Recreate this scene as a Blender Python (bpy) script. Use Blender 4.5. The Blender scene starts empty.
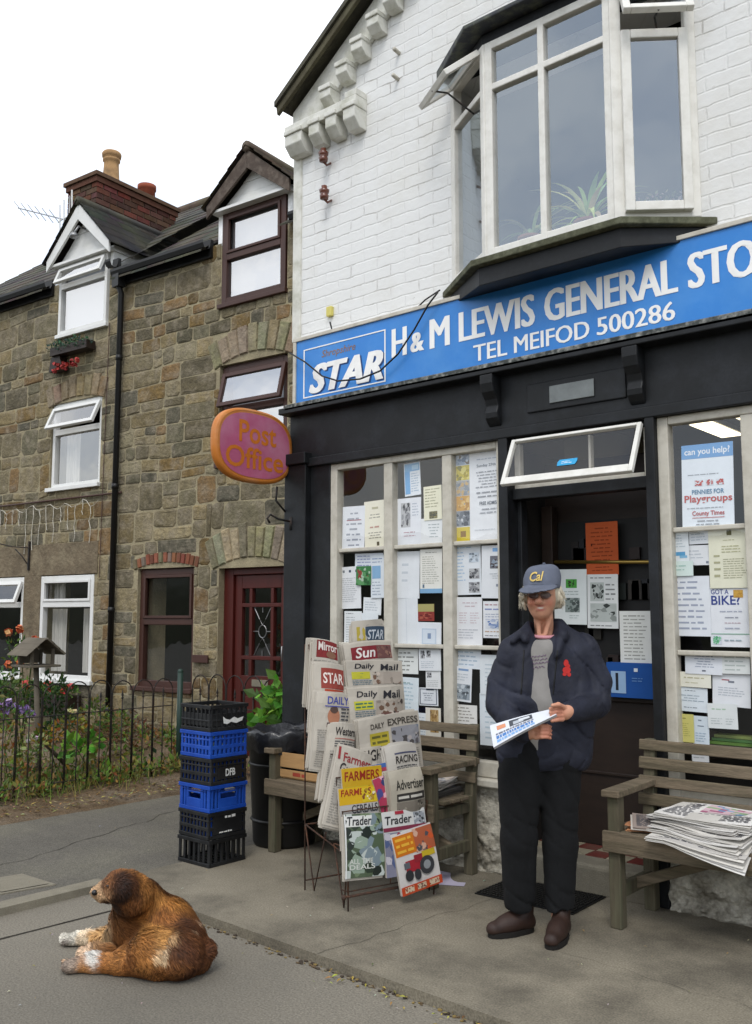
import bpy, math, random
import numpy as np
from mathutils import Vector, Matrix, noise as mnoise
RNG = random.Random(7)
R_ = math.radians
scene = bpy.context.scene
C = scene.collection

# ------------------------------------------------------------------ camera, world, sun, exposure
CAM_H = 1.45
FOC = 940.0                      # focal length in pixels of the 752 x 1024 picture
PITCH = math.atan(105.0 / FOC)
YAW = R_(-40.409)
cam_d = bpy.data.cameras.new('camera')
cam = bpy.data.objects.new('camera', cam_d); C.objects.link(cam)
cam.location = (0, 0, CAM_H)
cam.rotation_euler = (math.pi / 2 + PITCH, 0, -YAW)
cam_d.sensor_fit = 'VERTICAL'; cam_d.sensor_height = 24.0
cam_d.lens = 24.0 * FOC / 1024.0
cam_d.clip_start = 0.05; cam_d.clip_end = 2000
scene.camera = cam
scene.render.resolution_x = 752; scene.render.resolution_y = 1024

world = bpy.data.worlds.new('World'); scene.world = world; world.use_nodes = True
nt = world.node_tree; nt.nodes.clear()
def N(t, typ, **kw):
    n = t.nodes.new(typ)
    for k, v in kw.items():
        setattr(n, k, v)
    return n
SUN_EL, SUN_AZ = R_(52), R_(150)      # sun behind thin cloud, over the photographer's right shoulder
sky = N(nt, 'ShaderNodeTexSky', sky_type='NISHITA'); sky.sun_disc = False
sky.sun_elevation = SUN_EL; sky.sun_rotation = SUN_AZ
bg1 = N(nt, 'ShaderNodeBackground'); bg1.inputs[1].default_value = 0.05
nt.links.new(sky.outputs[0], bg1.inputs[0])
tc = N(nt, 'ShaderNodeTexCoord')
mp = N(nt, 'ShaderNodeMapping'); mp.inputs['Scale'].default_value = (1.2, 1.2, 2.6)
nt.links.new(tc.outputs['Generated'], mp.inputs[0])
nz = N(nt, 'ShaderNodeTexNoise'); nz.inputs['Scale'].default_value = 2.1; nz.inputs['Detail'].default_value = 7; nz.inputs['Roughness'].default_value = 0.58
nt.links.new(mp.outputs[0], nz.inputs[0])
cr = N(nt, 'ShaderNodeValToRGB')
cr.color_ramp.elements[0].position = 0.36; cr.color_ramp.elements[0].color = (0.50, 0.56, 0.66, 1)
cr.color_ramp.elements[1].position = 0.62; cr.color_ramp.elements[1].color = (1.0, 0.985, 0.95, 1)
nt.links.new(nz.outputs[0], cr.inputs[0])
bg2 = N(nt, 'ShaderNodeBackground'); bg2.inputs[1].default_value = 1.28
nt.links.new(cr.outputs[0], bg2.inputs[0])
ads = N(nt, 'ShaderNodeAddShader')
nt.links.new(bg1.outputs[0], ads.inputs[0]); nt.links.new(bg2.outputs[0], ads.inputs[1])
wo = N(nt, 'ShaderNodeOutputWorld'); nt.links.new(ads.outputs[0], wo.inputs[0])

sun_d = bpy.data.lights.new('sun', 'SUN'); sun_d.energy = 1.15; sun_d.angle = R_(20); sun_d.color = (1, .97, .92)
sun = bpy.data.objects.new('sun', sun_d); C.objects.link(sun)
# direction towards the sun (azimuth measured as the sky node does: from +Y towards +X)
sd = Vector((math.sin(SUN_AZ) * math.cos(SUN_EL), math.cos(SUN_AZ) * math.cos(SUN_EL), math.sin(SUN_EL)))
sun.rotation_euler = sd.to_track_quat('Z', 'Y').to_euler()

vs = scene.view_settings
vs.view_transform = 'Standard'; vs.look = 'None'; vs.exposure = 0.30; vs.gamma = 1.0; vs.use_curve_mapping = False
scene.render.engine = 'CYCLES'
cy = scene.cycles
cy.use_denoising = True; cy.max_bounces = 8; cy.diffuse_bounces = 4; cy.glossy_bounces = 4; cy.transmission_bounces = 6; cy.transparent_max_bounces = 12
cy.caustics_reflective = False; cy.caustics_refractive = False; cy.sample_clamp_indirect = 6

# ------------------------------------------------------------------ measuring: a picture point put on a real plane
fh = np.array([math.sin(YAW), math.cos(YAW), 0]); CR = np.array([math.cos(YAW), -math.sin(YAW), 0])
CW = fh * math.cos(PITCH) + np.array([0, 0, math.sin(PITCH)]); CU = np.cross(CR, CW)
CO = np.array([0, 0, CAM_H])
def onp(x, y, n, d):
    n = np.array(n, float); v = CR * (x - 376) / FOC + CU * (512 - y) / FOC + CW
    return CO + (d - n @ CO) / (n @ v) * v
def G(x, y, z=0.0): return onp(x, y, (0, 0, 1), z)
def F(x, y, Y): return onp(x, y, (0, 1, 0), Y)

# ------------------------------------------------------------------ colours and materials
def hx(h):
    h = h.lstrip('#'); o = []
    for i in (0, 2, 4):
        c = int(h[i:i + 2], 16) / 255
        o.append(c / 12.92 if c <= .04045 else ((c + .055) / 1.055) ** 2.4)
    return tuple(o)
def col4(c): return (*(hx(c) if isinstance(c, str) else c), 1.0)

MATS = {}
def pmat(name, base=(.5, .5, .5), rough=.7, var=.25, vscale=6, tint=None, tscale=1.5, tamt=.0, bump=.15, bscale=60, bdist=.004,
         attr=False, metallic=0.0, spec=.35, stretch=None, coat=0, detail=6, fine=0.0, fscale=220):
    """one Principled surface: a base colour (or the face colour attribute) broken up by two noises, with a bump"""
    m = bpy.data.materials.new(name); m.use_nodes = True; t = m.node_tree; t.nodes.clear()
    out = N(t, 'ShaderNodeOutputMaterial'); b = N(t, 'ShaderNodeBsdfPrincipled'); t.links.new(b.outputs[0], out.inputs[0])
    tcn = N(t, 'ShaderNodeTexCoord'); src = tcn.outputs['Object']
    if stretch:
        mpn = N(t, 'ShaderNodeMapping'); mpn.inputs['Scale'].default_value = stretch
        t.links.new(src, mpn.inputs[0]); src = mpn.outputs[0]
    n1 = N(t, 'ShaderNodeTexNoise'); n1.inputs['Scale'].default_value = vscale; n1.inputs['Detail'].default_value = detail; n1.inputs['Roughness'].default_value = .62
    t.links.new(src, n1.inputs[0])
    mr = N(t, 'ShaderNodeMapRange'); mr.inputs[1].default_value = .25; mr.inputs[2].default_value = .75
    mr.inputs[3].default_value = 1 - var; mr.inputs[4].default_value = 1 + var
    t.links.new(n1.outputs[0], mr.inputs[0])
    fac = mr.outputs[0]
    if fine:
        nf = N(t, 'ShaderNodeTexNoise'); nf.inputs['Scale'].default_value = fscale; nf.inputs['Detail'].default_value = 3
        t.links.new(src, nf.inputs[0])
        mf = N(t, 'ShaderNodeMapRange'); mf.inputs[1].default_value = .3; mf.inputs[2].default_value = .7; mf.inputs[3].default_value = 1 - fine; mf.inputs[4].default_value = 1 + fine
        t.links.new(nf.outputs[0], mf.inputs[0])
        mm = N(t, 'ShaderNodeMath', operation='MULTIPLY'); t.links.new(fac, mm.inputs[0]); t.links.new(mf.outputs[0], mm.inputs[1]); fac = mm.outputs[0]
    if attr:
        a = N(t, 'ShaderNodeAttribute'); a.attribute_name = 'Col'; csrc = a.outputs['Color']
    else:
        rgb = N(t, 'ShaderNodeRGB'); rgb.outputs[0].default_value = col4(base); csrc = rgb.outputs[0]
    if tint is not None and tamt > 0:
        n2 = N(t, 'ShaderNodeTexNoise'); n2.inputs['Scale'].default_value = tscale; n2.inputs['Detail'].default_value = 5; n2.inputs['Roughness'].default_value = .65
        t.links.new(src, n2.inputs[0])
        m2 = N(t, 'ShaderNodeMapRange'); m2.inputs[1].default_value = .45; m2.inputs[2].default_value = .68; m2.inputs[3].default_value = 0; m2.inputs[4].default_value = tamt
        t.links.new(n2.outputs[0], m2.inputs[0])
        mx = N(t, 'ShaderNodeMix', data_type='RGBA'); t.links.new(m2.outputs[0], mx.inputs[0]); t.links.new(csrc, mx.inputs[6]); mx.inputs[7].default_value = col4(tint)
        csrc = mx.outputs[2]
    mul = N(t, 'ShaderNodeVectorMath', operation='SCALE'); t.links.new(csrc, mul.inputs[0]); t.links.new(fac, mul.inputs['Scale'])
    t.links.new(mul.outputs[0], b.inputs['Base Color'])
    b.inputs['Roughness'].default_value = rough; b.inputs['Metallic'].default_value = metallic
    b.inputs['Specular IOR Level'].default_value = spec
    if coat: b.inputs['Coat Weight'].default_value = coat; b.inputs['Coat Roughness'].default_value = .15
    if bump:
        nb = N(t, 'ShaderNodeTexNoise'); nb.inputs['Scale'].default_value = bscale; nb.inputs['Detail'].default_value = 4
        t.links.new(src, nb.inputs[0])
        bp = N(t, 'ShaderNodeBump'); bp.inputs['Strength'].default_value = bump; bp.inputs['Distance'].default_value = bdist
        t.links.new(nb.outputs[0], bp.inputs['Height']); t.links.new(bp.outputs[0], b.inputs['Normal'])
    MATS[name] = m
    return m

def glass_mat(name, refl=1.0, tint=(1, 1, 1), base=0.0, wob=0.0, coat=(1, 1, 1)):
    """window glass: clear, with a Fresnel reflection (base adds the second pane of double glazing)"""
    m = bpy.data.materials.new(name); m.use_nodes = True; t = m.node_tree; t.nodes.clear()
    out = N(t, 'ShaderNodeOutputMaterial')
    tr = N(t, 'ShaderNodeBsdfTransparent'); tr.inputs[0].default_value = (*tint, 1)
    gl = N(t, 'ShaderNodeBsdfGlossy'); gl.inputs['Roughness'].default_value = .015; gl.inputs[0].default_value = (*coat, 1)
    gm = N(t, 'ShaderNodeNewGeometry'); dt = N(t, 'ShaderNodeVectorMath', operation='DOT_PRODUCT'); t.links.new(gm.outputs['Incoming'], dt.inputs[0]); t.links.new(gm.outputs['Normal'], dt.inputs[1])
    ab = N(t, 'ShaderNodeMath', operation='ABSOLUTE'); t.links.new(dt.outputs['Value'], ab.inputs[0])
    om = N(t, 'ShaderNodeMath', operation='SUBTRACT'); om.inputs[0].default_value = 1; t.links.new(ab.outputs[0], om.inputs[1])
    pw = N(t, 'ShaderNodeMath', operation='POWER'); pw.inputs[1].default_value = 5; t.links.new(om.outputs[0], pw.inputs[0])
    fr = N(t, 'ShaderNodeMath', operation='MULTIPLY_ADD'); fr.inputs[1].default_value = .93; fr.inputs[2].default_value = .07; t.links.new(pw.outputs[0], fr.inputs[0])   # Fresnel of a pane, the same from both sides
    ml = N(t, 'ShaderNodeMath', operation='MULTIPLY_ADD'); ml.inputs[1].default_value = refl; ml.inputs[2].default_value = base; ml.use_clamp = True
    t.links.new(fr.outputs[0], ml.inputs[0])
    if wob:
        tcn = N(t, 'ShaderNodeTexCoord'); nb = N(t, 'ShaderNodeTexNoise'); nb.inputs['Scale'].default_value = 2.2
        t.links.new(tcn.outputs['Object'], nb.inputs[0])
        bp = N(t, 'ShaderNodeBump'); bp.inputs['Strength'].default_value = wob; bp.inputs['Distance'].default_value = .02
        t.links.new(nb.outputs[0], bp.inputs['Height']); t.links.new(bp.outputs[0], gl.inputs['Normal'])
    mx = N(t, 'ShaderNodeMixShader'); t.links.new(ml.outputs[0], mx.inputs[0]); t.links.new(tr.outputs[0], mx.inputs[1]); t.links.new(gl.outputs[0], mx.inputs[2])
    t.links.new(mx.outputs[0], out.inputs[0]); MATS[name] = m
    return m

def leaf_mat(name, rough=.55, var=.3):
    m = pmat(name, attr=True, rough=rough, var=var, vscale=14, bump=0, spec=.3)
    t = m.node_tree; b = [n for n in t.nodes if n.type == 'BSDF_PRINCIPLED'][0]; out = [n for n in t.nodes if n.type == 'OUTPUT_MATERIAL'][0]
    tl = N(t, 'ShaderNodeBsdfTranslucent'); mx = N(t, 'ShaderNodeMixShader'); mx.inputs[0].default_value = .3
    t.links.new(b.inputs['Base Color'].links[0].from_socket, tl.inputs[0])
    t.links.new(b.outputs[0], mx.inputs[1]); t.links.new(tl.outputs[0], mx.inputs[2]); t.links.new(mx.outputs[0], out.inputs[0])
    return m

def emit_mat(name, c, s):
    m = bpy.data.materials.new(name); m.use_nodes = True; t = m.node_tree; t.nodes.clear()
    out = N(t, 'ShaderNodeOutputMaterial'); e = N(t, 'ShaderNodeEmission'); e.inputs[0].default_value = col4(c); e.inputs[1].default_value = s
    t.links.new(e.outputs[0], out.inputs[0]); MATS[name] = m
    return m

# ------------------------------------------------------------------ mesh builder
_txt = {}
def text_mesh(s, bold=0.0, shear=0.0):
    key = (s, bold, shear)
    if key not in _txt:
        cu = bpy.data.curves.new('lettering', 'FONT'); cu.body = s; cu.offset = bold; cu.shear = shear; cu.size = 1; cu.resolution_u = 3
        ob = bpy.data.objects.new('lettering', cu)
        me = bpy.data.meshes.new_from_object(ob)
        v = np.array([tuple(p.co)[:2] for p in me.vertices]) if len(me.vertices) else np.zeros((0, 2))
        f = [tuple(p.vertices) for p in me.polygons]
        bpy.data.objects.remove(ob); bpy.data.curves.remove(cu); bpy.data.meshes.remove(me)
        _txt[key] = (v, f)
    return _txt[key]

class MB:
    def __init__(s):
        s.v = []; s.f = []; s.c = []; s.m = []; s.sm = []
    def add(s, vs, fs, col=(1, 1, 1), mat=0, smooth=False):
        o = len(s.v); s.v.extend(tuple(map(float, p)) for p in vs)
        col = hx(col) if isinstance(col, str) else col
        for f in fs:
            s.f.append(tuple(o + i for i in f)); s.c.append(col); s.m.append(mat); s.sm.append(smooth)
        return s
    def box(s, x0, x1, y0, y1, z0, z1, **k):
        vs = [(x, y, z) for z in (z0, z1) for x, y in ((x0, y0), (x1, y0), (x1, y1), (x0, y1))]
        return s.add(vs, [(3, 2, 1, 0), (4, 5, 6, 7), (0, 1, 5, 4), (1, 2, 6, 5), (2, 3, 7, 6), (3, 0, 4, 7)], **k)
    def obox(s, c, ax, ay, az, **k):
        """box from a centre and three half-edge vectors"""
        c, ax, ay, az = (np.array(q, float) for q in (c, ax, ay, az))
        vs = [c + sx * ax + sy * ay + sz * az for sz in (-1, 1) for sx, sy in ((-1, -1), (1, -1), (1, 1), (-1, 1))]
        fs = [(3, 2, 1, 0), (4, 5, 6, 7), (0, 1, 5, 4), (1, 2, 6, 5), (2, 3, 7, 6), (3, 0, 4, 7)]
        if np.dot(np.cross(ax, ay), az) < 0: fs = [tuple(reversed(f)) for f in fs]
        return s.add(vs, fs, **k)
    def bar(s, a, b, w, h, up=(0, 0, 1), **k):
        """rectangular bar from a to b, w wide, h in the up direction"""
        a, b, up = (np.array(q, float) for q in (a, b, up)); d = b - a
        sd = np.cross(d, up); sd /= np.linalg.norm(sd) + 1e-9; u = np.cross(sd, d); u /= np.linalg.norm(u) + 1e-9
        return s.obox((a + b) / 2, d / 2, sd * w / 2, u * h / 2, **k)
    def quad(s, a, b, c, d, **k): return s.add([a, b, c, d], [(0, 1, 2, 3)], **k)
    def prism(s, poly, O, U, V, depth, **k):
        """2-D outline in the frame O,U,V pushed back by depth along -(U x V)"""
        O, U, V = (np.array(q, float) for q in (O, U, V)); Nn = np.cross(U, V)
        n = len(poly)
        a = [O + U * p[0] + V * p[1] for p in poly]; b = [q - Nn * depth for q in a]
        fs = [tuple(range(n)), tuple(range(2 * n - 1, n - 1, -1))] + [(i, i + n, (i + 1) % n + n, (i + 1) % n) for i in range(n)]
        return s.add(a + b, fs, **k)
    def tube(s, pts, r, n=8, closed=False, cap=True, **k):
        P = [np.array(p, float) for p in pts]; m = len(P)
        rr = r if hasattr(r, '__len__') else [r] * m
        vs = []; ref = None
        for i, p in enumerate(P):
            if closed: d = P[(i + 1) % m] - P[i - 1]
            else: d = P[min(i + 1, m - 1)] - P[max(i - 1, 0)]
            d = d / (np.linalg.norm(d) + 1e-12)
            if ref is None:
                ref = np.array([0, 0, 1.]) if abs(d[2]) < .9 else np.array([1., 0, 0])
            x = np.cross(ref, d); x /= np.linalg.norm(x) + 1e-12; y = np.cross(d, x); ref = y
            for j in range(n):
                t = 2 * math.pi * j / n; vs.append(p + rr[i] * (x * math.cos(t) + y * math.sin(t)))
        fs = []
        for i in range(m if closed else m - 1):
            a = i * n; b = ((i + 1) % m) * n
            for j in range(n): fs.append((a + j, a + (j + 1) % n, b + (j + 1) % n, b + j))
        if cap and not closed: fs += [tuple(range(n - 1, -1, -1)), tuple(range((m - 1) * n, m * n))]
        k.setdefault('smooth', n > 5)
        return s.add(vs, fs, **k)
    def lathe(s, prof, c, n=20, sx=1, sy=1, **k):
        vs = []; c = np.array(c, float)
        for r, z in prof:
            for j in range(n):
                t = 2 * math.pi * j / n; vs.append(c + np.array([r * sx * math.cos(t), r * sy * math.sin(t), z]))
        fs = []
        for i in range(len(prof) - 1):
            for j in range(n): fs.append((i * n + j, i * n + (j + 1) % n, (i + 1) * n + (j + 1) % n, (i + 1) * n + j))
        fs += [tuple(range(n - 1, -1, -1)), tuple(range((len(prof) - 1) * n, len(prof) * n))]
        k.setdefault('smooth', True)
        return s.add(vs, fs, **k)
    def ball(s, c, r, n=10, **k):
        r = r if hasattr(r, '__len__') else (r, r, r)
        prof = [(math.sin(math.pi * i / n), -math.cos(math.pi * i / n)) for i in range(n + 1)]
        vs = []; c = np.array(c, float); m = n * 2
        for q, z in prof:
            for j in range(m):
                t = 2 * math.pi * j / m; vs.append(c + np.array([q * r[0] * math.cos(t), q * r[1] * math.sin(t), z * r[2]]))
        fs = [(i * m + j, i * m + (j + 1) % m, (i + 1) * m + (j + 1) % m, (i + 1) * m + j) for i in range(n) for j in range(m)]
        k.setdefault('smooth', True)
        return s.add(vs, fs, **k)
    def grid(s, fn, nu, nv, **k):
        vs = [fn(i / nu, j / nv) for j in range(nv + 1) for i in range(nu + 1)]
        fs = [(j * (nu + 1) + i, j * (nu + 1) + i + 1, (j + 1) * (nu + 1) + i + 1, (j + 1) * (nu + 1) + i) for j in range(nv) for i in range(nu)]
        return s.add(vs, fs, **k)
    def text(s, t, O, U, V, w=None, h=None, bold=0.0, shear=0.0, depth=0.0, align='l', curve=None, **k):
        """lettering: its box w x h (either may be left to keep the aspect) with lower left corner O, along unit U and V"""
        v, f = text_mesh(t, min(bold, .018), shear)
        if not len(v): return s
        lo, hi = v.min(0), v.max(0); ext = np.maximum(hi - lo, 1e-6)
        if w is None and h is None: h = .1
        sc = np.array([(w / ext[0]) if w else h / ext[1], (h / ext[1]) if h else w / ext[0]])
        q = (v - lo) * sc
        if align == 'c': q[:, 0] -= ext[0] * sc[0] / 2
        if align == 'r': q[:, 0] -= ext[0] * sc[0]
        O, U, V = (np.array(z, float) for z in (O, U, V)); Nn = np.cross(U, V); Nn /= np.linalg.norm(Nn) + 1e-12
        P = [O + U * a + V * b for a, b in q] if curve is None else [curve(a, b) for a, b in q]
        if depth:
            n = len(P); edges = {}
            for ff in f:
                for i in range(len(ff)):
                    e = (ff[i], ff[(i + 1) % len(ff)]); edges[e] = 1
            side = [(b, a, a + n, b + n) for (a, b) in edges if (b, a) not in edges]
            s.add([p + Nn * depth for p in P] + P, f + [(b, a, c, d) for (a, b, d, c) in [(x[1], x[0], x[3], x[2]) for x in side]], **k)
        else:
            s.add(P, f, **k)
        return s
    def flat_text(s, t, O, U, V, w, h, bold=.02, shear=0.0, spread=.006, n=5, **k):
        """flat heavy lettering: the same outlines set side by side, each a hair in front of the last"""
        O, U, V = (np.array(z, float) for z in (O, U, V)); Nn = nrm(np.cross(U, V))
        for i in range(n): s.text(t, O + U * spread * (2 * i / (n - 1) - 1) + Nn * .00025 * i, U, V, w=w, h=h, bold=bold, shear=shear, **k)
        return s
    def build(s, name, mats, parent=None, bevel=0.0, seg=2, sub=0, local=False, vcol=None, weld=False):
        me = bpy.data.meshes.new(name)
        o = np.zeros(3)
        if parent is not None and not local: o = np.array(root_loc(parent))
        me.from_pydata([tuple(np.array(p) - o) for p in s.v], [], s.f)
        mats = mats if isinstance(mats, (list, tuple)) else [mats]
        for m in mats: me.materials.append(m if not isinstance(m, str) else MATS[m])
        me.polygons.foreach_set('material_index', s.m); me.polygons.foreach_set('use_smooth', s.sm)
        ca = me.color_attributes.new('Col', 'FLOAT_COLOR', 'CORNER')
        if vcol is None:
            tot = np.array([len(f) for f in s.f]); arr = np.ones((tot.sum(), 4), np.float32)
            arr[:, :3] = np.repeat(np.array(s.c, np.float32).reshape(-1, 3), tot, axis=0)
        else:
            li = np.concatenate([np.array(f) for f in s.f]); arr = np.ones((len(li), 4), np.float32); arr[:, :3] = np.asarray(vcol)[li]
        ca.data.foreach_set('color', arr.ravel())
        me.update()
        ob = bpy.data.objects.new(name, me); C.objects.link(ob)
        if parent is not None: ob.parent = parent
        if bevel:
            b = ob.modifiers.new('bevel', 'BEVEL'); b.width = bevel; b.segments = seg; b.limit_method = 'ANGLE'; b.angle_limit = R_(40)
        if sub:
            b = ob.modifiers.new('sub', 'SUBSURF'); b.levels = sub; b.render_levels = sub
        return ob

def root_loc(o):
    p = np.array(o.location)
    while o.parent is not None:
        o = o.parent; p = p + np.array(o.location)
    return p
def tag(o, label=None, cat=None, group=None, kind=None):
    if label: o['label'] = label
    if cat: o['category'] = cat
    if group: o['group'] = group
    if kind: o['kind'] = kind
    return o
def thing(name, label, cat, loc=(0, 0, 0), group=None, rz=0.0):
    o = bpy.data.objects.new(name, None); C.objects.link(o); o.location = tuple(loc); o.rotation_euler = (0, 0, rz); o.empty_display_size = .1
    return tag(o, label, cat, group)
def structure(mb, name, mat, **k):
    o = mb.build(name, mat, **k); o['kind'] = 'structure'; return o
def solo(mb, name, mat, label, cat, group=None, loc=None, **k):
    """a thing that is one mesh; its origin is moved to loc"""
    o = mb.build(name, mat, **k)
    if loc is not None:
        o.data.transform(Matrix.Translation(-Vector(loc))); o.location = loc
    return tag(o, label, cat, group)
def copy_tree(o, parent=None):
    c = o.copy(); C.objects.link(c)
    if parent is not None: c.parent = parent
    for ch in list(o.children): copy_tree(ch, c)
    return c
def nrm(v):
    v = np.array(v, float); return v / np.linalg.norm(v)
X_, Y_, Z_ = np.eye(3)

# ------------------------------------------------------------------ printed matter
INK = '#3c3c44'
def words(mb, O, U, V, w, h, n, col=INK, fill=.9, seed=0, thick=.33, centre=False):
    """n lines of small print: each word a dark dash of its own length"""
    r = random.Random(seed); O = np.array(O, float); lh = h / max(n, 1)
    for i in range(n):
        x = 0.0; end = w * (fill if not centre else r.uniform(.45, .95)) * (1 if centre else r.uniform(.75, 1.05)); end = min(end, w)
        off = (w - end) / 2 if centre else 0
        y = h - (i + .5) * lh
        while x < end - lh * .3:
            l = min(r.uniform(.8, 3.2) * lh * .8, end - x)
            a = O + U * (x + off) + V * (y - lh * thick / 2); t = lh * thick * r.uniform(.8, 1.1)
            mb.quad(a, a + U * l, a + U * l + V * t, a + V * t, col=col); x += l + lh * .35
def picture(mb, O, U, V, Nn, w, h, pal, seed=0, n=22):
    """a printed photograph: patches of a few colours"""
    r = random.Random(seed); O = np.array(O, float)
    mb.quad(O, O + U * w, O + U * w + V * h, O + V * h, col=pal[0])
    for i in range(n):
        cx, cy = r.uniform(.08, .92), r.uniform(.08, .92); s = r.uniform(.05, .2)
        k = r.randint(4, 7); a0 = r.uniform(0, 6)
        poly = []
        for j in range(k):
            a = a0 + 2 * math.pi * j / k; q = s * r.uniform(.6, 1.2)
            poly.append(O + U * w * min(max(cx + q * math.cos(a), 0), 1) + V * h * min(max(cy + q * math.sin(a), 0), 1) + Nn * (.00012 + .00002 * i))
        mb.add(poly, [tuple(range(k))], col=r.choice(pal[1:]))
def print_on(mb, O, U, V, w, h, items, lift=.0006):
    """items in fractions of the sheet: ('r',u0,v0,u1,v1,col) ('l',u0,v0,u1,v1,lines,col[,centred]) ('t',u0,v0,u1,v1,text,col[,bold[,shear]]) ('p',u0,v0,u1,v1,palette)"""
    Nn = np.cross(U, V); O = np.array(O, float)
    for q, it in enumerate(items):
        k, u0, v0, u1, v1 = it[:5]
        o = O + U * (u0 * w) + V * (v0 * h) + Nn * (lift * (1 + .35 * q)); ww, hh = (u1 - u0) * w, (v1 - v0) * h
        sd = int(abs(O[0] * 1000 + O[2] * 7000)) + q * 13
        if k == 'r': mb.quad(o, o + U * ww, o + U * ww + V * hh, o + V * hh, col=it[5])
        elif k == 'l': words(mb, o, U, V, ww, hh, it[5], it[6] if len(it) > 6 else INK, seed=sd, centre=len(it) > 7 and it[7])
        elif k == 't': mb.text(it[5], o, U, V, w=ww, h=hh, col=it[6], bold=it[7] if len(it) > 7 else 0, shear=it[8] if len(it) > 8 else 0)
        elif k == 'p': picture(mb, o, U, V, Nn, ww, hh, it[5], seed=sd)
# ------------------------------------------------------------------ materials
pmat('asphalt', hx('#787266'), rough=.9, var=.2, vscale=1.6, tint=hx('#524f48'), tscale=.8, tamt=.7, bump=.8, bscale=120, bdist=.005, fine=.3, fscale=110)
pmat('lane_asphalt', hx('#5c5850'), rough=.95, var=.16, vscale=2.2, tint=hx('#74705f'), tscale=1.3, tamt=.35, bump=.8, bscale=110, bdist=.006, fine=.34, fscale=120)
pmat('concrete', hx('#777061'), rough=.92, var=.24, vscale=2.3, tint=hx('#443f36'), tscale=1.5, tamt=.85, bump=.5, bscale=120, bdist=.004, fine=.3, fscale=120)
pmat('kerb_concrete', hx('#7b7566'), rough=.92, var=.2, vscale=6, tint=hx('#5f594c'), tscale=4, tamt=.5, bump=.5, bscale=120, fine=.18)
pmat('soil', hx('#5e4d38'), rough=1, var=.35, vscale=5, tint=hx('#75695a'), tscale=2.2, tamt=.8, bump=1, bscale=50, bdist=.02, fine=.35, fscale=90)
pmat('far_road', hx('#55554f'), rough=.95, var=.15, vscale=.5, bump=0)
pmat('reflection_grass', hx('#2a2e1e'), rough=1, var=.3, vscale=.4, bump=0)
pmat('joint_dirt', hx('#2e2a22'), rough=1, var=.5, vscale=20, bump=.4)
pmat('stone', attr=True, rough=.95, var=.34, vscale=11, tint=hx('#8b8170'), tscale=7, tamt=.6, bump=1, bscale=30, bdist=.016, fine=.25, fscale=120)
pmat('mortar', hx('#978d72'), rough=1, var=.2, vscale=5, tint=hx('#6f6555'), tscale=2, tamt=.6, bump=.8, bscale=50, bdist=.01, fine=.2, fscale=140)
pmat('render_brown', hx('#695d4b'), rough=.98, var=.3, vscale=5, tint=hx('#8a7f68'), tscale=4, tamt=.6, bump=1, bscale=24, bdist=.016, fine=.2)
pmat('red_brick', attr=True, rough=.95, var=.3, vscale=14, tint=hx('#4a3d33'), tscale=7, tamt=.5, bump=.6, bscale=60, bdist=.005)
pmat('roof_slate', attr=True, rough=.9, var=.3, vscale=5, tint=hx('#5b5a44'), tscale=2.2, tamt=.6, bump=.4, bscale=40)
pmat('upvc_white', hx('#d9d9d6'), rough=.4, var=.06, vscale=3, tint=hx('#a6a497'), tscale=3, tamt=.3, bump=.05)
pmat('brown_frame', hx('#40261e'), rough=.5, var=.15, vscale=4, bump=.05, spec=.4)
pmat('maroon_door', hx('#481812'), rough=.45, var=.15, vscale=4, stretch=(4, 4, .6), bump=.08)
pmat('bargeboard', hx('#4d423a'), rough=.85, var=.3, vscale=8, tint=hx('#857b70'), tscale=14, tamt=.4, bump=.3)
pmat('black_plastic', hx('#141414'), rough=.45, var=.2, vscale=10, bump=.1)
pmat('black_paint', hx('#161718'), rough=.5, var=.25, vscale=10, bump=.1)
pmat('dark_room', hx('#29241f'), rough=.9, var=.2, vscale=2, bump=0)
pmat('net_curtain', hx('#b9b7b0'), rough=.9, var=.25, vscale=5, stretch=(9, 9, .4), bump=.3, bscale=14)
pmat('sky_glare_white', hx('#a4a7ad'), rough=.9, var=.06, vscale=3, bump=0)  # pale tone painted in place of sky reflected by the upper panes
pmat('iron', hx('#20201f'), rough=.7, var=.4, vscale=30, tint=hx('#4b3020'), tscale=20, tamt=.5, bump=.2)
pmat('rust_iron', hx('#3b2c24'), rough=.8, var=.4, vscale=40, tint=hx('#633b22'), tscale=30, tamt=.7, bump=.3)
pmat('green_paint', hx('#22372f'), rough=.5, var=.2, bump=.1)
pmat('clay_pot', attr=True, rough=.9, var=.25, vscale=8, tint=hx('#4d4439'), tscale=6, tamt=.5, bump=.3)
pmat('aluminium', hx('#8d8d8d'), rough=.4, var=.1, metallic=.7, bump=0)
glass_mat('cottage_glass', refl=1.3, base=.02, wob=.25)
glass_mat('bed_glass', refl=1.4, base=.14, wob=.2)
glass_mat('dormer_glass', refl=1.6, base=.30, wob=.2)
leaf_mat('leaf')
pmat('petal', attr=True, rough=.6, var=.15, bump=0)
pmat('weathered_wood', hx('#6b6152'), rough=.85, var=.25, vscale=5, stretch=(1, 1, 6), bump=.3)
pmat('plain_attr', attr=True, rough=.6, var=.12, vscale=10, bump=.08)

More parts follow.
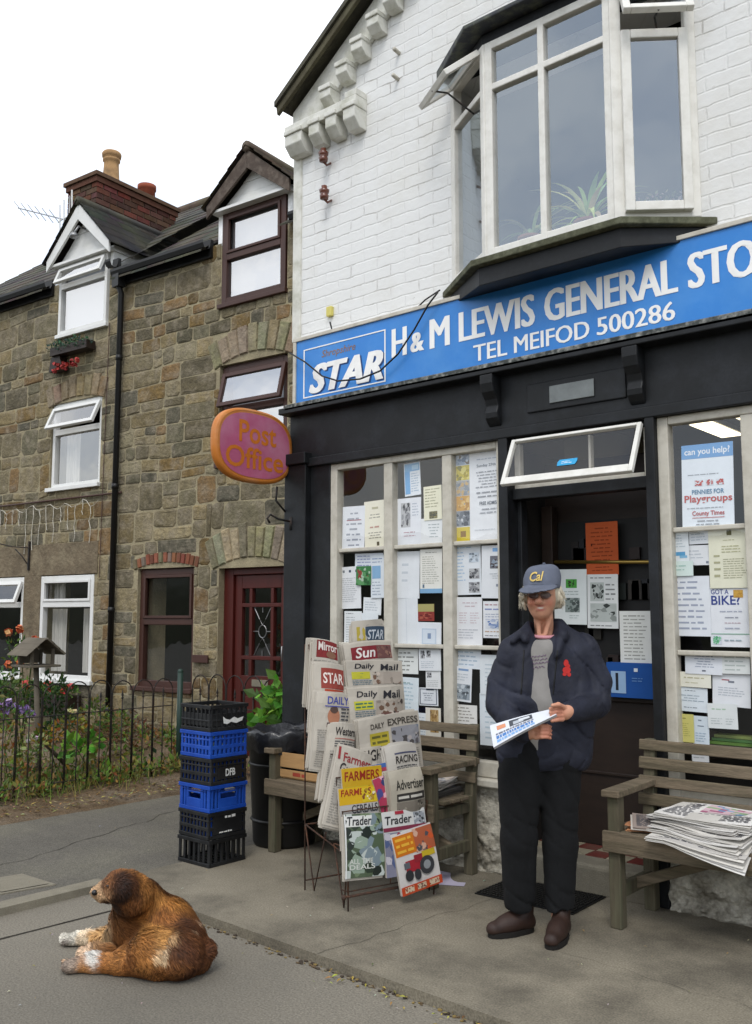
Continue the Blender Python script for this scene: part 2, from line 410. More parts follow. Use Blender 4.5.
# ------------------------------------------------------------------ ground
def slab(name, poly, z, mat, t=.05):
    m = MB(); m.prism(poly, (0, 0, z), X_, Y_, t); return structure(m, name, mat)
m = MB(); m.quad((-400, -400, -.075), (400, -400, -.075), (400, 60, -.075), (-400, 60, -.075)); structure(m, 'ground', 'far_road')
KX, KY = -4.64, 3.15       # the corner of the shop's concrete forecourt
SY = lambda x: KY - .045 * (x - KX)      # the step in front of the shop is not quite parallel with it
ROADZ = -.045
slab('road', [(-9, -3), (12, -3), (12, 3.2), (-9, 3.2)], ROADZ, 'asphalt', .02)
slab('forecourt_paving', [(KX, KY), (4.5, SY(4.5)), (4.5, 4.9), (KX, 4.9)], 0, 'concrete', .08)
slab('lane', [(-6.55, -2), (KX - .1, -2), (KX - .04, KY), (KX, KY), (KX, 9), (-6.35, 9)], -.012, 'lane_asphalt', .03)
slab('kerb_strip', [(KX - .15, -2), (KX - .03, -2), (KX + .02, KY), (KX - .09, KY)], -.006, 'kerb_concrete', .06)
# joint across the roadside paving
m = MB(); a, b = G(0, 939.5, ROADZ), G(104, 913, ROADZ); d = nrm(b - a)
for i in range(12):
    p0 = a - d * .8 + d * i * .28; p1 = p0 + d * .285; sd = np.cross(Z_, d); w = .006 + .003 * RNG.random()
    m.quad(p0 - sd * w + Z_ * .003, p1 - sd * w + Z_ * .003, p1 + sd * w + Z_ * .003, p0 + sd * w + Z_ * .003)
structure(m, 'paving_joint', 'joint_dirt')
# hair cracks and a slab joint in the paving
m = MB()
def crack(a, b, z, n, wv, w, sd):
    r = random.Random(sd); a = np.array([a[0], a[1], z]); b = np.array([b[0], b[1], z]); s = nrm(np.cross(Z_, b - a)); P = [a + (b - a) * i / n + s * (mnoise.noise(Vector((i * .35, sd, 0))) * wv + r.gauss(0, wv * .06)) for i in range(n + 1)]; W = [w * r.uniform(.35, 1.2) for i in P]
    for i in range(n): m.quad(P[i] - s * W[i], P[i + 1] - s * W[i + 1], P[i + 1] + s * W[i + 1], P[i] + s * W[i])
crack((-2.95, SY(-2.95)), (-2.78, 4.62), .002, 26, .05, .0012, 3); crack((-2.2, 3.78), (-1.1, 3.70), .0025, 22, .05, .0010, 9); crack((-5.3, 2.6), (-5.9, 4.6), -.010, 26, .12, .003, 21)
structure(m, 'paving_cracks', 'joint_dirt')
# dirt and rubble caught along the step
m = MB(); r = random.Random(3)
for i in range(230):
    x = r.uniform(KX + .3, -1.2); y = SY(x) - abs(r.gauss(0, .022)) - .004; s = r.uniform(.003, .010)
    m.ball((x, y, ROADZ + .002 + s * .2), (s * r.uniform(.8, 2), s, s * .5), n=3, col=r.choice(['#5a4a34', '#3c332a', '#6d6350', '#7d6a3d', '#453b30']), smooth=False)
o = solo(m, 'gutter_dirt', 'plain_attr', 'line of brown dirt and grit caught along the low step in the paving', 'dirt'); o['kind'] = 'stuff'
# garden soil, lumpy
def soilz(x, y):
    v = mnoise.noise(Vector((x * 1.6, y * 1.6, 3))) * .05 + mnoise.noise(Vector((x * 5, y * 5, 1))) * .025
    edge = max(0, min(1, (-6.45 - x) / .5)); hump = .18 * math.exp(-((y - 6.0) / .5) ** 2) * max(0, min(1, (-6.7 - x) / .5))
    return -.02 + edge * (.045 + v) + hump
m = MB(); m.grid(lambda u, w: (-6.3 - 6.5 * u, 1.2 + 5.4 * w, soilz(-6.3 - 6.5 * u + .12 * math.sin(9 * w) * (1 - u), 1.2 + 5.4 * w)), 90, 80, smooth=True)
structure(m, 'garden_soil', 'soil')
m = MB()
m.grid(lambda u, w: (-160 + 320 * u, -26 - 50 * w, 1 + 9 * w + 3 * mnoise.noise(Vector((u * 6, w * 2, 0))) - (2.2 if w == 0 else 0)), 40, 8, smooth=True)
structure(m, 'reflection_hill', 'reflection_grass')      # slope added behind the camera, out of view, to darken the glass reflections

# ------------------------------------------------------------------ the stone cottages, standing back at the left
KA = R_(-5)
KO = np.array([-4.8, 6.6, 0.0]); UR = np.array([math.cos(KA), -math.sin(KA), 0.0]); OUT = np.cross(UR, Z_)
def K(s, z, o=0.0): return KO - UR * s + Z_ * z + OUT * o
def Kpx(px, py, o=0.0):
    P = onp(px, py, OUT, OUT @ (KO + OUT * o)); return float((KO - P) @ UR), float(P[2])
def kb(m, s0, s1, z0, z1, o0, o1, **k):
    return m.obox(K((s0 + s1) / 2, (z0 + z1) / 2, (o0 + o1) / 2), UR * abs(s1 - s0) / 2, OUT * abs(o1 - o0) / 2, Z_ * abs(z1 - z0) / 2, **k)

STONES = ['#7d7360', '#6f6757', '#8a7c60', '#68645a', '#766c58', '#83755a', '#615d52', '#8c8068', '#78715f', '#7d6548', '#6c6757', '#827a67', '#74603f', '#857a64', '#746b58', '#6a6352']
def stone_wall(m, s0, s1, z0, z1, holes, seed):
    """coursed rubble: a mortar wall with every stone set proud of it"""
    r = random.Random(seed); rects = []
    z = z0
    while z < z1 - .02:
        h = min(r.choice([.13, .17, .22, .26, .30]) * r.uniform(.85, 1.15), z1 - z)
        if z1 - z - h < .08: h = z1 - z
        s = s0 - (r.random() * .2)
        while s < s1:
            w = r.uniform(.18, .56) * (1.1 if h > .18 else .85); a, b = max(s, s0), min(s + w, s1)
            if b - a > .05:
                q = r.random()
                if h > .2 and q < .35:
                    k = r.uniform(.38, .62); rects += [(a, b, z, z + h * k)]
                    if b - a > .34: c = a + (b - a) * r.uniform(.4, .6); rects += [(a, c, z + h * k, z + h), (c, b, z + h * k, z + h)]
                    else: rects += [(a, b, z + h * k, z + h)]
                elif h > .2 and q < .5 and b - a > .36:
                    c = a + (b - a) * r.uniform(.55, .7); k = r.uniform(.4, .6); rects += [(a, c, z, z + h), (c, b, z, z + h * k), (c, b, z + h * k, z + h)]
                else: rects.append((a, b, z, z + h))
            s += w
        z += h
    out = []
    for q in rects:
        todo = [q]
        for (ha, hb, hc, hd) in holes:
            nxt = []
            for (a, b, c, d) in todo:
                if b <= ha or a >= hb or d <= hc or c >= hd: nxt.append((a, b, c, d)); continue
                if ha - a > .05: nxt.append((a, ha, c, d))
                if b - hb > .05: nxt.append((hb, b, c, d))
                aa, bb = max(a, ha), min(b, hb)
                if hc - c > .05: nxt.append((aa, bb, c, hc))
                if d - hd > .05: nxt.append((aa, bb, hd, d))
            todo = nxt
        out += todo
    for (a, b, c, d) in out:
        g = r.uniform(.004, .012); a += g; b -= g; c += g * .8; d -= g * .8
        if b - a < .03 or d - c < .02: continue
        w, h = b - a, d - c; k = min(w, h) * r.uniform(.06, .22)
        pts = [(a + k, c), (b - k * r.uniform(.5, 1.3), c), (b, c + k * r.uniform(.4, 1)), (b, d - k), (b - k * r.uniform(.5, 1.5), d), (a + k, d), (a, d - k * r.uniform(.4, 1)), (a, c + k)]
        cx, cz = (a + b) / 2, (c + d) / 2; e = r.uniform(.004, .014); base = .0
        def wp(s, z):
            nearhole = any(ha - .12 < s < hb + .12 and hc - .12 < z < hd + .12 for ha, hb, hc, hd in holes)
            if nearhole: return s, z
            return s + .03 * mnoise.noise(Vector((s * 1.7, z * 1.7, seed))), z + .05 * mnoise.noise(Vector((s * 1.1, z * .9, seed + 9)))
        outer, mid, inner = [], [], []
        for (x, y) in pts:
            x += r.uniform(-.006, .006); y += r.uniform(-.006, .006); x1, y1 = wp(x, y)
            outer.append(K(x1, y1, .001)); q = .93; x2, y2 = wp(cx + (x - cx) * q, cz + (y - cz) * q); mid.append(K(x2, y2, e * .75))
            q = .72; x3, y3 = wp(cx + (x - cx) * q, cz + (y - cz) * q); inner.append(K(x3, y3, e + r.uniform(-.003, .004)))
        n = 8; col = hx(r.choice(STONES)); f = r.uniform(.62, 1.08); col = (col[0] * f * .92, col[1] * f * .91, col[2] * f * .80)
        fs = []
        for i in range(n):
            j = (i + 1) % n; fs += [(j, i, n + i, n + j), (n + j, n + i, 2 * n + i, 2 * n + j)]
        fs.append(tuple(2 * n + i for i in range(n - 1, -1, -1)))
        m.add(outer + mid + inner, fs, col=col, mat=1)
def holed_wall(m, s0, s1, z0, z1, holes, t=.42, depth_mat=0, back=True):
    xs = sorted({s0, s1, *[h[0] for h in holes], *[h[1] for h in holes]}); zs = sorted({z0, z1, *[h[2] for h in holes], *[h[3] for h in holes]})
    for i in range(len(xs) - 1):
        for j in range(len(zs) - 1):
            a, b, c, d = xs[i], xs[i + 1], zs[j], zs[j + 1]; cx, cz = (a + b) / 2, (c + d) / 2
            if a < s0 or b > s1 or c < z0 or d > z1: continue
            if any(h[0] < cx < h[1] and h[2] < cz < h[3] for h in holes): continue
            m.quad(K(b, c), K(a, c), K(a, d), K(b, d))
            if back: m.quad(K(a, c, -t), K(b, c, -t), K(b, d, -t), K(a, d, -t))
    for (a, b, c, d) in holes:
        d2 = min(d, z1)
        m.quad(K(a, c), K(a, c, -t), K(a, d2, -t), K(a, d2)); m.quad(K(b, c, -t), K(b, c), K(b, d2), K(b, d2, -t))
        m.quad(K(a, c), K(b, c), K(b, c, -t), K(a, c, -t))
        if d < z1: m.quad(K(b, d), K(a, d), K(a, d, -t), K(b, d, -t))

EAVE = 5.46; LIFT = .14       # the left cottage's eaves stand a little higher
PARTY = 4.46
cottR = thing('stone_cottage', 'stone cottage with brown framed windows and a maroon door, partly behind the shop', 'house', K(2.6, 0), 'stone terraced cottages')
cottL = thing('stone_cottage', 'stone cottage with white framed windows at the left edge, below the brick chimney', 'house', K(6, 0), 'stone terraced cottages')
# openings (s0, s1, z0, z1)
HR = dict(dorm=(1.87, 2.80, 4.74, 9), mid=(1.85, 2.80, 3.02, 4.10), win=(3.12, 4.01, .68, 1.98), door=(1.84, 2.76, -.05, 1.95))
HL = dict(dorm=(4.66, 5.62, 4.90, 9), mid=(4.73, 5.69, 2.99, 4.06), w1=(4.76, 5.76, .70, 1.95), w2=(6.10, 7.35, .70, 1.95))
wr = MB(); holed_wall(wr, .02, PARTY, -.1, EAVE, list(HR.values())); stone_wall(wr, .1, PARTY, -.1, EAVE, [(a, b, c, min(d, 6)) for a, b, c, d in HR.values()] + [(1.74, 2.88, 1.94, 2.36), (3.06, 4.07, 1.97, 2.13), (1.75, 2.9, 4.08, 4.4)], 11)
wr.build('wall', ['mortar', 'stone'], cottR)
rend = (4.6, 9.5, .0, 2.34)
wl = MB(); holed_wall(wl, PARTY, 9.6, -.1, EAVE + LIFT, list(HL.values())); stone_wall(wl, PARTY, 9.6, -.1, EAVE + LIFT, [(a, b, c, min(d, 6)) for a, b, c, d in HL.values()] + [(5.76, 6.1, .0, 2.3), (4.72, 7.4, 1.95, 2.32), (4.7, 5.72, 4.05, 4.32)], 23)
wl.build('wall', ['mortar', 'stone'], cottL)
# rendered panel round the left ground floor windows
m = MB()
for a, b, c, d in [(4.70, 7.42, 1.95, 2.33), (5.76, 6.10, .3, 1.95)]: kb(m, a, b, c, d, .002, .016)
m.build('rendered_panel', 'render_brown', cottL, bevel=.004)
# dark rooms behind the windows
for par, a, b in ((cottR, .3, PARTY - .05), (cottL, PARTY + .05, 9.5)):
    m = MB(); m.quad(K(b, -.1, -1.3), K(a, -.1, -1.3), K(a, 6.2, -1.3), K(b, 6.2, -1.3))
    for z in (2.5, 4.5): m.quad(K(b, z, -.43), K(a, z, -.43), K(a, z, -1.3), K(b, z, -1.3))
    for s in (a, b): m.quad(K(s, -.1, -.43), K(s, -.1, -1.3), K(s, 6.2, -1.3), K(s, 5.6, -.43))
    m.build('inside_wall', 'dark_room', par)
# arches of long stones / red brick over openings
def arch(par, s0, s1, z0, rise, hh, n, mats, seed, name='stone_arch', cols=STONES):
    r = random.Random(seed); m = MB(); c = (s0 + s1) / 2; hw = (s1 - s0) / 2; Rr = (hw * hw + rise * rise) / (2 * rise); zc = z0 + rise - Rr; A = math.asin(min(1, (hw + .04) / Rr))
    for i in range(n):
        t0 = -A + 2 * A * i / n + .004; t1 = -A + 2 * A * (i + 1) / n - .004; h = hh * r.uniform(.9, 1.08); e = r.uniform(.014, .024)
        p = [(c + math.sin(t) * q, zc + math.cos(t) * q) for t, q in ((t0, Rr), (t1, Rr), (t1, Rr + h), (t0, Rr + h))]
        ce = np.mean(p, 0); o = [K(x, z, .001) for x, z in p]; i_ = [K(ce[0] + (x - ce[0]) * .86, ce[1] + (z - ce[1]) * .92, e) for x, z in p]
        m.add(o + i_, [(4, 5, 6, 7), (0, 1, 5, 4), (1, 2, 6, 5), (2, 3, 7, 6), (3, 0, 4, 7)], col=tuple(q * r.uniform(.85, 1.1) for q in hx(r.choice(cols))))
    m.build(name, mats, par)
arch(cottR, 1.80, 2.80, 1.95, .10, .34, 11, 'stone', 5, cols=['#8a8168', '#7d755e', '#948a70', '#6f6856'])
arch(cottR, 1.82, 2.83, 4.08, .10, .30, 9, 'stone', 6, cols=['#8a8168', '#7d755e', '#857c64'])
arch(cottR, 3.10, 4.03, 1.98, .06, .115, 15, 'red_brick', 7, 'brick_arch', cols=['#7c4a36', '#8a5a42', '#6e4434', '#77695a'])
arch(cottL, 4.71, 5.71, 4.03, .07, .26, 8, 'stone', 8, cols=['#7d6a4d', '#84765c', '#6f6450'])

def frame_window(par, s0, s1, z0, z1, mat, bw=.06, trans=None, o=-.10, light_open=False, glass='cottage_glass', sill=True, name='window', arch_rise=0, curtain=None, back=None):
    """a framed window with a top light above the transom; frame > panes, opening light, sill"""
    m = MB()
    kb(m, s0, s0 + bw, z0, z1, o, o + .07); kb(m, s1 - bw, s1, z0, z1, o, o + .07)
    kb(m, s0 + bw, s1 - bw, z0, z0 + bw, o, o + .07); kb(m, s0 + bw, s1 - bw, z1 - bw, z1, o, o + .07)
    if trans: kb(m, s0 + bw, s1 - bw, trans - .035, trans + .035, o, o + .072)
    if arch_rise:
        pts = [(-(s0) + 0, 0)]; n = 12; poly = []
        for i in range(n + 1):
            t = i / n; poly.append((-(s1) + (s1 - s0) * t, z1 - .002 + arch_rise * (1 - (2 * t - 1) ** 2)))
        poly = [(-s1, z1 - .004)] + poly[1:-1] + [(-s0, z1 - .004)]
        m.prism(poly, KO + OUT * (o + .065), UR, Z_, .05)
    f = m.build(name, mat, par, bevel=.006)
    zs = [(z0 + bw, (trans - .035) if trans else z1 - bw)] + ([(trans + .035, z1 - bw)] if trans and not light_open else [])
    g = MB()
    for a, b in zs: g.quad(K(s1 - bw, a, o + .03), K(s0 + bw, a, o + .03), K(s0 + bw, b, o + .03), K(s1 - bw, b, o + .03))
    g.build('pane', glass, f)
    if trans and not light_open:      # the bead of the closed top light
        q = MB(); b2 = .03
        a0, a1, c0, c1 = s0 + bw, s1 - bw, trans + .035, z1 - bw
        kb(q, a0, a0 + b2, c0, c1, o + .05, o + .085); kb(q, a1 - b2, a1, c0, c1, o + .05, o + .085); kb(q, a0 + b2, a1 - b2, c0, c0 + b2, o + .05, o + .085); kb(q, a0 + b2, a1 - b2, c1 - b2, c1, o + .05, o + .085)
        q.build('top_light', mat, f, bevel=.004)
    if light_open:                    # top-hung light, pushed open at the bottom
        H = z1 - bw - trans - .035; th = R_(light_open if light_open is not True else 20)
        dn = -Z_ * math.cos(th) + OUT * math.sin(th); nn = OUT * math.cos(th) + Z_ * math.sin(th); T0 = lambda s: K(s, z1 - bw, o + .08)
        q = MB(); w = .045
        for (sa, sb, ya, yb) in ((s0 + .02, s0 + .02 + w, 0, H + .03), (s1 - .02 - w, s1 - .02, 0, H + .03), (s0 + .02 + w, s1 - .02 - w, 0, w), (s0 + .02 + w, s1 - .02 - w, H + .03 - w, H + .03)):
            q.obox(T0((sa + sb) / 2) + dn * (ya + yb) / 2, UR * (sb - sa) / 2, nn * .02, dn * (yb - ya) / 2)
        lo = q.build('opening_light', mat, f, bevel=.004)
        g = MB(); g.quad(T0(s1 - .06) + dn * (H - .01), T0(s0 + .06) + dn * (H - .01), T0(s0 + .06) + dn * w, T0(s1 - .06) + dn * w); g.build('light_pane', glass, f)
    if sill:
        q = MB(); kb(q, s0 - .03, s1 + .03, z0 - .045, z0 + .004, o + .01, .05); q.build('sill', mat, f, bevel=.006)
    if curtain:
        for j, (a, b, c, d) in enumerate(curtain):
            q = MB(); q.grid(lambda u, v: K(b - (b - a) * u, c + (d - c) * v, o - .10 + .018 * math.sin(u * 26 + v * 1.5) + .01 * math.sin(u * 11)), 46, 4, smooth=True)
            q.build('curtain', 'net_curtain', f)
    if back:
        q = MB(); q.quad(K(s1 - bw * .5, z0, o - .04), K(s0 + bw * .5, z0, o - .04), K(s0 + bw * .5, z1, o - .04), K(s1 - bw * .5, z1, o - .04)); q.build('sky_glare_sheet', back, f)  # pale sheet added behind the pane, standing in for reflected sky
    return f
frame_window(cottR, 3.12, 4.01, .70, 1.97, 'brown_frame', .065, 1.40, o=-.11, arch_rise=.05)
frame_window(cottR, 1.87, 2.79, 3.04, 4.08, 'brown_frame', .07, 3.62, o=-.11, light_open=14, arch_rise=.08, glass='dormer_glass', back='sky_glare_white')
frame_window(cottL, 4.76, 5.76, .72, 1.94, 'upvc_white', .055, 1.60, o=-.06, curtain=[(4.85, 5.12, .8, 1.55), (5.45, 5.72, .8, 1.55), (5.5, 5.7, 1.62, 1.88)])
frame_window(cottL, 6.10, 7.35, .72, 1.94, 'upvc_white', .055, 1.60, o=-.06, light_open=20)
frame_window(cottL, 4.74, 5.68, 3.01, 4.05, 'upvc_white', .05, 3.70, o=-.09, light_open=24, arch_rise=.06, glass='bed_glass', curtain=[(5.35, 5.6, 3.05, 3.7)])

# the panelled front door
def door_cottage():
    s0, s1, z0, z1 = 1.84, 2.76, -.02, 1.95
    m = MB(); o = -.17
    kb(m, s0, s0 + .06, z0, z1, o, o + .09); kb(m, s1 - .13, s1, z0, z1, o, o + .09); kb(m, s0 + .06, s1 - .13, z1 - .07, z1, o, o + .09)
    poly = [(-s1, z1 - .003)] + [(-s1 + (s1 - s0) * i / 10, z1 + .10 * (1 - (i / 5 - 1) ** 2)) for i in range(1, 10)] + [(-s0, z1 - .003)]
    m.prism(poly, KO + OUT * (o + .095), UR, Z_, .04)
    fr = m.build('door_frame', 'maroon_door', cottR, bevel=.006)
    a, b, c, d = s0 + .065, s1 - .135, z0, z1 - .075; d0 = -.16; W = b - a
    m = MB(); st = .095
    gz0 = .86; zr = [(gz0, gz0 + .16), (gz0 + .20, 1.55), (1.59, 1.74)]; xr = [(a + st, a + st + .10), (a + st + .14, b - st - .14), (b - st - .10, b - st)]
    # stiles, rails and glazing bars
    kb(m, a, a + st, c, d, d0, d0 + .05); kb(m, b - st, b, c, d, d0, d0 + .05)
    for q0, q1 in ((c, c + .2), (.70, gz0), (1.74, d), (gz0 + .16, gz0 + .20), (1.55, 1.59)): kb(m, a + st, b - st, q0, q1, d0, d0 + .05)
    for q0, q1 in ((a + st + .10, a + st + .14), (b - st - .14, b - st - .10)):
        for e0, e1 in zr: kb(m, q0, q1, e0, e1, d0, d0 + .05)
    mid = (a + b) / 2; kb(m, mid - .05, mid + .05, c + .2, .70, d0, d0 + .05)
    for q0, q1 in ((a + st, mid - .05), (mid + .05, b - st)): kb(m, q0, q1, c + .2, .70, d0 + .005, d0 + .02); kb(m, q0 + .05, q1 - .05, c + .25, .65, d0 + .02, d0 + .038)
    dr = m.build('door', 'maroon_door', cottR, bevel=.005)
    g = MB()
    for e0, e1 in zr:
        for q0, q1 in xr: g.quad(K(q1, e0, d0 + .02), K(q0, e0, d0 + .02), K(q0, e1, d0 + .02), K(q1, e1, d0 + .02))
    g.build('pane', 'cottage_glass', dr)
    # leaded pattern in the middle light: a chain of diamonds round an oval
    g = MB(); cx = (xr[1][0] + xr[1][1]) / 2; cz = (zr[1][0] + zr[1][1]) / 2; oo = d0 + .026; hw = (xr[1][1] - xr[1][0]) / 2; hh = (zr[1][1] - zr[1][0]) / 2
    def lead(pts, closed=False): g.tube([K(cx + x * hw, cz + z * hh, oo) for x, z in pts], .0045, n=5, closed=closed)
    lead([(math.cos(t) * .42, math.sin(t) * .26) for t in np.linspace(0, 6.283, 16, endpoint=False)], True)
    for sg in (1, -1):
        lead([(0, .26 * sg), (.33, .5 * sg), (0, .78 * sg), (-.33, .5 * sg)], True); lead([(0, .78 * sg), (0, 1 * sg)]); lead([(.42 * sg, 0), (1 * sg, 0)])
        lead([(.33, .5 * sg), (.9, .98 * sg)]); lead([(-.33, .5 * sg), (-.9, .98 * sg)])
    g.build('leading', 'aluminium', dr)
    g = MB(); kb(g, mid - .11, mid + .11, .755, .825, d0 + .05, d0 + .06); g.build('letter_plate', 'kerb_concrete', dr, bevel=.004)
    g = MB(); g.tube([K(a + .045, 1.16, d0 + .055), K(a + .045, 1.16, d0 + .09), K(a + .045, 1.02, d0 + .09), K(a + .045, 1.02, d0 + .055)], .009, n=6); kb(g, a + .03, a + .06, .99, 1.3, d0 + .05, d0 + .056); g.build('handle', 'aluminium', dr)
    q = MB(); kb(q, s0 - .05, s1 + .05, -.1, .0, -.3, .14); q.build('doorstep', 'kerb_concrete', cottR, bevel=.01)
    # small plaque on the pier between door and window
    q = MB(); kb(q, 2.86, 3.08, .98, 1.06, .026, .04); q.build('house_plaque', 'brown_frame', cottR, bevel=.004)
door_cottage()

# roof, gutter, down pipe
SLOPE = .77; RIDGE = 2.9
def roofpt(s, o): return K(s, EAVE + .02 + SLOPE * (-o), o)   # o negative = back from the wall face
def main_roof(par, s0, s1, skip, dz=0.0):
    roofpt = lambda s, o: K(s, EAVE + dz + .02 + SLOPE * (-o), o)
    m = MB(); r = random.Random(int(s0 * 10))
    n = 12; ov = .16
    for i in range(n):
        oa = ov - (ov + RIDGE) * i / n; ob = ov - (ov + RIDGE) * (i + 1) / n - .05
        s = s0
        while s < s1:
            e = min(s + r.uniform(.24, .3), s1); lift = .012 + r.uniform(0, .008)
            if not any(a < (s + e) / 2 < b and oa > -.45 for a, b in skip):
                a_, b_ = roofpt(s, oa) + Z_ * lift, roofpt(e - .004, oa) + Z_ * lift; c_, d_ = roofpt(e - .004, ob) + Z_ * .004, roofpt(s, ob) + Z_ * .004
                m.add([a_, b_, c_, d_, a_ - Z_ * .02, b_ - Z_ * .02], [(1, 0, 3, 2), (0, 1, 5, 4)], col=tuple(q * r.uniform(.75, 1.2) for q in hx('#38342f')))
            s = e
    for i in range(14):
        a, b = s0 + (s1 - s0) * i / 14, s0 + (s1 - s0) * (i + 1) / 14 - .01
        m.tube([roofpt(a, -RIDGE) + Z_ * .0, roofpt(b, -RIDGE)], .09, n=8, col='#5a4a40')
    # felt under the slates and the back slope
    fl = lambda a, b, o0: m.quad(roofpt(b, o0), roofpt(a, o0), roofpt(a, -RIDGE), roofpt(b, -RIDGE), col='#2b2826')
    for a, b in skip: fl(s0, a, 0.); fl(a, b, -.5); fl(b, s1, 0.)
    m.quad(roofpt(s0, -RIDGE), roofpt(s1, -RIDGE), K(s1, EAVE, -2 * RIDGE), K(s0, EAVE, -2 * RIDGE), col='#3a3836')
    m.build('roof', 'roof_slate', par)
    for a, b in ([(s0, s1)] if not skip else [(s0, skip[0][0]), (skip[0][1], s1)]):
        g = MB(); prof = [(.0, .0), (.0, -.03), (.02, -.075), (.055, -.09), (.09, -.075), (.11, -.03), (.11, .0)]
        g.prism([(o, z) for o, z in prof], K(b, EAVE + .01, .06), OUT, Z_, -(b - a)) if False else None
        for (o0, z0), (o1, z1) in zip(prof[:-1], prof[1:]): g.quad(K(b, EAVE + dz + .02 + z0, .05 + o0), K(a, EAVE + dz + .02 + z0, .05 + o0), K(a, EAVE + dz + .02 + z1, .05 + o1), K(b, EAVE + dz + .02 + z1, .05 + o1))
        kb(g, a, b, EAVE + dz - .14, EAVE + dz + .06, .002, .045)
        g.build('gutter', 'black_plastic', par)
main_roof(cottR, -.3, PARTY, [(1.74, 2.93)])
main_roof(cottL, PARTY, 9.8, [(4.56, 5.72)], LIFT)
m = MB(); m.tube([K(4.36, EAVE - .05, .12), K(4.36, EAVE - .16, .12), K(4.36, EAVE - .26, .07), K(4.36, .02, .07)], .034, n=10)
for z in (4.4, 2.9, 1.5, .4): m.lathe([(.042, 0), (.042, .06)], K(4.36, z, .07), n=10)
m.box(*[c for c in (K(4.36, 0, .11)[0] - .06, K(4.36, 0, .11)[0] + .06, K(4.36, 0, .11)[1] - .05, K(4.36, 0, .11)[1] + .05, EAVE - .2, EAVE - .05)])
m.build('down_pipe', 'black_plastic', cottR)

# half dormers that rise through the eaves
def dormer(par, s0, s1, ztop, apex, board_mat, infill_mat, roofcol, over=.12, back=1.6):
    c = (s0 + s1) / 2; hw = (s1 - s0) / 2 + over
    # gablet infill: three overlapping boards
    m = MB(); zb = ztop; nb = 3; H = apex - .16 - zb; hwi = hw - .10
    for i in range(nb):
        za, zc = zb + H * i / nb, zb + H * (i + 1) / nb - .004; wa = hwi * (1 - i / nb) ; wc = max(hwi * (1 - (i + 1) / nb), .01)
        m.prism([(-(c + wa), za), (-(c - wa), za), (-(c - wc), zc), (-(c + wc), zc)], KO + OUT * (.012 - .004 * (i % 2)), UR, Z_, .03)
    m.build('gable_boards', infill_mat, par)
    # barge boards
    m = MB(); ze = apex - (apex - ztop - .0) * hw / (hw - .0); th = .15; ez = ztop + .03
    for sg in (1, -1):
        m.prism([(-c, apex), (-c - sg * hw, ez + .02), (-c - sg * hw, ez - th + .03), (-c, apex - th * 1.35)][::sg], KO + OUT * .13, UR, Z_, .03)
    m.build('bargeboard', board_mat, par, bevel=.004)
    # roof over it
    r = random.Random(int(c * 100)); m = MB(); n = 5
    for sg in (1, -1):
        e = .05
        P = lambda t, o: K(c + sg * (hw + e) * t, apex + .035 - (apex - ez) * t * (hw + e) / hw, o)
        for i in range(n):
            t0 = 1 - (i / n); t1 = 1 - (i + 1) / n - .03; t1 = max(t1, 0); q = .16
            while q > -back:
                q2 = q - r.uniform(.2, .3); l = Z_ * (.02 + r.uniform(0, .01))
                vs = [P(t0, q) + l, P(t0, q2 + .004) + l, P(t1, q2 + .004) + Z_ * .008, P(t1, q) + Z_ * .008, P(t0, q) + l - Z_ * .022, P(t0, q2 + .004) + l - Z_ * .022]
                m.add(vs, [(0, 1, 2, 3), (0, 4, 5, 1), (0, 3, 2, 1)], col=tuple(w * r.uniform(.8, 1.2) for w in hx(roofcol))); q = q2
        m.quad(P(1, .14), P(1, -back), P(0, -back), P(0, .14), col='#2a2522')
    m.tube([K(c, apex + .03, .17 - .02), K(c, apex + .03, -back)], .06, n=8, col=roofcol)
    m.build('dormer_roof', 'roof_slate', par)
    # cheeks
    m = MB()
    for sg in (1, -1):
        m = MB(); s = c + sg * (hw - over + .03); kb(m, s - .03, s + .03, EAVE - .03, ztop + .05, -back * .6, -.0); m.build('dormer_cheek', 'roof_slate' if board_mat == 'bargeboard' else board_mat, par)
    m = MB(); kb(m, c - hw + .04, c + hw - .04, ztop - .03, ztop, -.3, .10); m.build('soffit', infill_mat, par)
dormer(cottR, 1.87, 2.80, 5.80, 6.33, 'bargeboard', 'upvc_white', '#564a40')
dormer(cottL, 4.66, 5.62, 5.82, 6.48, 'upvc_white', 'upvc_white', '#3b3936')
frame_window(cottR, 1.89, 2.79, 4.76, 5.79, 'brown_frame', .07, 5.28, o=-.06, glass='dormer_glass', back='sky_glare_white')
frame_window(cottL, 4.68, 5.60, 4.92, 5.80, 'upvc_white', .045, 5.53, o=-.04, glass='dormer_glass', light_open=22, back='sky_glare_white')

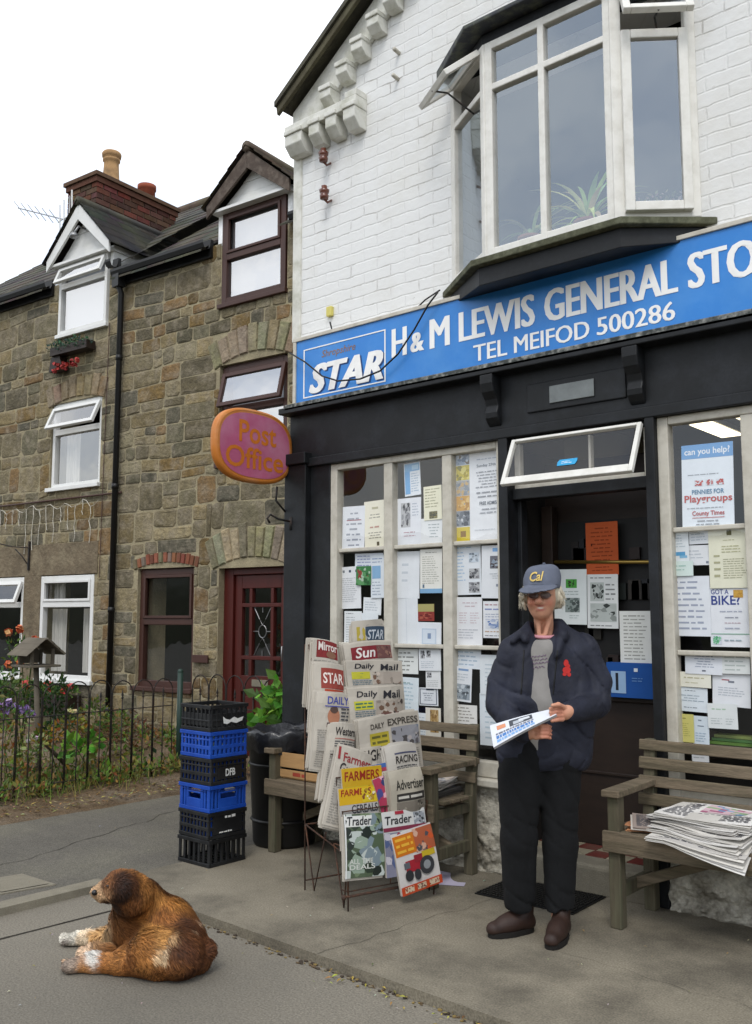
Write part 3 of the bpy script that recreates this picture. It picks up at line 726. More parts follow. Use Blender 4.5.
# the brick chimney stack on the left cottage
def chimney():
    ch = MB(); r = random.Random(4); bz, tz = 5.7, 7.06; s0, s1, o0, o1 = 5.44, 6.04, -.36, -1.72
    kb(ch, s0 + .012, s1 - .012, bz, tz, o1 + .012, o0 - .012, col='#5e5044')
    def face(P, L):
        z = bz; row = 0
        while z < tz - .03:
            x = -(.11 if row % 2 else 0)
            while x < L:
                a, b = max(x, 0), min(x + .215, L)
                if b - a > .03: P(a + .004, b - .004, z + .004, z + .071, tuple(q * r.uniform(.7, 1.25) for q in hx(r.choice(['#5c372b', '#653f31', '#503026', '#6c4636', '#452b24']))))
                x += .225
            z += .075; row += 1
    face(lambda a, b, c, d, col: kb(ch, s0 + a, s0 + b, c, d, o0 - .02, o0, col=col), s1 - s0)
    face(lambda a, b, c, d, col: kb(ch, s0, s0 + .02, c, d, o0 - b, o0 - a, col=col), o0 - o1)
    for k, (e, za, zb) in enumerate(((.02, tz - .02, tz + .055), (.045, tz + .055, tz + .11))): kb(ch, s0 - e, s1 + e, za, zb, o1 - e, o0 + e, col=('#583729', '#5d4736')[k])
    kb(ch, s0 + .02, s1 - .02, tz + .11, tz + .14, o1 + .05, o0 - .05, col='#6d6355')
    c = ch.build('chimney_stack', 'red_brick', cottL, bevel=.004)
    p = K(5.72, tz + .13, -.80); m = MB()
    m.lathe([(.13, 0), (.13, .04), (.115, .06), (.10, .30), (.098, .36), (.115, .375), (.115, .40), (.10, .415), (.125, .43), (.13, .48), (.115, .50), (.09, .505)], p, n=18, col='#a8855c'); m.build('chimney_pot', 'clay_pot', c)
    p = K(5.72, tz + .13, -1.42); m = MB(); m.lathe([(.12, 0), (.115, .2), (.13, .21), (.13, .27), (.10, .275)], p, n=18, col='#8d4a35'); m.build('chimney_pot', 'clay_pot', c)
chimney()
# ------------------------------------------------------------------ the shop
def brick_paint(name):
    m = bpy.data.materials.new(name); m.use_nodes = True; t = m.node_tree; t.nodes.clear()
    out = N(t, 'ShaderNodeOutputMaterial'); b = N(t, 'ShaderNodeBsdfPrincipled'); t.links.new(b.outputs[0], out.inputs[0])
    tcn = N(t, 'ShaderNodeTexCoord'); sp = N(t, 'ShaderNodeSeparateXYZ'); t.links.new(tcn.outputs['Object'], sp.inputs[0])
    ad = N(t, 'ShaderNodeMath', operation='ADD'); t.links.new(sp.outputs[0], ad.inputs[0]); t.links.new(sp.outputs[1], ad.inputs[1])
    cb = N(t, 'ShaderNodeCombineXYZ'); t.links.new(ad.outputs[0], cb.inputs[0]); t.links.new(sp.outputs[2], cb.inputs[1])
    dn = N(t, 'ShaderNodeTexNoise'); dn.inputs['Scale'].default_value = 9; dn.inputs['Detail'].default_value = 4; t.links.new(tcn.outputs['Object'], dn.inputs[0])
    ms = N(t, 'ShaderNodeVectorMath', operation='MULTIPLY_ADD'); ms.inputs[1].default_value = (.028, .028, .0); ms.inputs[2].default_value = (-.014, -.014, 0); t.links.new(dn.outputs['Color'], ms.inputs[0])
    av = N(t, 'ShaderNodeVectorMath', operation='ADD'); t.links.new(cb.outputs[0], av.inputs[0]); t.links.new(ms.outputs[0], av.inputs[1])
    br = N(t, 'ShaderNodeTexBrick'); br.inputs['Scale'].default_value = 1; br.inputs['Brick Width'].default_value = .24; br.inputs['Row Height'].default_value = .081
    br.inputs['Mortar Size'].default_value = .007; br.inputs['Mortar Smooth'].default_value = .6; t.links.new(av.outputs[0], br.inputs[0])
    br.inputs['Color1'].default_value = (1, 1, 1, 1); br.inputs['Color2'].default_value = (.93, .93, .93, 1); br.inputs['Mortar'].default_value = (.9, .9, .9, 1)
    # noise picks the joints whose shadow lines are painted darker
    n1 = N(t, 'ShaderNodeTexNoise'); n1.inputs['Scale'].default_value = 3.4; n1.inputs['Detail'].default_value = 6; n1.inputs['Roughness'].default_value = .7; t.links.new(tcn.outputs['Object'], n1.inputs[0])
    r1 = N(t, 'ShaderNodeMapRange'); r1.inputs[1].default_value = .50; r1.inputs[2].default_value = .66; t.links.new(n1.outputs[0], r1.inputs[0])
    mu = N(t, 'ShaderNodeMath', operation='MULTIPLY'); t.links.new(br.outputs['Fac'], mu.inputs[0]); t.links.new(r1.outputs[0], mu.inputs[1])
    base = N(t, 'ShaderNodeMix', data_type='RGBA'); base.inputs[6].default_value = col4((.73, .73, .715)); base.inputs[7].default_value = col4(hx('#9b9690'))
    mu2 = N(t, 'ShaderNodeMath', operation='MULTIPLY'); mu2.inputs[1].default_value = .75; t.links.new(mu.outputs[0], mu2.inputs[0]); t.links.new(mu2.outputs[0], base.inputs[0])
    # faint grime and flaked spots
    n2 = N(t, 'ShaderNodeTexNoise'); n2.inputs['Scale'].default_value = 1.4; n2.inputs['Detail'].default_value = 8; n2.inputs['Roughness'].default_value = .68; t.links.new(tcn.outputs['Object'], n2.inputs[0])
    r2 = N(t, 'ShaderNodeMapRange'); r2.inputs[1].default_value = .48; r2.inputs[2].default_value = .78; r2.inputs[4].default_value = .65; t.links.new(n2.outputs[0], r2.inputs[0])
    g = N(t, 'ShaderNodeMix', data_type='RGBA'); t.links.new(r2.outputs[0], g.inputs[0]); t.links.new(base.outputs[2], g.inputs[6]); g.inputs[7].default_value = col4(hx('#c9c5ba'))
    n3 = N(t, 'ShaderNodeTexNoise'); n3.inputs['Scale'].default_value = 14; n3.inputs['Detail'].default_value = 5; n3.inputs['Roughness'].default_value = .75; t.links.new(tcn.outputs['Object'], n3.inputs[0])
    r3 = N(t, 'ShaderNodeMapRange'); r3.inputs[1].default_value = .655; r3.inputs[2].default_value = .72; r3.inputs[4].default_value = .5; t.links.new(n3.outputs[0], r3.inputs[0])
    g2 = N(t, 'ShaderNodeMix', data_type='RGBA'); t.links.new(r3.outputs[0], g2.inputs[0]); t.links.new(g.outputs[2], g2.inputs[6]); g2.inputs[7].default_value = col4(hx('#8f877c'))
    mul = N(t, 'ShaderNodeMix', data_type='RGBA', blend_type='MULTIPLY'); mul.inputs[0].default_value = .2; t.links.new(g2.outputs[2], mul.inputs[6]); t.links.new(br.outputs['Color'], mul.inputs[7])
    t.links.new(mul.outputs[2], b.inputs['Base Color']); b.inputs['Roughness'].default_value = .65; b.inputs['Specular IOR Level'].default_value = .3
    hm = N(t, 'ShaderNodeMath', operation='MULTIPLY_ADD'); hm.inputs[1].default_value = -1; hm.inputs[2].default_value = 1; t.links.new(br.outputs['Fac'], hm.inputs[0])
    n4 = N(t, 'ShaderNodeTexNoise'); n4.inputs['Scale'].default_value = 26; n4.inputs['Detail'].default_value = 6; t.links.new(tcn.outputs['Object'], n4.inputs[0])
    hs = N(t, 'ShaderNodeMath', operation='MULTIPLY_ADD'); hs.inputs[1].default_value = .9; t.links.new(n4.outputs[0], hs.inputs[0]); t.links.new(hm.outputs[0], hs.inputs[2])
    bp = N(t, 'ShaderNodeBump'); bp.inputs['Strength'].default_value = .42; bp.inputs['Distance'].default_value = .008; t.links.new(hs.outputs[0], bp.inputs['Height']); t.links.new(bp.outputs[0], b.inputs['Normal'])
    MATS[name] = m
brick_paint('painted_brick')
pmat('white_paint', hx('#dcdad3'), rough=.5, var=.06, vscale=5, tint=hx('#a9a496'), tscale=11, tamt=.3, bump=.12, bscale=50)
pmat('cream_paint', hx('#c0bbae'), rough=.5, var=.1, vscale=5, tint=hx('#8d8574'), tscale=12, tamt=.4, bump=.2, bscale=60)
pmat('corbel_paint', hx('#d3d2ca'), rough=.7, var=.1, vscale=8, tint=hx('#8d8c70'), tscale=7, tamt=.5, bump=.3, bscale=30)
pmat('stall_paint', hx('#b9b4a6'), rough=.85, var=.12, vscale=4, tint=hx('#5a5344'), tscale=4.5, tamt=.9, bump=1, bscale=22, bdist=.022, fine=.2, fscale=60)
pmat('navy_paint', hx('#0e1012'), rough=.55, var=.3, vscale=6, tint=hx('#22252a'), tscale=5, tamt=.6, bump=.2, bscale=26, fine=.2, fscale=60)
pmat('sign_blue', hx('#2f7cc8'), rough=.38, var=.06, vscale=2, tint=hx('#5f9bd2'), tscale=3, tamt=.3, bump=.03)
pmat('sign_white', hx('#ecebe8'), rough=.45, var=.05, bump=0)
pmat('sign_ledge', hx('#3b3f3d'), rough=.8, var=.4, vscale=14, tint=hx('#b9b9b4'), tscale=22, tamt=.55, bump=.4)
pmat('lead_grey', hx('#33353a'), rough=.6, var=.35, vscale=9, tint=hx('#6d7158'), tscale=12, tamt=.55, bump=.4, bscale=40)
pmat('moss_edge', hx('#4c4d3c'), rough=.95, var=.4, vscale=18, tint=hx('#7b7d68'), tscale=16, tamt=.5, bump=.8, bscale=60)
pmat('verge_wood', hx('#4d4838'), rough=.9, var=.3, vscale=9, tint=hx('#6e6c55'), tscale=6, tamt=.5, bump=.3)
pmat('inside_plaster', hx('#9b978c'), rough=.9, var=.1, vscale=1.5, bump=0)
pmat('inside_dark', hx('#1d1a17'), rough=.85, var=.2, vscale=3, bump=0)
pmat('dark_wood', hx('#261b14'), rough=.55, var=.3, vscale=5, stretch=(1, 4, 4), bump=.1)
pmat('reveal_wood', hx('#3d281c'), rough=.6, var=.3, vscale=5, stretch=(4, 4, .6), bump=.1)
pmat('brass', hx('#9b8143'), rough=.35, var=.1, metallic=.8, bump=0)
pmat('ceramic', hx('#5f3324'), rough=.25, var=.2, bump=0, spec=.6)
pmat('tile', attr=True, rough=.6, var=.12, vscale=9, tint=hx('#5d5448'), tscale=6, tamt=.4, bump=.1)
pmat('plate', hx('#6f7372'), rough=.45, var=.2, vscale=14, metallic=.4, bump=.05)
glass_mat('shop_glass', refl=.8, base=.0, wob=.12)
glass_mat('bay_glass', refl=1.8, base=.09, wob=.12, coat=(.80, .90, 1.0))  # coat tints the reflections blue, standing in for sky colour
pmat('paper', attr=True, rough=.8, var=.05, vscale=12, bump=.15, bscale=18, bdist=.004, spec=.2)
pmat('goods', attr=True, rough=.6, var=.2, vscale=9, bump=0)
emit_mat('lamp_tube', '#fff1cc', 2.4)

D = 4.71; SX0, SX1 = -4.80, -0.32; SXC = (SX0 + SX1) / 2; GZ0 = 5.10; GS = .70
shop = thing('village_shop', 'white painted brick village shop with a dark shopfront and blue fascia sign', 'shop', (SXC, D, 0))
def gz(x): return GZ0 + GS * (min(x - SX0, SX1 - x)) + .09
BX = (-3.33, -1.80, 3.53, 4.87)
# front wall above the shopfront, with the bay opening
m = MB()
def vq(x0, x1, z0, z1, y=D): m.quad((x0, y, z0), (x1, y, z0), (x1, y, z1), (x0, y, z1))
vq(SX0, BX[0], 2.6, GZ0); vq(BX[1], SX1, 2.6, GZ0); vq(BX[0], BX[1], 2.6, BX[2]); vq(BX[0], BX[1], BX[3], GZ0)
m.add([(SX0, D, GZ0), (SX1, D, GZ0), (SX1, D, gz(SX1)), (SXC, D, gz(SXC)), (SX0, D, gz(SX0))], [(0, 1, 2, 3, 4)])
m.quad((SX0, 9.5, -.1), (SX0, D, -.1), (SX0, D, GZ0 + .09), (SX0, 9.5, GZ0 + .09))     # side wall along the cottage path
m.quad((SX1, D, -.1), (SX1, 9.5, -.1), (SX1, 9.5, GZ0 + .09), (SX1, D, GZ0 + .09))
for x in (BX[0], BX[1]): m.quad((x, D, BX[2]), (x, D + .3, BX[2]), (x, D + .3, BX[3]), (x, D, BX[3]))
m.quad((BX[0], D, BX[3]), (BX[1], D, BX[3]), (BX[1], D + .3, BX[3]), (BX[0], D + .3, BX[3])); m.quad((BX[0], D, BX[2]), (BX[0], D + .3, BX[2]), (BX[1], D + .3, BX[2]), (BX[1], D, BX[2]))
m.build('wall', 'painted_brick', shop)
m = MB(); m.box(SX0 - .012, SX0 + .075, D - .012, D + .06, 3.44, 4.86); m.build('corner_strip', 'corbel_paint', shop, bevel=.01)
# kneeler of corbels, and the dentils climbing the gable
m = MB()
def dent(x, z, w=.105, h=.10, y=.11):
    m.prism([(0, 0), (y * .55, 0), (y, h * .45), (y, h), (0, h)], (x - w / 2, D, z - h / 2), -Y_, Z_, w)
    m.box(x - w / 2 - .004, x + w / 2 + .004, D - y - .012, D, z + h / 2, z + h / 2 + .035)
for sg in (1, -1):
    mx = lambda x: x if sg == 1 else SX0 + SX1 - x
    for x, z in [(-4.40, 5.155), (-4.243, 5.275), (-4.10, 5.395), (-3.953, 5.515), (-3.81, 5.628)] + [(-3.81 + .147 * i, 5.628 + .12 * i * .88) for i in range(1, 9)]:
        if sg == -1 or x < SXC - .05: dent(mx(x), z)
    for x, w in [(-4.70, .17), (-4.49, .10), (-4.325, .10), (-4.15, .11)]: dent(mx(x), 4.90, w, .14, .13)
    a, b = sorted((mx(-4.795), mx(-4.09))); m.box(a, b, D - .125, D, 4.972, 5.05)
    a, b = sorted((mx(-4.20), mx(-4.09))); m.box(a, b, D - .12, D, 5.05, 5.10)
    # sloping plain band above the dentils
    P = lambda x, z: (mx(x), z)
    pl = [(-4.80, 5.05), (-4.80, 5.20), (SXC, gz(SXC) + .0), (SXC, gz(SXC) - .14), (-4.55, 5.06)]
    pl = [(mx(x) - SXC, z) for x, z in pl]
    if sg == 1: pl = pl[::-1]
    m.prism(pl, (SXC, D - .035, 0), X_, Z_, .034)
m.build('corbel_course', 'corbel_paint', shop, bevel=.006)
# roof and dark verge
m = MB()
for sg in (1, -1):
    f = lambda x: x if sg == 1 else SX0 + SX1 - x
    zt = lambda x: GZ0 + GS * (x - SX0) + .10
    x0, x1 = SX0 - .06, SXC
    for (ya, yb, t0, t1) in ((D - .17, 9.6, .06, .10),):
        a, b = (f(x0), zt(x0)), (f(x1), zt(x1))
        m.quad((a[0], ya, a[1] + t1), (b[0], ya, b[1] + t1), (b[0], yb, b[1] + t1), (a[0], yb, a[1] + t1), col='#464440')
        m.quad((a[0], ya, a[1] + t0), (b[0], ya, b[1] + t0), (b[0], yb, b[1] + t0), (a[0], yb, a[1] + t0), col='#3a372f')
        m.quad((a[0], ya, a[1] + t0), (b[0], ya, b[1] + t0), (b[0], ya, b[1] + t1), (a[0], ya, a[1] + t1), col='#4a473e')
        m.quad((a[0], ya, a[1] + t0), (a[0], yb, a[1] + t0), (a[0], yb, a[1] + t1), (a[0], ya, a[1] + t1), col='#4a473e')
m.build('roof', 'roof_slate', shop)
m = MB()
for sg in (1, -1):
    f = lambda x: x if sg == 1 else SX0 + SX1 - x
    zt = lambda x: GZ0 + GS * (x - SX0) + .10
    p = [(f(SX0 - .06) - SXC, zt(SX0 - .06) + .06), (f(SXC) - SXC, zt(SXC) + .06), (f(SXC) - SXC, zt(SXC) - .0), (f(SX0 - .05) - SXC, zt(SX0 - .06) - .0)]
    m.prism(p if sg == -1 else p[::-1], (SXC, D - .15, 0), X_, Z_, .03)
m.build('verge', 'verge_wood', shop, bevel=.005)
# two old wire insulators and two cut off pegs
for x, z in ((-4.44, 4.735), (-4.43, 4.452)):
    m = MB(); m.lathe([(.018, -.05), (.03, -.045), (.034, -.02), (.022, -.012), (.034, .0), (.038, .02), (.02, .03), (.022, .05), (.01, .055)], (x, D - .075, z), n=12); m.tube([(x, D, z - .03), (x, D - .04, z - .06), (x, D - .075, z - .045)], .009, n=6); m.build('insulator', 'ceramic', shop)
for x, z in ((-3.80, 5.285), (-3.81, 5.10)):
    m = MB(); m.tube([(x, D + .01, z), (x, D - .06, z + .008)], .014, n=8); m.build('wall_peg', 'cream_paint', shop)
m = MB(); m.box(-4.45, -4.40, D - .03, D, 3.56, 3.63, col='#cfc36b'); m.build('junction_box', 'plain_attr', shop, bevel=.005)

# ---- bay window
WL, WR, FL, FR, BY = (BX[0], D), (BX[1], D), (-2.945, 4.475), (-2.115, 4.475), 4.475
bay = MB()     # frame bars between plan points
def post(p, z0, z1, w=.06, d=.06, dr=(1, 0)):
    dx = np.array([dr[0], dr[1], 0.]); dx /= np.linalg.norm(dx); dy = np.cross(Z_, dx)
    bay.obox((p[0], p[1], (z0 + z1) / 2), dx * w / 2, dy * d / 2, Z_ * (z1 - z0) / 2)
def rail(p, q, z, h=.05, d=.055): bay.bar((p[0], p[1], z), (q[0], q[1], z), d, h)
z0, z1, tz = 3.535, 4.86, 4.575
sl, sr = nrm([FL[0] - WL[0], FL[1] - WL[1]]), nrm([WR[0] - FR[0], WR[1] - FR[1]])
for p, dr, w in ((WL, sl, .055), (FL, sl, .05), (FR, sr, .06), (WR, sr, .055)): post(p, z0, z1, w, .06, dr)
post((FL[0] + .035, BY), z0, z1, .05); post((FR[0] - .03, BY), z0, z1, .05); MX = -2.555; post((MX, BY), z0, z1, .04)
for a, b in ((WL, FL), (FL, FR), (FR, WR)):
    for z, h in ((z0 + .025, .05), (tz, .04), (z1 - .02, .05)): rail(a, b, z, h)
bf = bay.build('bay_window', 'white_paint', shop, bevel=.006)
def pane(p, q, za, zb, mat='bay_glass', par=None, name='pane', off=.0):
    g = MB(); d = nrm([q[0] - p[0], q[1] - p[1]]); n_ = np.array([d[1], -d[0]]) * off
    g.quad((p[0] + n_[0], p[1] + n_[1], za), (q[0] + n_[0], q[1] + n_[1], za), (q[0] + n_[0], q[1] + n_[1], zb), (p[0] + n_[0], p[1] + n_[1], zb)); return g.build(name, mat, par)
for a, b in ((WL, FL), (FL, (MX, BY)), ((MX, BY), FR)):
    pane(a, b, z0 + .04, tz, par=bf)
pane(FL, (MX, BY), tz, z1 - .03, par=bf); pane((MX, BY), FR, tz, z1 - .03, par=bf)
# casement on the right, standing slightly proud, and the two open top lights
def casement(p, q, za, zb, off, w=.05):
    d = nrm([q[0] - p[0], q[1] - p[1], 0]); n_ = np.array([d[1], -d[0], 0]) * off; P = np.array([p[0], p[1], 0.]) + n_; L = np.linalg.norm([q[0] - p[0], q[1] - p[1]])
    c = MB(); nn = np.array([d[1], -d[0], 0])
    for u0, u1, v0, v1 in ((0, w, za, zb), (L - w, L, za, zb), (w, L - w, za, za + w), (w, L - w, zb - w, zb)): c.obox(P + d * (u0 + u1) / 2 + Z_ * (v0 + v1) / 2, d * (u1 - u0) / 2, nn * .02, Z_ * (v1 - v0) / 2)
    o = c.build('casement', 'white_paint', bf, bevel=.005)
    g = MB(); a = P + d * w; b = P + d * (L - w); g.quad(a + Z_ * (za + w), b + Z_ * (za + w), b + Z_ * (zb - w), a + Z_ * (zb - w)); g.build('casement_pane', 'bay_glass', bf)
e = lambda p, q, t: (p[0] + (q[0] - p[0]) * t, p[1] + (q[1] - p[1]) * t)
casement(e(FR, WR, .06), e(FR, WR, .95), z0 + .03, tz - .0, .045)
def toplight(p, q, zt_, H, ang, w=.04):
    d = nrm([q[0] - p[0], q[1] - p[1], 0]); nn = np.array([d[1], -d[0], 0]); th = R_(ang); dn = -Z_ * math.cos(th) + nn * math.sin(th); n2 = nn * math.cos(th) + Z_ * math.sin(th)
    P = np.array([p[0], p[1], zt_]) + nn * .04; L = np.linalg.norm([q[0] - p[0], q[1] - p[1]]); c = MB()
    for u0, u1, v0, v1 in ((0, w, 0, H), (L - w, L, 0, H), (w, L - w, 0, w), (w, L - w, H - w, H)): c.obox(P + d * (u0 + u1) / 2 + dn * (v0 + v1) / 2, d * (u1 - u0) / 2, n2 * .018, dn * (v1 - v0) / 2)
    c.build('opening_light', 'white_paint', bf, bevel=.004)
    g = MB(); g.quad(P + d * w + dn * (H - w), P + d * (L - w) + dn * (H - w), P + d * (L - w) + dn * w, P + d * w + dn * w); g.build('light_pane', 'bay_glass', bf)
    s = MB(); s.tube([P + d * L * .5 + dn * H, P + d * L * .5 + dn * H * .8 - nn * .06 - Z_ * .03, np.array([p[0], p[1], zt_ - H - .02]) + d * L * .6], .006, n=5); s.build('stay', 'iron', bf)
toplight(e(WL, FL, .05), e(WL, FL, .98), z1 - .03, .28, 52); toplight(e(FR, WR, .04), e(FR, WR, .97), z1 - .02, .27, 30)
# roof of the bay (lead) and the deep dark sill box
def band(P, z0, z1, zw0=None, zw1=None):
    b = MB(); n = len(P); top = [(x, y, z1 if zw1 is None else zw1[i]) for i, (x, y) in enumerate(P)]; bot = [(x, y, z0 if zw0 is None else zw0[i]) for i, (x, y) in enumerate(P)]
    b.add(bot + top, [tuple(range(n - 1, -1, -1)), tuple(range(n, 2 * n))] + [(i, (i + 1) % n, n + (i + 1) % n, n + i) for i in range(n)]); return b
outl = lambda o, b=.0: [(BX[0] - o * 1.2, D - .002), (FL[0] - o * .55, BY - o), (FR[0] + o * .55, BY - o), (BX[1] + o * 1.2, D - .002)]
band(outl(.02), 4.865, 4.93).build('bay_fascia', 'navy_paint', bf, bevel=.005)
band(outl(.13), 0, 0, zw0=[4.955, 4.935, 4.935, 4.955], zw1=[5.03, 4.965, 4.965, 5.03]).build('bay_roof', 'lead_grey', bf, bevel=.008)
band(outl(.10), 3.475, 3.515).build('sill', 'moss_edge', bf, bevel=.006)
b = band(outl(.055), 0, 0, zw0=[3.40, 3.365, 3.365, 3.40], zw1=[3.474] * 4); b.build('sill_box', 'navy_paint', bf, bevel=.005)
# room behind the bay
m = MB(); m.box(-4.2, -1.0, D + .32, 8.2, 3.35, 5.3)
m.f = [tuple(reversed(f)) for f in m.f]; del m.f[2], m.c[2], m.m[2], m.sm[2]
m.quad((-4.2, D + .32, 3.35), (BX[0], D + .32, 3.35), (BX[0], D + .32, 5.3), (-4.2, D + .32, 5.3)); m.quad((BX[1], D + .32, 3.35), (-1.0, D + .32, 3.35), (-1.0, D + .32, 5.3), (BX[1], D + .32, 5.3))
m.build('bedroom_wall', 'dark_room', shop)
m = MB(); m.add([(x, y, 3.53) for x, y in outl(-.03)] + [(BX[1], D + .3, 3.53), (BX[0], D + .3, 3.53)], [(0, 1, 2, 3, 4, 5)]); m.build('window_board', 'white_paint', bf)

# ---- shopfront
WX0, WX1, DX0, DX1 = -4.41, -3.02, -2.955, -2.10       # left window, door opening
RX0 = -2.045
m = MB()
m.box(-4.60, WX0, D - .02, D + .1, 0.476, 2.52); m.build('pilaster', 'navy_paint', shop, bevel=.006); m = MB()
m.box(SX0 - .01, -4.60, D - .07, D + .1, 0.12, 2.52)          # left pilaster and its inner board
m.box(SX0 - .03, -4.58, D - .095, D + .1, 0, .13); m.box(SX0 - .03, -4.58, D - .10, D + .1, 2.52, 2.60)
m.build('pilaster', 'navy_paint', shop, bevel=.006)
for q in ((WX1, DX0, D - .05), (DX1, RX0, D - .05), (-.55, SX1 + .01, D - .07)): m = MB(); m.box(q[0], q[1], q[2], D + .1, 0, 2.52); m.build('pilaster', 'navy_paint', shop, bevel=.006)
m = MB()
m.box(SX0, SX1, D - .03, D + .1, 2.56, 2.945)                       # frieze board under the sign
m.box(SX0 - .01, SX1, D - .055, D, 2.50, 2.56); m.box(SX0 - .02, SX1, D - .13, D, 2.885, 2.93)
m.box(-2.82, -2.2, D - .042, D - .03, 2.63, 2.80)
m.build('frieze', 'navy_paint', shop, bevel=.006)
m = MB(); m.box(-2.665, -2.385, D - .05, D - .042, 2.665, 2.765); m.build('name_plate', 'plate', shop, bevel=.003)
for cx in (-3.045, -2.135):     # scrolled brackets
    m = MB(); pr = [(0, 2.58), (.02, 2.60), (.045, 2.63), (.05, 2.66), (.035, 2.70), (.05, 2.74), (.085, 2.78), (.10, 2.83), (.10, 2.885), (0, 2.885)]
    m.prism([(a, b) for a, b in pr], (cx - .045, D - .03, 0), -Y_, Z_, .09); m.build('bracket', 'navy_paint', shop, bevel=.008)
# white window joinery
def shop_window(x0, x1, mull, zs=.52, zt_=2.50):
    m = MB(); y0, y1 = D - .015, D + .06
    m.box(x0, x0 + .06, y0, y1, zs, zt_); m.box(x1 - .035, x1, y0, y1, zs, zt_); m.box(x0 + .06, x1 - .035, y0, y1, zt_ - .045, zt_); m.box(x0 + .06, x1 - .035, y0, y1, zs, zs + .09)
    xs = [x0 + .06]
    for c in mull: m.box(c - .036, c + .036, y0 + .004, y1 - .004, zs + .09, zt_ - .045); xs += [c - .036, c + .036]
    xs.append(x1 - .035)
    for a, b in zip(xs[::2], xs[1::2]):
        for z in (1.268, 1.90): m.box(a, b, y0 + .02, y1 - .02, z - .013, z + .013)
    w = m.build('shop_window', 'cream_paint', shop, bevel=.006)
    for a, b in zip(xs[::2], xs[1::2]):
        for c, d in ((zs + .09, 1.255), (1.281, 1.887), (1.913, zt_ - .045)):
            g = MB(); g.quad((a, D + .02, c), (b, D + .02, c), (b, D + .02, d), (a, D + .02, d)); g.build('pane', 'shop_glass', w)
    s = MB(); s.box(x0 - .02, x1 + .005, D - .075, D + .03, zs - .045, zs - .002); s.build('sill', 'cream_paint', w, bevel=.008)
    return w
shop_window(WX0, WX1, [-3.90, -3.425]); shop_window(RX0, -.58, [-1.575, -1.08])
for a, b in ((-4.60, WX1 - .005), (RX0 + .005, -.56)):
    m = MB(); m.box(a, b, D - .02, D + .2, .0, .475)
    # a rougher swollen plinth at the foot
    m.grid(lambda u, v: (a + (b - a) * u, D - .022 - (1 - v ** 3) * (.035 + .028 * mnoise.noise(Vector((u * 7 * (b - a), v * 2, 1))) + .030 * mnoise.noise(Vector((u * 14 * (b - a), v * 5, 2))) + .016 * mnoise.noise(Vector((u * 34 * (b - a), v * 11, 4)))), .0 + .26 * v), 190, 26, smooth=False)
    m.build('stall_riser', 'stall_paint', shop)
# recessed entrance: step, lobby floor, door head, hopper light over the door
m = MB(); m.box(DX0, DX1, D - .06, D + .55, -.02, .15); m.build('entrance_step', 'kerb_concrete', shop, bevel=.025, seg=3)
m = MB()
for i in range(7):
    for j in range(2):
        x0 = DX0 + .002 + i * .122; y0 = D + .10 + j * .122
        m.box(x0 + .002, min(x0 + .12, DX1 - .002), y0, y0 + .12, .15, .154, col=('#642a24' if (i + j) % 2 else '#928974'))
m.build('floor_tiles', 'tile', shop)
m = MB(); m.box(DX0, DX1, D + .0, D + .09, 2.135, 2.20); m.box(DX0, DX1, D + .02, D + .09, 2.47, 2.52)
for x in (DX0, DX1 - .03): m.box(x, x + .03, D + .05, D + .12, .15, 2.135)
m.build('door_head', 'navy_paint', shop, bevel=.005)
m = MB()
for x0, x1, za, zb in ((DX0 + .0, DX0 + .04, 2.2, 2.47), (DX1 - .04, DX1, 2.2, 2.47), (DX0 + .04, DX1 - .04, 2.2, 2.225), (-2.47, -2.455, 2.225, 2.47)): m.box(x0, x1, D + .03, D + .07, za, zb)
fr = m.build('over_door_frame', 'cream_paint', shop, bevel=.003)
th = R_(26); H = .31; dn = -Z_ * math.cos(th) - Y_ * math.sin(th); n2 = -Y_ * math.cos(th) + Z_ * math.sin(th); P = np.array([DX0 + .045, D - .055, 2.475]); L = DX1 - DX0 - .05; w = .035
m = MB()
for u0, u1, v0, v1 in ((0, w * .7, 0, H), (L - w * .7, L, 0, H), (w * .7, L - w * .7, 0, w * .5), (w * .7, L - w * .7, H - w * 1.3, H)): m.obox(P + X_ * (u0 + u1) / 2 + dn * (v0 + v1) / 2, X_ * (u1 - u0) / 2, n2 * .014, dn * (v1 - v0) / 2)
hl = m.build('hopper_light', 'white_paint', shop, bevel=.004)
a, b = P + X_ * w, P + X_ * (L - w); g = MB(); g.quad(a + dn * (H - w * 1.3), b + dn * (H - w * 1.3), b + dn * w * .8, a + dn * w * .8); g.build('pane', 'shop_glass', hl)
g = MB(); q = P + X_ * L * .5 + dn * (H - w * 1.3 - .045) + n2 * .003; u = X_; v = -dn; g.prism([(-.06, 0), (.05, 0), (.06, .02), (.06, .04), (-.05, .04), (-.06, .025)], q, u, v, .001, col='#3f9ccc'); words(g, q + n2 * .001 - u * .035 + v * .010, u, v, .07, .02, 2, col='#e8f2f6', seed=3); g.build('sticker', 'paper', hl)
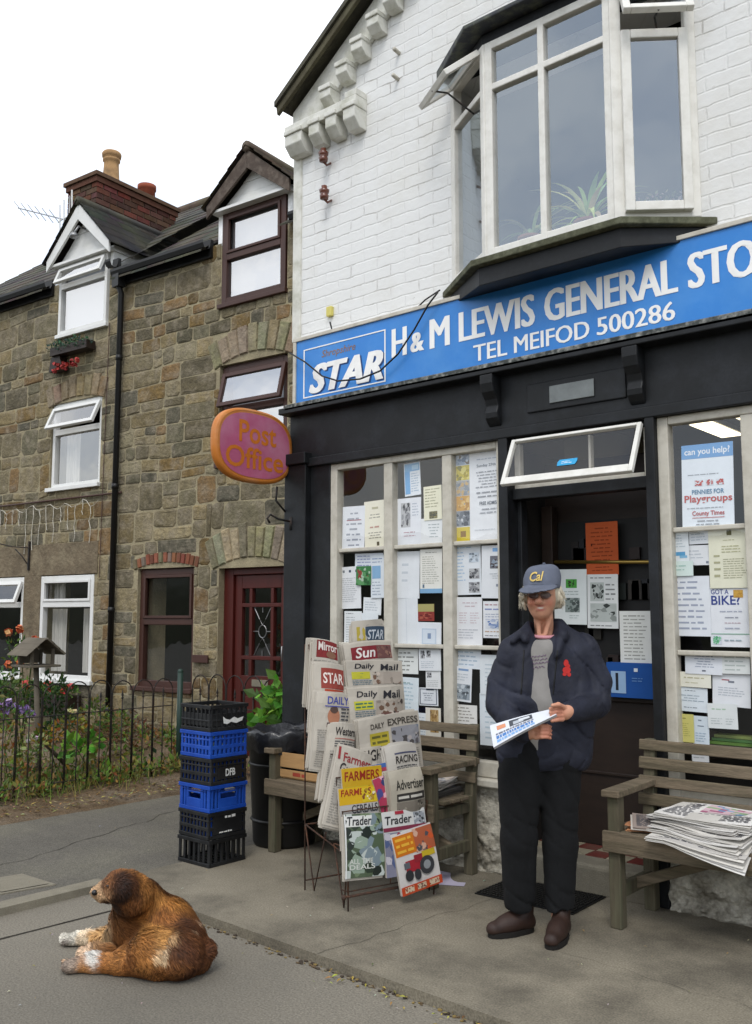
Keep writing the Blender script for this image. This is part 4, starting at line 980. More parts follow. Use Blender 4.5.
# the inside of the shop: floor, walls, ceiling, a lobby screen with a counter front
m = MB(); IY = 7.6; IZ = 2.74
m.quad((SX0 + .1, D + .1, .15), (SX1, D + .1, .15), (SX1, IY, .15), (SX0 + .1, IY, .15), mat=1)
m.quad((SX0 + .1, IY, .15), (SX1, IY, .15), (SX1, IY, IZ), (SX0 + .1, IY, IZ)); m.quad((SX0 + .1, D + .1, IZ), (SX0 + .1, IY, IZ), (SX1, IY, IZ), (SX1, D + .1, IZ))
m.quad((SX0 + .1, D + .1, .15), (SX0 + .1, IY, .15), (SX0 + .1, IY, IZ), (SX0 + .1, D + .1, IZ)); m.quad((SX1 - .05, IY, .15), (SX1 - .05, D + .1, .15), (SX1 - .05, D + .1, IZ), (SX1 - .05, IY, IZ))
m.quad((SX0 + .1, D + .1, 2.5), (SX1, D + .1, 2.5), (SX1, D + .1, IZ), (SX0 + .1, D + .1, IZ)); m.quad((-2.93, IY, .15), (-2.93, 5.3, .15), (-2.93, 5.3, IZ), (-2.93, IY, IZ))
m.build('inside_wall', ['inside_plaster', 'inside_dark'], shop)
m = MB()      # backs of the two window displays
m.box(-4.55, -2.98, D + .16, D + .18, .15, 1.89); m.box(-2.06, -.5, D + .20, D + .22, .15, 1.885); m.box(-2.06, -2.04, D + .1, D + .2, .15, 2.45); m.box(-2.99, -2.965, D + .1, 5.3, .15, 2.45)
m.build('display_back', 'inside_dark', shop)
m = MB(); SYc = 5.06
m.box(-3.0, -1.9, SYc, SYc + .05, .15, .97); m.box(-3.0, -1.9, SYc - .03, SYc + .08, .97, 1.0); m.box(-3.0, -1.9, SYc - .012, SYc, .55, .57)
m.box(-2.94, -2.865, SYc - .05, SYc + .02, .15, 2.12); m.box(-2.99, -1.9, SYc + .05, SYc + .07, 2.0, 2.4)
m.build('lobby_counter', 'dark_wood', shop, bevel=.005)
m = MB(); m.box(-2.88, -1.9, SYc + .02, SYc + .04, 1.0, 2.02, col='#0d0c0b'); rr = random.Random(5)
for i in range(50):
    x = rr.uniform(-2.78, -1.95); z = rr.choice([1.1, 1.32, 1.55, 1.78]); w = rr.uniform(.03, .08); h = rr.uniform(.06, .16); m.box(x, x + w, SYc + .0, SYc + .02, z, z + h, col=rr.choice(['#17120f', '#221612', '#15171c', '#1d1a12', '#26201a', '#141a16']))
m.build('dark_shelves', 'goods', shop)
m = MB(); m.tube([(-2.86, SYc - .03, 1.78), (-1.9, SYc - .03, 1.745)], .012, n=8); m.build('brass_rail', 'brass', shop)
for x, y, w, l in ((-2.26, 6.15, .09, .6), (-1.93, 5.72, .12, .5), (-3.9, 6.3, .08, .6)):
    m = MB(); m.box(x - w, x + w, y - l / 2, y + l / 2, 2.69, 2.72); t = m.build('ceiling_light', 'white_paint', shop); g = MB(); g.box(x - w * .8, x + w * .8, y - l / 2 + .02, y + l / 2 - .02, 2.682, 2.689); g.build('lit_tube', 'lamp_tube', t)

# ---- the fascia sign
SYf = 4.615
sign = thing('fascia_sign', 'long blue shop sign with white lettering and a newspaper panel above the shop window', 'sign', (SXC, 4.62, 2.93))
m = MB(); m.box(-4.672, SX1, SYf, D - .001, 2.955, 3.40); m.build('board', 'sign_blue', sign)
m = MB(); m.box(-4.702, SX1 + .02, SYf - .012, D - .001, 3.40, 3.425); m.box(-4.702, -4.673, SYf - .010, D - .001, 2.95, 3.40); m.build('edge_strip', 'cream_paint', sign, bevel=.003)
m = MB(); m.box(-4.76, SX1 + .02, SYf - .035, D - .001, 2.905, 2.950); m.build('ledge', 'sign_ledge', sign, bevel=.006)
yl = SYf - .0015
def sgn(s, x0, x1, z0, z1, mb, bold=.02, shear=0, spread=.009): mb.flat_text(s, (x0, yl, z0), X_, Z_, w=x1 - x0, h=z1 - z0, bold=bold, shear=shear, spread=spread, n=7)
m = MB()
for s, x0, x1 in (('H', -3.785, -3.675), ('&', -3.63, -3.535), ('M', -3.475, -3.335), ('LEWIS', -3.25, -2.728), ('GENERAL', -2.65, -1.875), ('STORES', -1.805, -1.17)):
    sgn(s, x0, x1, 3.127 if s != '&' else 3.13, 3.315 if s != '&' else 3.255, m, bold=0)
for s, x0, x1 in (('TEL', -3.15, -2.915), ('MEIFOD', -2.862, -2.38), ('500286', -2.33, -1.89)): sgn(s, x0, x1, 2.985, 3.085, m, bold=0, spread=.0035)
m.build('lettering', 'sign_white', sign)
m = MB()
for a, b, c, d in ((-4.60, -3.845, 2.978, 2.986), (-4.60, -3.845, 3.322, 3.330), (-4.60, -4.590, 2.986, 3.322), (-3.855, -3.845, 2.986, 3.322)): m.box(a, b, SYf - .003, SYf - .0005, c, d)
m.build('panel_border', 'sign_white', sign)
m = MB(); m.flat_text('STAR', (-4.523, yl + .0012, 2.99), X_, Z_, .66, .205, bold=.02, shear=.28, spread=.012, n=4, col='#123a70'); m.flat_text('STAR', (-4.535, yl - .0006, 3.0), X_, Z_, .66, .205, bold=.02, shear=.28, spread=.011, col='#ecebe8'); m.build('newspaper_name', 'plain_attr', sign)
m = MB(); m.text('Shropshire', (-4.425, yl, 3.228), X_, Z_, w=.315, h=.065, shear=.25, bold=.004, col='#8c6a44'); m.build('county_name', 'plain_attr', sign)
# the cable slung over it
def sag(a, b, d, n=14): return [np.array(a) * (1 - t) + np.array(b) * t - Z_ * d * 4 * t * (1 - t) for t in np.linspace(0, 1, n)]
m = MB(); y = SYf - .05
p1 = F(287, 353, y); p2 = F(340, 381, y); p3 = F(400, 345, y); p4 = F(441, 290, 4.60); p0 = np.array([-4.42, D - .03, 3.57])
pts = [F(px, py, y) for px, py in ((290, 353), (305, 362), (322, 376), (338, 381), (360, 379), (380, 371), (398, 354), (414, 330), (428, 305), (438, 292))]
m.tube(pts, .006, n=6)
m.tube([F(px, py, 4.655) for px, py in ((330, 322), (332, 330), (340, 331), (360, 326), (385, 318), (410, 312))], .006, n=6)
m.tube([F(px, py, 4.62) for px, py in ((296, 341), (320, 339), (345, 343), (375, 337), (400, 325), (425, 300), (440, 290))], .005, n=6)
solo(m, 'cable', 'black_plastic', 'thin black cable slung in loops across the left end of the blue sign', 'cable', loc=F(338, 381, y))

# ---- oval post office sign hung out from the corner
PX = -4.80; py0, py1, pz0, pz1 = 3.965, 4.685, 2.365, 2.875
cy_, cz_ = (py0 + py1) / 2, (pz0 + pz1) / 2
def soval(a, b, n=64, e=2.7):
    return [(math.copysign(abs(math.cos(t)) ** (2 / e), math.cos(t)) * a, math.copysign(abs(math.sin(t)) ** (2 / e), math.sin(t)) * b) for t in np.linspace(0, 2 * math.pi, n, endpoint=False)]
pos = thing('post_office_sign', 'faded pink and orange oval Post Office sign hung out from the shop corner', 'sign', (PX, py1, cz_))
pmat('po_red', hx('#ab5674'), rough=.5, var=.12, vscale=4, tint=hx('#b9889a'), tscale=2.5, tamt=.5, bump=.05)
pmat('po_rim', hx('#bd7128'), rough=.5, var=.15, vscale=6, tint=hx('#b08b6a'), tscale=3, tamt=.5, bump=.05)
pmat('po_letter', hx('#bd6a1e'), rough=.55, var=.12, bump=0)
a, b = (py1 - py0) / 2, (pz1 - pz0) / 2; T = .032
m = MB()
rings = [(.93, T), (.975, T * .9), (1, T * .55), (1, -T * .55), (.975, -T * .9), (.93, -T)]
vs = []; n = 64
for k, x in rings:
    for (u, v) in soval(a * k, b * k, n): vs.append((PX + x, cy_ + u, cz_ + v))
fs = [(i * n + j, i * n + (j + 1) % n, (i + 1) * n + (j + 1) % n, (i + 1) * n + j) for i in range(5) for j in range(n)]
m.add(vs, fs, smooth=True); m.build('rim', 'po_rim', pos)
for sg in (1, -1):
    m = MB(); q = soval(a * .93, b * .93, n); m.add([(PX + sg * (T - .002), cy_ + u, cz_ + v) for u, v in q], [tuple(range(n))]); m.build('face', 'po_rim', pos)
    m = MB(); q = soval(a * .89, b * .87, n); m.add([(PX + sg * (T + .0005), cy_ + u, cz_ + v) for u, v in q], [tuple(range(n))]); m.build('red_field', 'po_red', pos)
    m = MB(); U = Y_ * sg
    m.text('Post', (PX + sg * (T + .002), cy_ - sg * .155, cz_ + .012), U, Z_, w=.345, h=.155, bold=.022); m.text('Office', (PX + sg * (T + .002), cy_ - sg * .27, cz_ - .165), U, Z_, w=.53, h=.15, bold=.022); m.build('lettering', 'po_letter', pos)
m = MB(); m.tube([(PX, py1 - .02, cz_), (PX, D - .06, cz_)], .012, n=8); m.box(PX - .03, PX + .03, D - .078, D - .071, cz_ - .07, cz_ + .07)
m.build('bracket', 'iron', pos); m = MB(); m.tube([(PX, 4.56, pz0 + .0), (PX, 4.55, pz0 - .10), (PX, D - .07, pz0 - .17)], .008, n=6); m.build('stay', 'iron', pos)
m = MB()
y = D - .07; m.tube([(-4.74, y, 2.12), (-4.76, y - .10, 2.13), (-4.78, y - .16, 2.16), (-4.78, y - .19, 2.13), (-4.78, y - .165, 2.10)], .008, n=6); m.tube([(-4.74, y, 2.15), (-4.74, y, 2.06)], .012, n=6)
solo(m, 'iron_hook', 'iron', 'small curled iron hook fixed to the dark pilaster below the oval sign', 'hook', loc=(-4.74, D - .07, 2.12))
# ------------------------------------------------------------------ benches
pmat('bench_wood', hx('#6d6150'), rough=.9, var=.42, vscale=4.5, stretch=(1.0, 12, 12), tint=hx('#45422f'), tscale=1.3, tamt=.7, bump=.6, bscale=26, fine=.18, fscale=40)
pmat('bench_leg_wood', hx('#565040'), rough=.9, var=.42, vscale=4.5, stretch=(12, 12, 1.0), tint=hx('#464a38'), tscale=2.2, tamt=.7, bump=.35, bscale=30)
BL, BD = 1.28, .40
def make_bench(label, loc):
    t = thing('garden_bench', label, 'bench', loc, 'weathered wooden benches outside the shop')
    W = .058
    def part(nm, mat, fn, **k):
        m = MB(); fn(m); return m.build(nm, mat, t, bevel=.005, local=True, **k)
    for x in (0, BL - W):
        part('leg', 'bench_leg_wood', lambda m: m.box(x, x + W, 0, .062, 0, .605))
        part('leg', 'bench_leg_wood', lambda m: (m.box(x, x + W, BD - .03, BD + .03, 0, .44), m.obox((x + W / 2, BD + .025, .63), (W / 2, 0, 0), (0, .024, 0), (0, .022, .20))))
        part('armrest', 'bench_wood', lambda m: m.obox((x + W / 2, .205, .622), (.045, 0, 0), (0, .235, .004), (0, 0, .016)))
        part('side_rail', 'bench_leg_wood', lambda m: (m.box(x + .012, x + W - .012, .062, BD - .03, .13, .195), m.box(x + .012, x + W - .012, .062, BD - .03, .345, .40)))
    part('seat_rail', 'bench_wood', lambda m: m.box(-.02, BL + .02, -.022, .0, .35, .445))
    part('seat_rail', 'bench_wood', lambda m: m.box(W, BL - W, BD - .02, BD + .01, .35, .43))
    for i in range(5): part('seat_slat', 'bench_wood', lambda m: m.box(-.015 if 0 < i < 4 else W + .003, BL + .015 if 0 < i < 4 else BL - W - .003, .004 + i * .085, .004 + i * .085 + .07, .425, .447))
    for i in range(4):
        z = .802 - i * .088; y = BD + .03 - .006 + (z - .44) * .10 - .045
        part('back_slat', 'bench_wood', lambda m: m.obox((BL / 2, y, z), (BL / 2 + .02, 0, 0), (0, .010, 0), (0, .003, .026 + .003 * (i % 2))))
    for sg in (0, 1):
        a = np.array([W / 2 if sg == 0 else BL - W / 2, .22, .165]); b = np.array([BL * (.47 if sg == 0 else .53), .22, .40]); part('brace', 'bench_wood', lambda m: m.bar(a, b, .04, .05))
    part('seat_bearer', 'bench_leg_wood', lambda m: m.box(BL / 2 - .06, BL / 2 + .06, .004, BD - .02, .395, .424))
    return t
bench1 = make_bench('weathered bench behind the newspaper rack, with a fruit tray on its seat', (-4.43, 4.165, 0))
bench2 = copy_tree(bench1); bench2.location = (-2.145, 4.215, 0); bench2['label'] = 'weathered bench right of the doorway, piled with newspapers'

# ------------------------------------------------------------------ newspapers, lying and standing
NEWS = '#b3aca0'
def sheaf(m, w, d, t, seed, n=5, cols=(NEWS,), curl=.0, droop=.0):
    """a folded newspaper lying flat: layered sheets, one edge a rounded fold"""
    r = random.Random(seed)
    for i in range(n):
        z0 = t * i / n; z1 = t * (i + 1) / n - .0008; dx, dy = r.uniform(-.007, .007), r.uniform(-.007, .007); c = hx(r.choice(cols)); f = r.uniform(.88, 1.05); c = tuple(q * f for q in c)
        k = r.uniform(-1, 1)
        def P(u, v, z):
            x = (u - .5) * w + dx; y = (v - .5) * d + dy
            return (x, y, z + curl * (max(0, u - .55) ** 2) * 2.2 * (1 + i * .2) + (.007 * math.sin(u * 6 + k * 2) * math.sin(v * 5 + seed) + .003 * k) * (.3 + .7 * (i + 1) / n) - droop * (1 - .10 * i) * max(0, (.42 - v) / .42) ** 1.3 * max(0, (u - .25) / .75) ** .8)
        m.grid(lambda u, v: P(u, v, z1), 10, 6, col=c, smooth=True); m.grid(lambda u, v: P(1 - u, v, z0), 10, 6, col=c, smooth=True)
        for e in range(10):
            u0, u1 = e / 10, (e + 1) / 10
            m.quad(P(u0, 0, z0), P(u1, 0, z0), P(u1, 0, z1), P(u0, 0, z1), col=c); m.quad(P(u1, 1, z0), P(u0, 1, z0), P(u0, 1, z1), P(u1, 1, z1), col=c)
        for e in range(6):
            v0, v1 = e / 6, (e + 1) / 6
            m.quad(P(0, v1, z0), P(0, v0, z0), P(0, v0, z1), P(0, v1, z1), col=c); m.quad(P(1, v0, z0), P(1, v1, z0), P(1, v1, z1), P(1, v0, z1), col=c)
    return lambda u, v: P(u, v, t + .0005 + .0006)
def flat_paper(label, loc, w, d, t, rz, seed, n=5, cols=(NEWS,), curl=0, items=None, group=None, tilt=0, name='newspaper', droop=0):
    m = MB(); P = sheaf(m, w, d, t, seed, n, cols, curl, droop)
    r = random.Random(seed)
    if items is None:
        items = [('w', .06, .08, .45, .9, 16), ('w', .52, .05, .95, .5, 10), ('p', .52, .55, .95, .92)]
    for k, it in enumerate(items):
        u0, v0, u1, v1 = it[1:5]
        if it[0] == 'w':
            for i in range(it[5]):
                v = v0 + (v1 - v0) * (i + .5) / it[5]; h = (v1 - v0) / it[5] * .24; u = u0
                while u < u1 - .03:
                    e = min(u + r.uniform(.03, .12), u1); m.quad(P(u, v - h), P(e, v - h), P(e, v + h), P(u, v + h), col='#55555a'); u = e + .02
        elif it[0] == 'p':
            nx = 6
            for i in range(nx):
                for j in range(nx):
                    a, b = u0 + (u1 - u0) * i / nx, u0 + (u1 - u0) * (i + 1) / nx; c, d2 = v0 + (v1 - v0) * j / nx, v0 + (v1 - v0) * (j + 1) / nx
                    m.quad(P(a, c), P(b, c), P(b, d2), P(a, d2), col=r.choice(it[5] if len(it) > 5 else ['#8a8f9a', '#6b6f78', '#b3a79c', '#55504e', '#c4bcb2']))
        elif it[0] == 'r': m.grid(lambda a, b: tuple(np.array(P(u0 + (u1 - u0) * a, v0 + (v1 - v0) * b))), 6, 2, col=it[5])
    o = m.build(name, 'paper'); o.location = loc; o.rotation_euler = (tilt, 0, rz)
    return tag(o, label, 'newspaper', group)
GB = 'newspapers left on the benches'
sz = .4475
flat_paper('pinkish orange folded newspaper at the left end of the piled bench', (-1.975, 4.40, sz), .25, .26, .022, .25, 1, 5, ('#c08a63', '#b37d5a', '#c79a78'), group=GB, items=[('w', .1, .1, .9, .9, 9)])
# stack of loose papers, each a thing of its own
lab = ['bottom newspaper of the untidy pile on the right bench, its corner hanging over the edge', 'newspaper lying second from the bottom of the untidy pile on the right bench', 'newspaper in the middle of the untidy pile on the right bench', 'newspaper second from the top of the untidy pile on the right bench', 'topmost newspaper of the untidy pile on the right bench, with a coloured picture']
zz = sz
for i, l in enumerate(lab):
    r = random.Random(40 + i); t = .020
    flat_paper(l, (-1.69 + r.uniform(-.03, .03), 4.375 + (-.085 if i == 0 else -.05 if i == 1 else r.uniform(-.03, .025)), zz), .44, .33, t, -.10 + r.uniform(-.12, .12), 50 + i, 6, ('#cbc7bf', '#bdb9b3', '#d0cdc8'), group=GB, curl=.012, droop=(.085, .055, .03, .02, .025)[i],
               items=[('p', .35, .45, .78, .9, ['#7fa0b5', '#a0637a', '#8aa27e', '#c0a9ad', '#caa9b3', '#6c86a8']), ('w', .05, .1, .3, .9, 12), ('w', .36, .06, .95, .4, 7)] if i == 4 else None)
    zz += t + .003
zz = sz
for i, l in enumerate(['lower newspaper of the neat pair at the right end of the bench', 'upper newspaper of the neat pair at the right end of the bench']):
    flat_paper(l, (-1.21 + .02 * i, 4.40, zz), .40, .31, .026, .1 - .12 * i, 70 + i, 5, ('#cbc7bf', '#bdb9b3'), group=GB); zz += .03
o = flat_paper('rolled grey newspaper propped on the left side of the untidy pile', (-1.915, 4.345, sz + .035), .30, .15, .018, .45, 81, 4, ('#a99f95', '#8d8078', '#c4bdb4'), group=GB, curl=.07, tilt=.25)
zz = sz
for i, l in enumerate(['dark lower newspaper of the pair behind the rack on the left bench', 'pale upper newspaper of the pair behind the rack on the left bench']):
    flat_paper(l, (-3.40, 4.40, zz), .36, .30, .035 if i == 0 else .026, .1 + .15 * i, 90 + i, 5, (('#6d6a66', '#56524e') if i == 0 else ('#c9c4bb', '#b1aca4')), group=GB, curl=.02 * i); zz += .038
m = MB(); m.grid(lambda u, v: ((u - .5) * .34, (v - .5) * .26, .003 + .01 * math.sin(u * 5) * v), 8, 6, col='#b3adc0', smooth=True); o = m.build('paper_sheet', 'paper'); o.location = (-3.27, 4.36, 0); o.rotation_euler = (0, 0, .5); tag(o, 'lilac sheet of paper lying on the paving under the left bench', 'paper')

# wooden fruit tray on the left bench
t = thing('fruit_tray', 'slatted pale wooden fruit tray standing on the left end of the bench', 'tray', (-4.20, 4.385, sz))
pmat('raw_pine', hx('#b08a5c'), rough=.8, var=.2, vscale=4, stretch=(1, 8, 8), bump=.15)
w, d = .23, .17
for nm, fn in (('base', lambda m: [m.box(-w, w, -d + .055 * i, -d + .055 * i + .048, .004, .010) for i in range(6)]),
               ('front_slat', lambda m: [m.box(-w, w, -d - .006, -d, z, z + .045) for z in (.012, .07, .115)][:2]), ('back_slat', lambda m: [m.box(-w, w, d, d + .006, z, z + .045) for z in (.012, .07)]),
               ('end_board', lambda m: m.box(-w - .008, -w, -d, d, .012, .12)), ('end_board', lambda m: m.box(w, w + .008, -d, d, .012, .12))):
    m = MB(); fn(m); m.build(nm, 'raw_pine', t, local=True, bevel=.0015)
for sx in (-1, 1):
    for sy in (-1, 1):
        m = MB(); m.box(sx * (w - .012) - .012, sx * (w - .012) + .012, sy * (d - .014) - .012, sy * (d - .014) + .012, .01, .135); m.build('corner_post', 'raw_pine', t, local=True)
m = MB(); words(m, np.array([-.06, -d - .0072, .020]), X_, Z_, .13, .03, 1, col='#9b4030', seed=6, thick=.8); m.build('print', 'plain_attr', t, local=True)
m = MB(); rr = random.Random(2)
m.grid(lambda u, v: (-w + .01 + 2 * (w - .01) * u, -d + .01 + 2 * (d - .01) * v, .035 + .03 * mnoise.noise(Vector((u * 5, v * 4, 2))) + .03), 18, 14, smooth=True)
solo(m, 'plastic_bag', 'black_plastic', 'crumpled black plastic bag lying inside the wooden fruit tray', 'bag').location = (-4.20, 4.385, sz)

# ------------------------------------------------------------------ stack of plastic crates
pmat('crate_blue', hx('#123f98'), rough=.4, var=.12, vscale=8, bump=.05, tint=hx('#2a5ab0'), tscale=9, tamt=.3)
pmat('crate_black', hx('#131416'), rough=.45, var=.25, vscale=8, bump=.05, tint=hx('#2a2b2c'), tscale=9, tamt=.5)
pmat('label_white', hx('#cfd0cd'), rough=.7, var=.15, vscale=40, bump=.0)
CW_, CD_, CHt = .290, .280, .153
def make_crate(label, z, mat, style, rz):
    t = thing('plastic_crate', label, 'crate', (-4.54, 3.81, z), 'stack of plastic crates', rz)
    hw, hd = CW_ / 2, CD_ / 2; m = MB(); th = .012
    def side(n, half, other):
        # each side: rim, foot, uprights, middle bands by style
        def B(a0, a1, z0, z1, o0=0.0, o1=th):
            if n == 0: m.box(a0, a1, -other + o0, -other + o1, z0, z1)
            elif n == 1: m.box(a0, a1, other - o1, other - o0, z0, z1)
            elif n == 2: m.box(-other + o0, -other + o1, a0, a1, z0, z1)
            else: m.box(other - o1, other - o0, a0, a1, z0, z1)
        e = .0 if n < 2 else .013
        H = CHt
        B(-half - .004 + e, half + .004 - e, H - .022, H, -.005, th); B(-half + e, half - e, 0, .022, -.001, th)
        if style == 'open':      # narrow uprights, tall slots
            k = 7
            for i in range(k):
                c = -half + .012 + (2 * half - .024) * i / (k - 1); B(c - .009, c + .009, .022, H - .022, .001, th - .001)
        elif style == 'lattice':
            k = 9
            for i in range(k):
                c = -half + .012 + (2 * half - .024) * i / (k - 1); B(c - .0085, c + .0085, .022, H - .022, .001, th - .001)
            B(-half + .002 + e, half - .002 - e, H - .05, H - .040, 0, th); B(-half + .002 + e, half - .002 - e, .05, .072, .0005, th)
        elif style == 'handle':
            for c0, c1 in ((-half + .004 + e, -half + .03), (half - .03, half - .004 - e)): B(c0, c1, .022, H - .022, .001, th)
            for i in range(4):
                for sg in (-1, 1): c = sg * (half - .05 - .024 * i) if i < 2 else None; (c is not None) and B(c - .008, c + .008, .022, H - .022, .001, th - .001)
            B(-.062, .062, .022, .072, 0, th); B(-.07, -.058, .072, H - .022, 0, th); B(.058, .07, .072, H - .022, 0, th); B(-.058, .058, H - .05, H - .040, -.002, th)
            for i in range(5): B(-half + .03, half - .03, H - .035, H - .030, -.004, 0)
        else:                    # nearly solid
            B(-half + .002 + e, half - .002 - e, .03, H - .05, .002, th - .001)
            for i in range(8):
                c = -half + .012 + (2 * half - .024) * i / 7; B(c - .006, c + .006, .022, H - .022, -.002, th)
            B(-half + .002 + e, half - .002 - e, .058, .068, -.003, th)
    side(0, hw, hd); side(1, hw, hd); side(2, hd, hw); side(3, hd, hw)
    m.build('crate_shell', mat, t, local=True, bevel=.0025)
    b = MB()
    for i in range(7):
        c = -hw + .02 + (2 * hw - .04) * i / 6; b.box(c - .006, c + .006, -hd + .012, hd - .012, .002, .012)
        c = -hd + .02 + (2 * hd - .04) * i / 6; b.box(-hw + .012, hw - .012, c - .006, c + .006, .0125, .018)
    b.build('crate_base', mat, t, local=True)
    return t
specs = [('lowest crate of the stack, black with tall open slots', 'crate_black', 'open', .02), ('black crate with blue insides, second from the bottom of the stack', 'crate_black', 'lattice', -.03), ('blue crate with a wide hand hole, below the lettered black crate', 'crate_blue', 'handle', .0),
         ('black crate lettered in white between the two blue crates', 'crate_black', 'lattice', .03), ('blue lattice sided crate just under the top of the stack', 'crate_blue', 'lattice', -.01), ('topmost black crate of the stack with a torn white label', 'crate_black', 'solid', -.02)]
CRZ = -.02
for i, (l, mt, st, dz) in enumerate(specs):
    t = make_crate(l, i * (CHt + .002), mt, st, CRZ + dz)
    hw, hd = CW_ / 2, CD_ / 2
    if i in (1, 3):
        m = MB()
        for x0, x1, y0, y1 in ((-hw + .014, hw - .014, -hd + .014, -hd + .017), (-hw + .014, -hw + .017, -hd + .02, hd - .02), (hw - .017, hw - .014, -hd + .02, hd - .02), (-hw + .014, hw - .014, hd - .017, hd - .014)): m.box(x0, x1, y0, y1, .02, CHt - .03)
        m.build('blue_liner', 'crate_blue', t, local=True)
    if i == 3: m = MB(); m.text('DFB', (hw + .0012, -.03, .045), Y_, Z_, w=.075, h=.042, bold=.03, depth=.001); m.build('lettering', 'label_white', t, local=True); m = MB(); m.box(hw - .002, hw + .001, -.09, .1, .03, .1); m.build('name_panel', 'crate_black', t, local=True)
    if i == 1:
        m = MB(); m.box(hw - .002, hw + .001, -.10, .11, .026, .13); m.build('name_panel', 'crate_black', t, local=True)
        m = MB(); words(m, (hw + .002, -.02, .11), Y_, Z_, .11, .02, 1, col='#cfd0cd', seed=4, thick=.7); words(m, (hw + .002, -.06, .03), Y_, Z_, .13, .012, 1, col='#cfd0cd', seed=8, thick=.7); m.build('print', 'plain_attr', t, local=True)
    if i == 5:
        m = MB(); m.prism([(-.045, .045), (-.02, .038), (.01, .05), (.05, .04), (.095, .052), (.105, .075), (.06, .066), (.035, .078), (.0, .062), (-.03, .07), (-.05, .085)], (hw + .0045, 0, 0), Y_, Z_, .001); m.build('torn_label', 'label_white', t, local=True)
topz = 6 * (CHt + .002)

# ------------------------------------------------------------------ dustbin
t = thing('dustbin', 'black plastic dustbin lined with a black sack beside the crates', 'bin', (-4.53, 4.40, -.0))
m = MB(); m.lathe([(.19, 0), (.20, .02), (.235, .66), (.25, .665), (.252, .70), (.235, .705), (.225, .69), (.19, .03)], (0, 0, 0), n=32)
for z in (.15, .5): m.lathe([(.205 + z * .05, z), (.212 + z * .05, z + .01), (.206 + z * .05, z + .02)], (0, 0, 0), n=32)
m.build('bin_body', 'black_plastic', t, local=True)
pmat('bin_bag', hx('#1a1b1f'), rough=.3, var=.3, vscale=12, bump=.5, bscale=24, bdist=.01, spec=.5)
m = MB(); n = 48; vs = []; prof = [(.255, .60), (.262, .66), (.268, .71), (.26, .735), (.24, .72), (.20, .66), (.1, .60), (.0, .58)]
for i, (q, z) in enumerate(prof):
    for j in range(n):
        a = 2 * math.pi * j / n; k = mnoise.noise(Vector((math.cos(a) * 3, math.sin(a) * 3, i * .7))); q2 = q + .014 * k * (q > 0); vs.append((q2 * math.cos(a), q2 * math.sin(a), z + .03 * mnoise.noise(Vector((math.cos(a) * 4, math.sin(a) * 4, i * .5 + 5))) + (.03 * max(0, math.cos(a - .6)) if i in (2, 3) else 0)))
m.add(vs, [(i * n + j, i * n + (j + 1) % n, (i + 1) * n + (j + 1) % n, (i + 1) * n + j) for i in range(len(prof) - 1) for j in range(n)], smooth=True); m.build('sack', 'bin_bag', t, local=True)

# ------------------------------------------------------------------ wire newspaper rack
RO = np.array([-3.671, 3.726, 0.]); RU = nrm([.28, .96, 0]); RN = np.cross(RU, Z_)
def RP(a, b, z): return RO + RU * a + RN * b + Z_ * z
def RK(px, py, b):
    P = onp(px, py, RN, RN @ (RO + RN * b)); return float((P - RO) @ RU), float(P[2])
rack = thing('newspaper_rack', 'rusty wire newspaper rack standing on the paving, filled with papers and magazines', 'rack', RP(.26, .2, 0))
RW = .53
m = MB(); w = .0042
for a in (0.0, RW):       # side frames: back upright, sloping front, foot loop
    m.tube([RP(a, .0, .0), RP(a, -.02, 1.30)], w, n=6); m.tube([RP(a, .02, 1.30), RP(a, .16, .95), RP(a, .36, .45), RP(a, .44, .22), RP(a, .44, .0)], w, n=6)
    m.tube([RP(a, .0, .34), RP(a, .10, .02), RP(a, .22, .34)], w, n=6); m.tube([RP(a, .30, .30), RP(a, .40, .01), RP(a, .44, .30)], w, n=6); m.tube([RP(a, 0, .34), RP(a, .44, .26)], w, n=6)
m.build('side_frame', 'rust_iron', rack)
m = MB()
m.tube([RP(-.02, .44, .07), RP(RW + .02, .44, .07)], .007, n=8); m.tube([RP(0, 0, .05), RP(RW, 0, .05)], w, n=6); m.ball(RP(-.025, .44, .07), .014, n=6)
for bb, zz in ((.02, 1.28), (.0, .80), (0, .34), (.44, .26)): m.tube([RP(0, bb, zz), RP(RW, bb, zz)], w, n=6)
m.build('cross_bar', 'rust_iron', rack)
TB = [.055, .115, .175, .235, .295, .355, .42]; TZ = [1.10, .98, .865, .74, .63, .47, .26]
for bb, zz in zip(TB, TZ):
    m = MB(); f = bb + .03
    m.tube([RP(0, bb - .045, zz), RP(0, f, zz), RP(RW, f, zz), RP(RW, bb - .045, zz)], w * .8, n=5); m.tube([RP(0, bb - .045, zz - .17), RP(0, f - .02, zz - .17), RP(RW, f - .02, zz - .17), RP(RW, bb - .045, zz - .17)], w * .8, n=5)
    for a in (.0, .26, RW): m.tube([RP(a, f, zz), RP(a, f - .02, zz - .17)], w * .7, n=5)
    m.build('wire_pocket', 'rust_iron', rack)

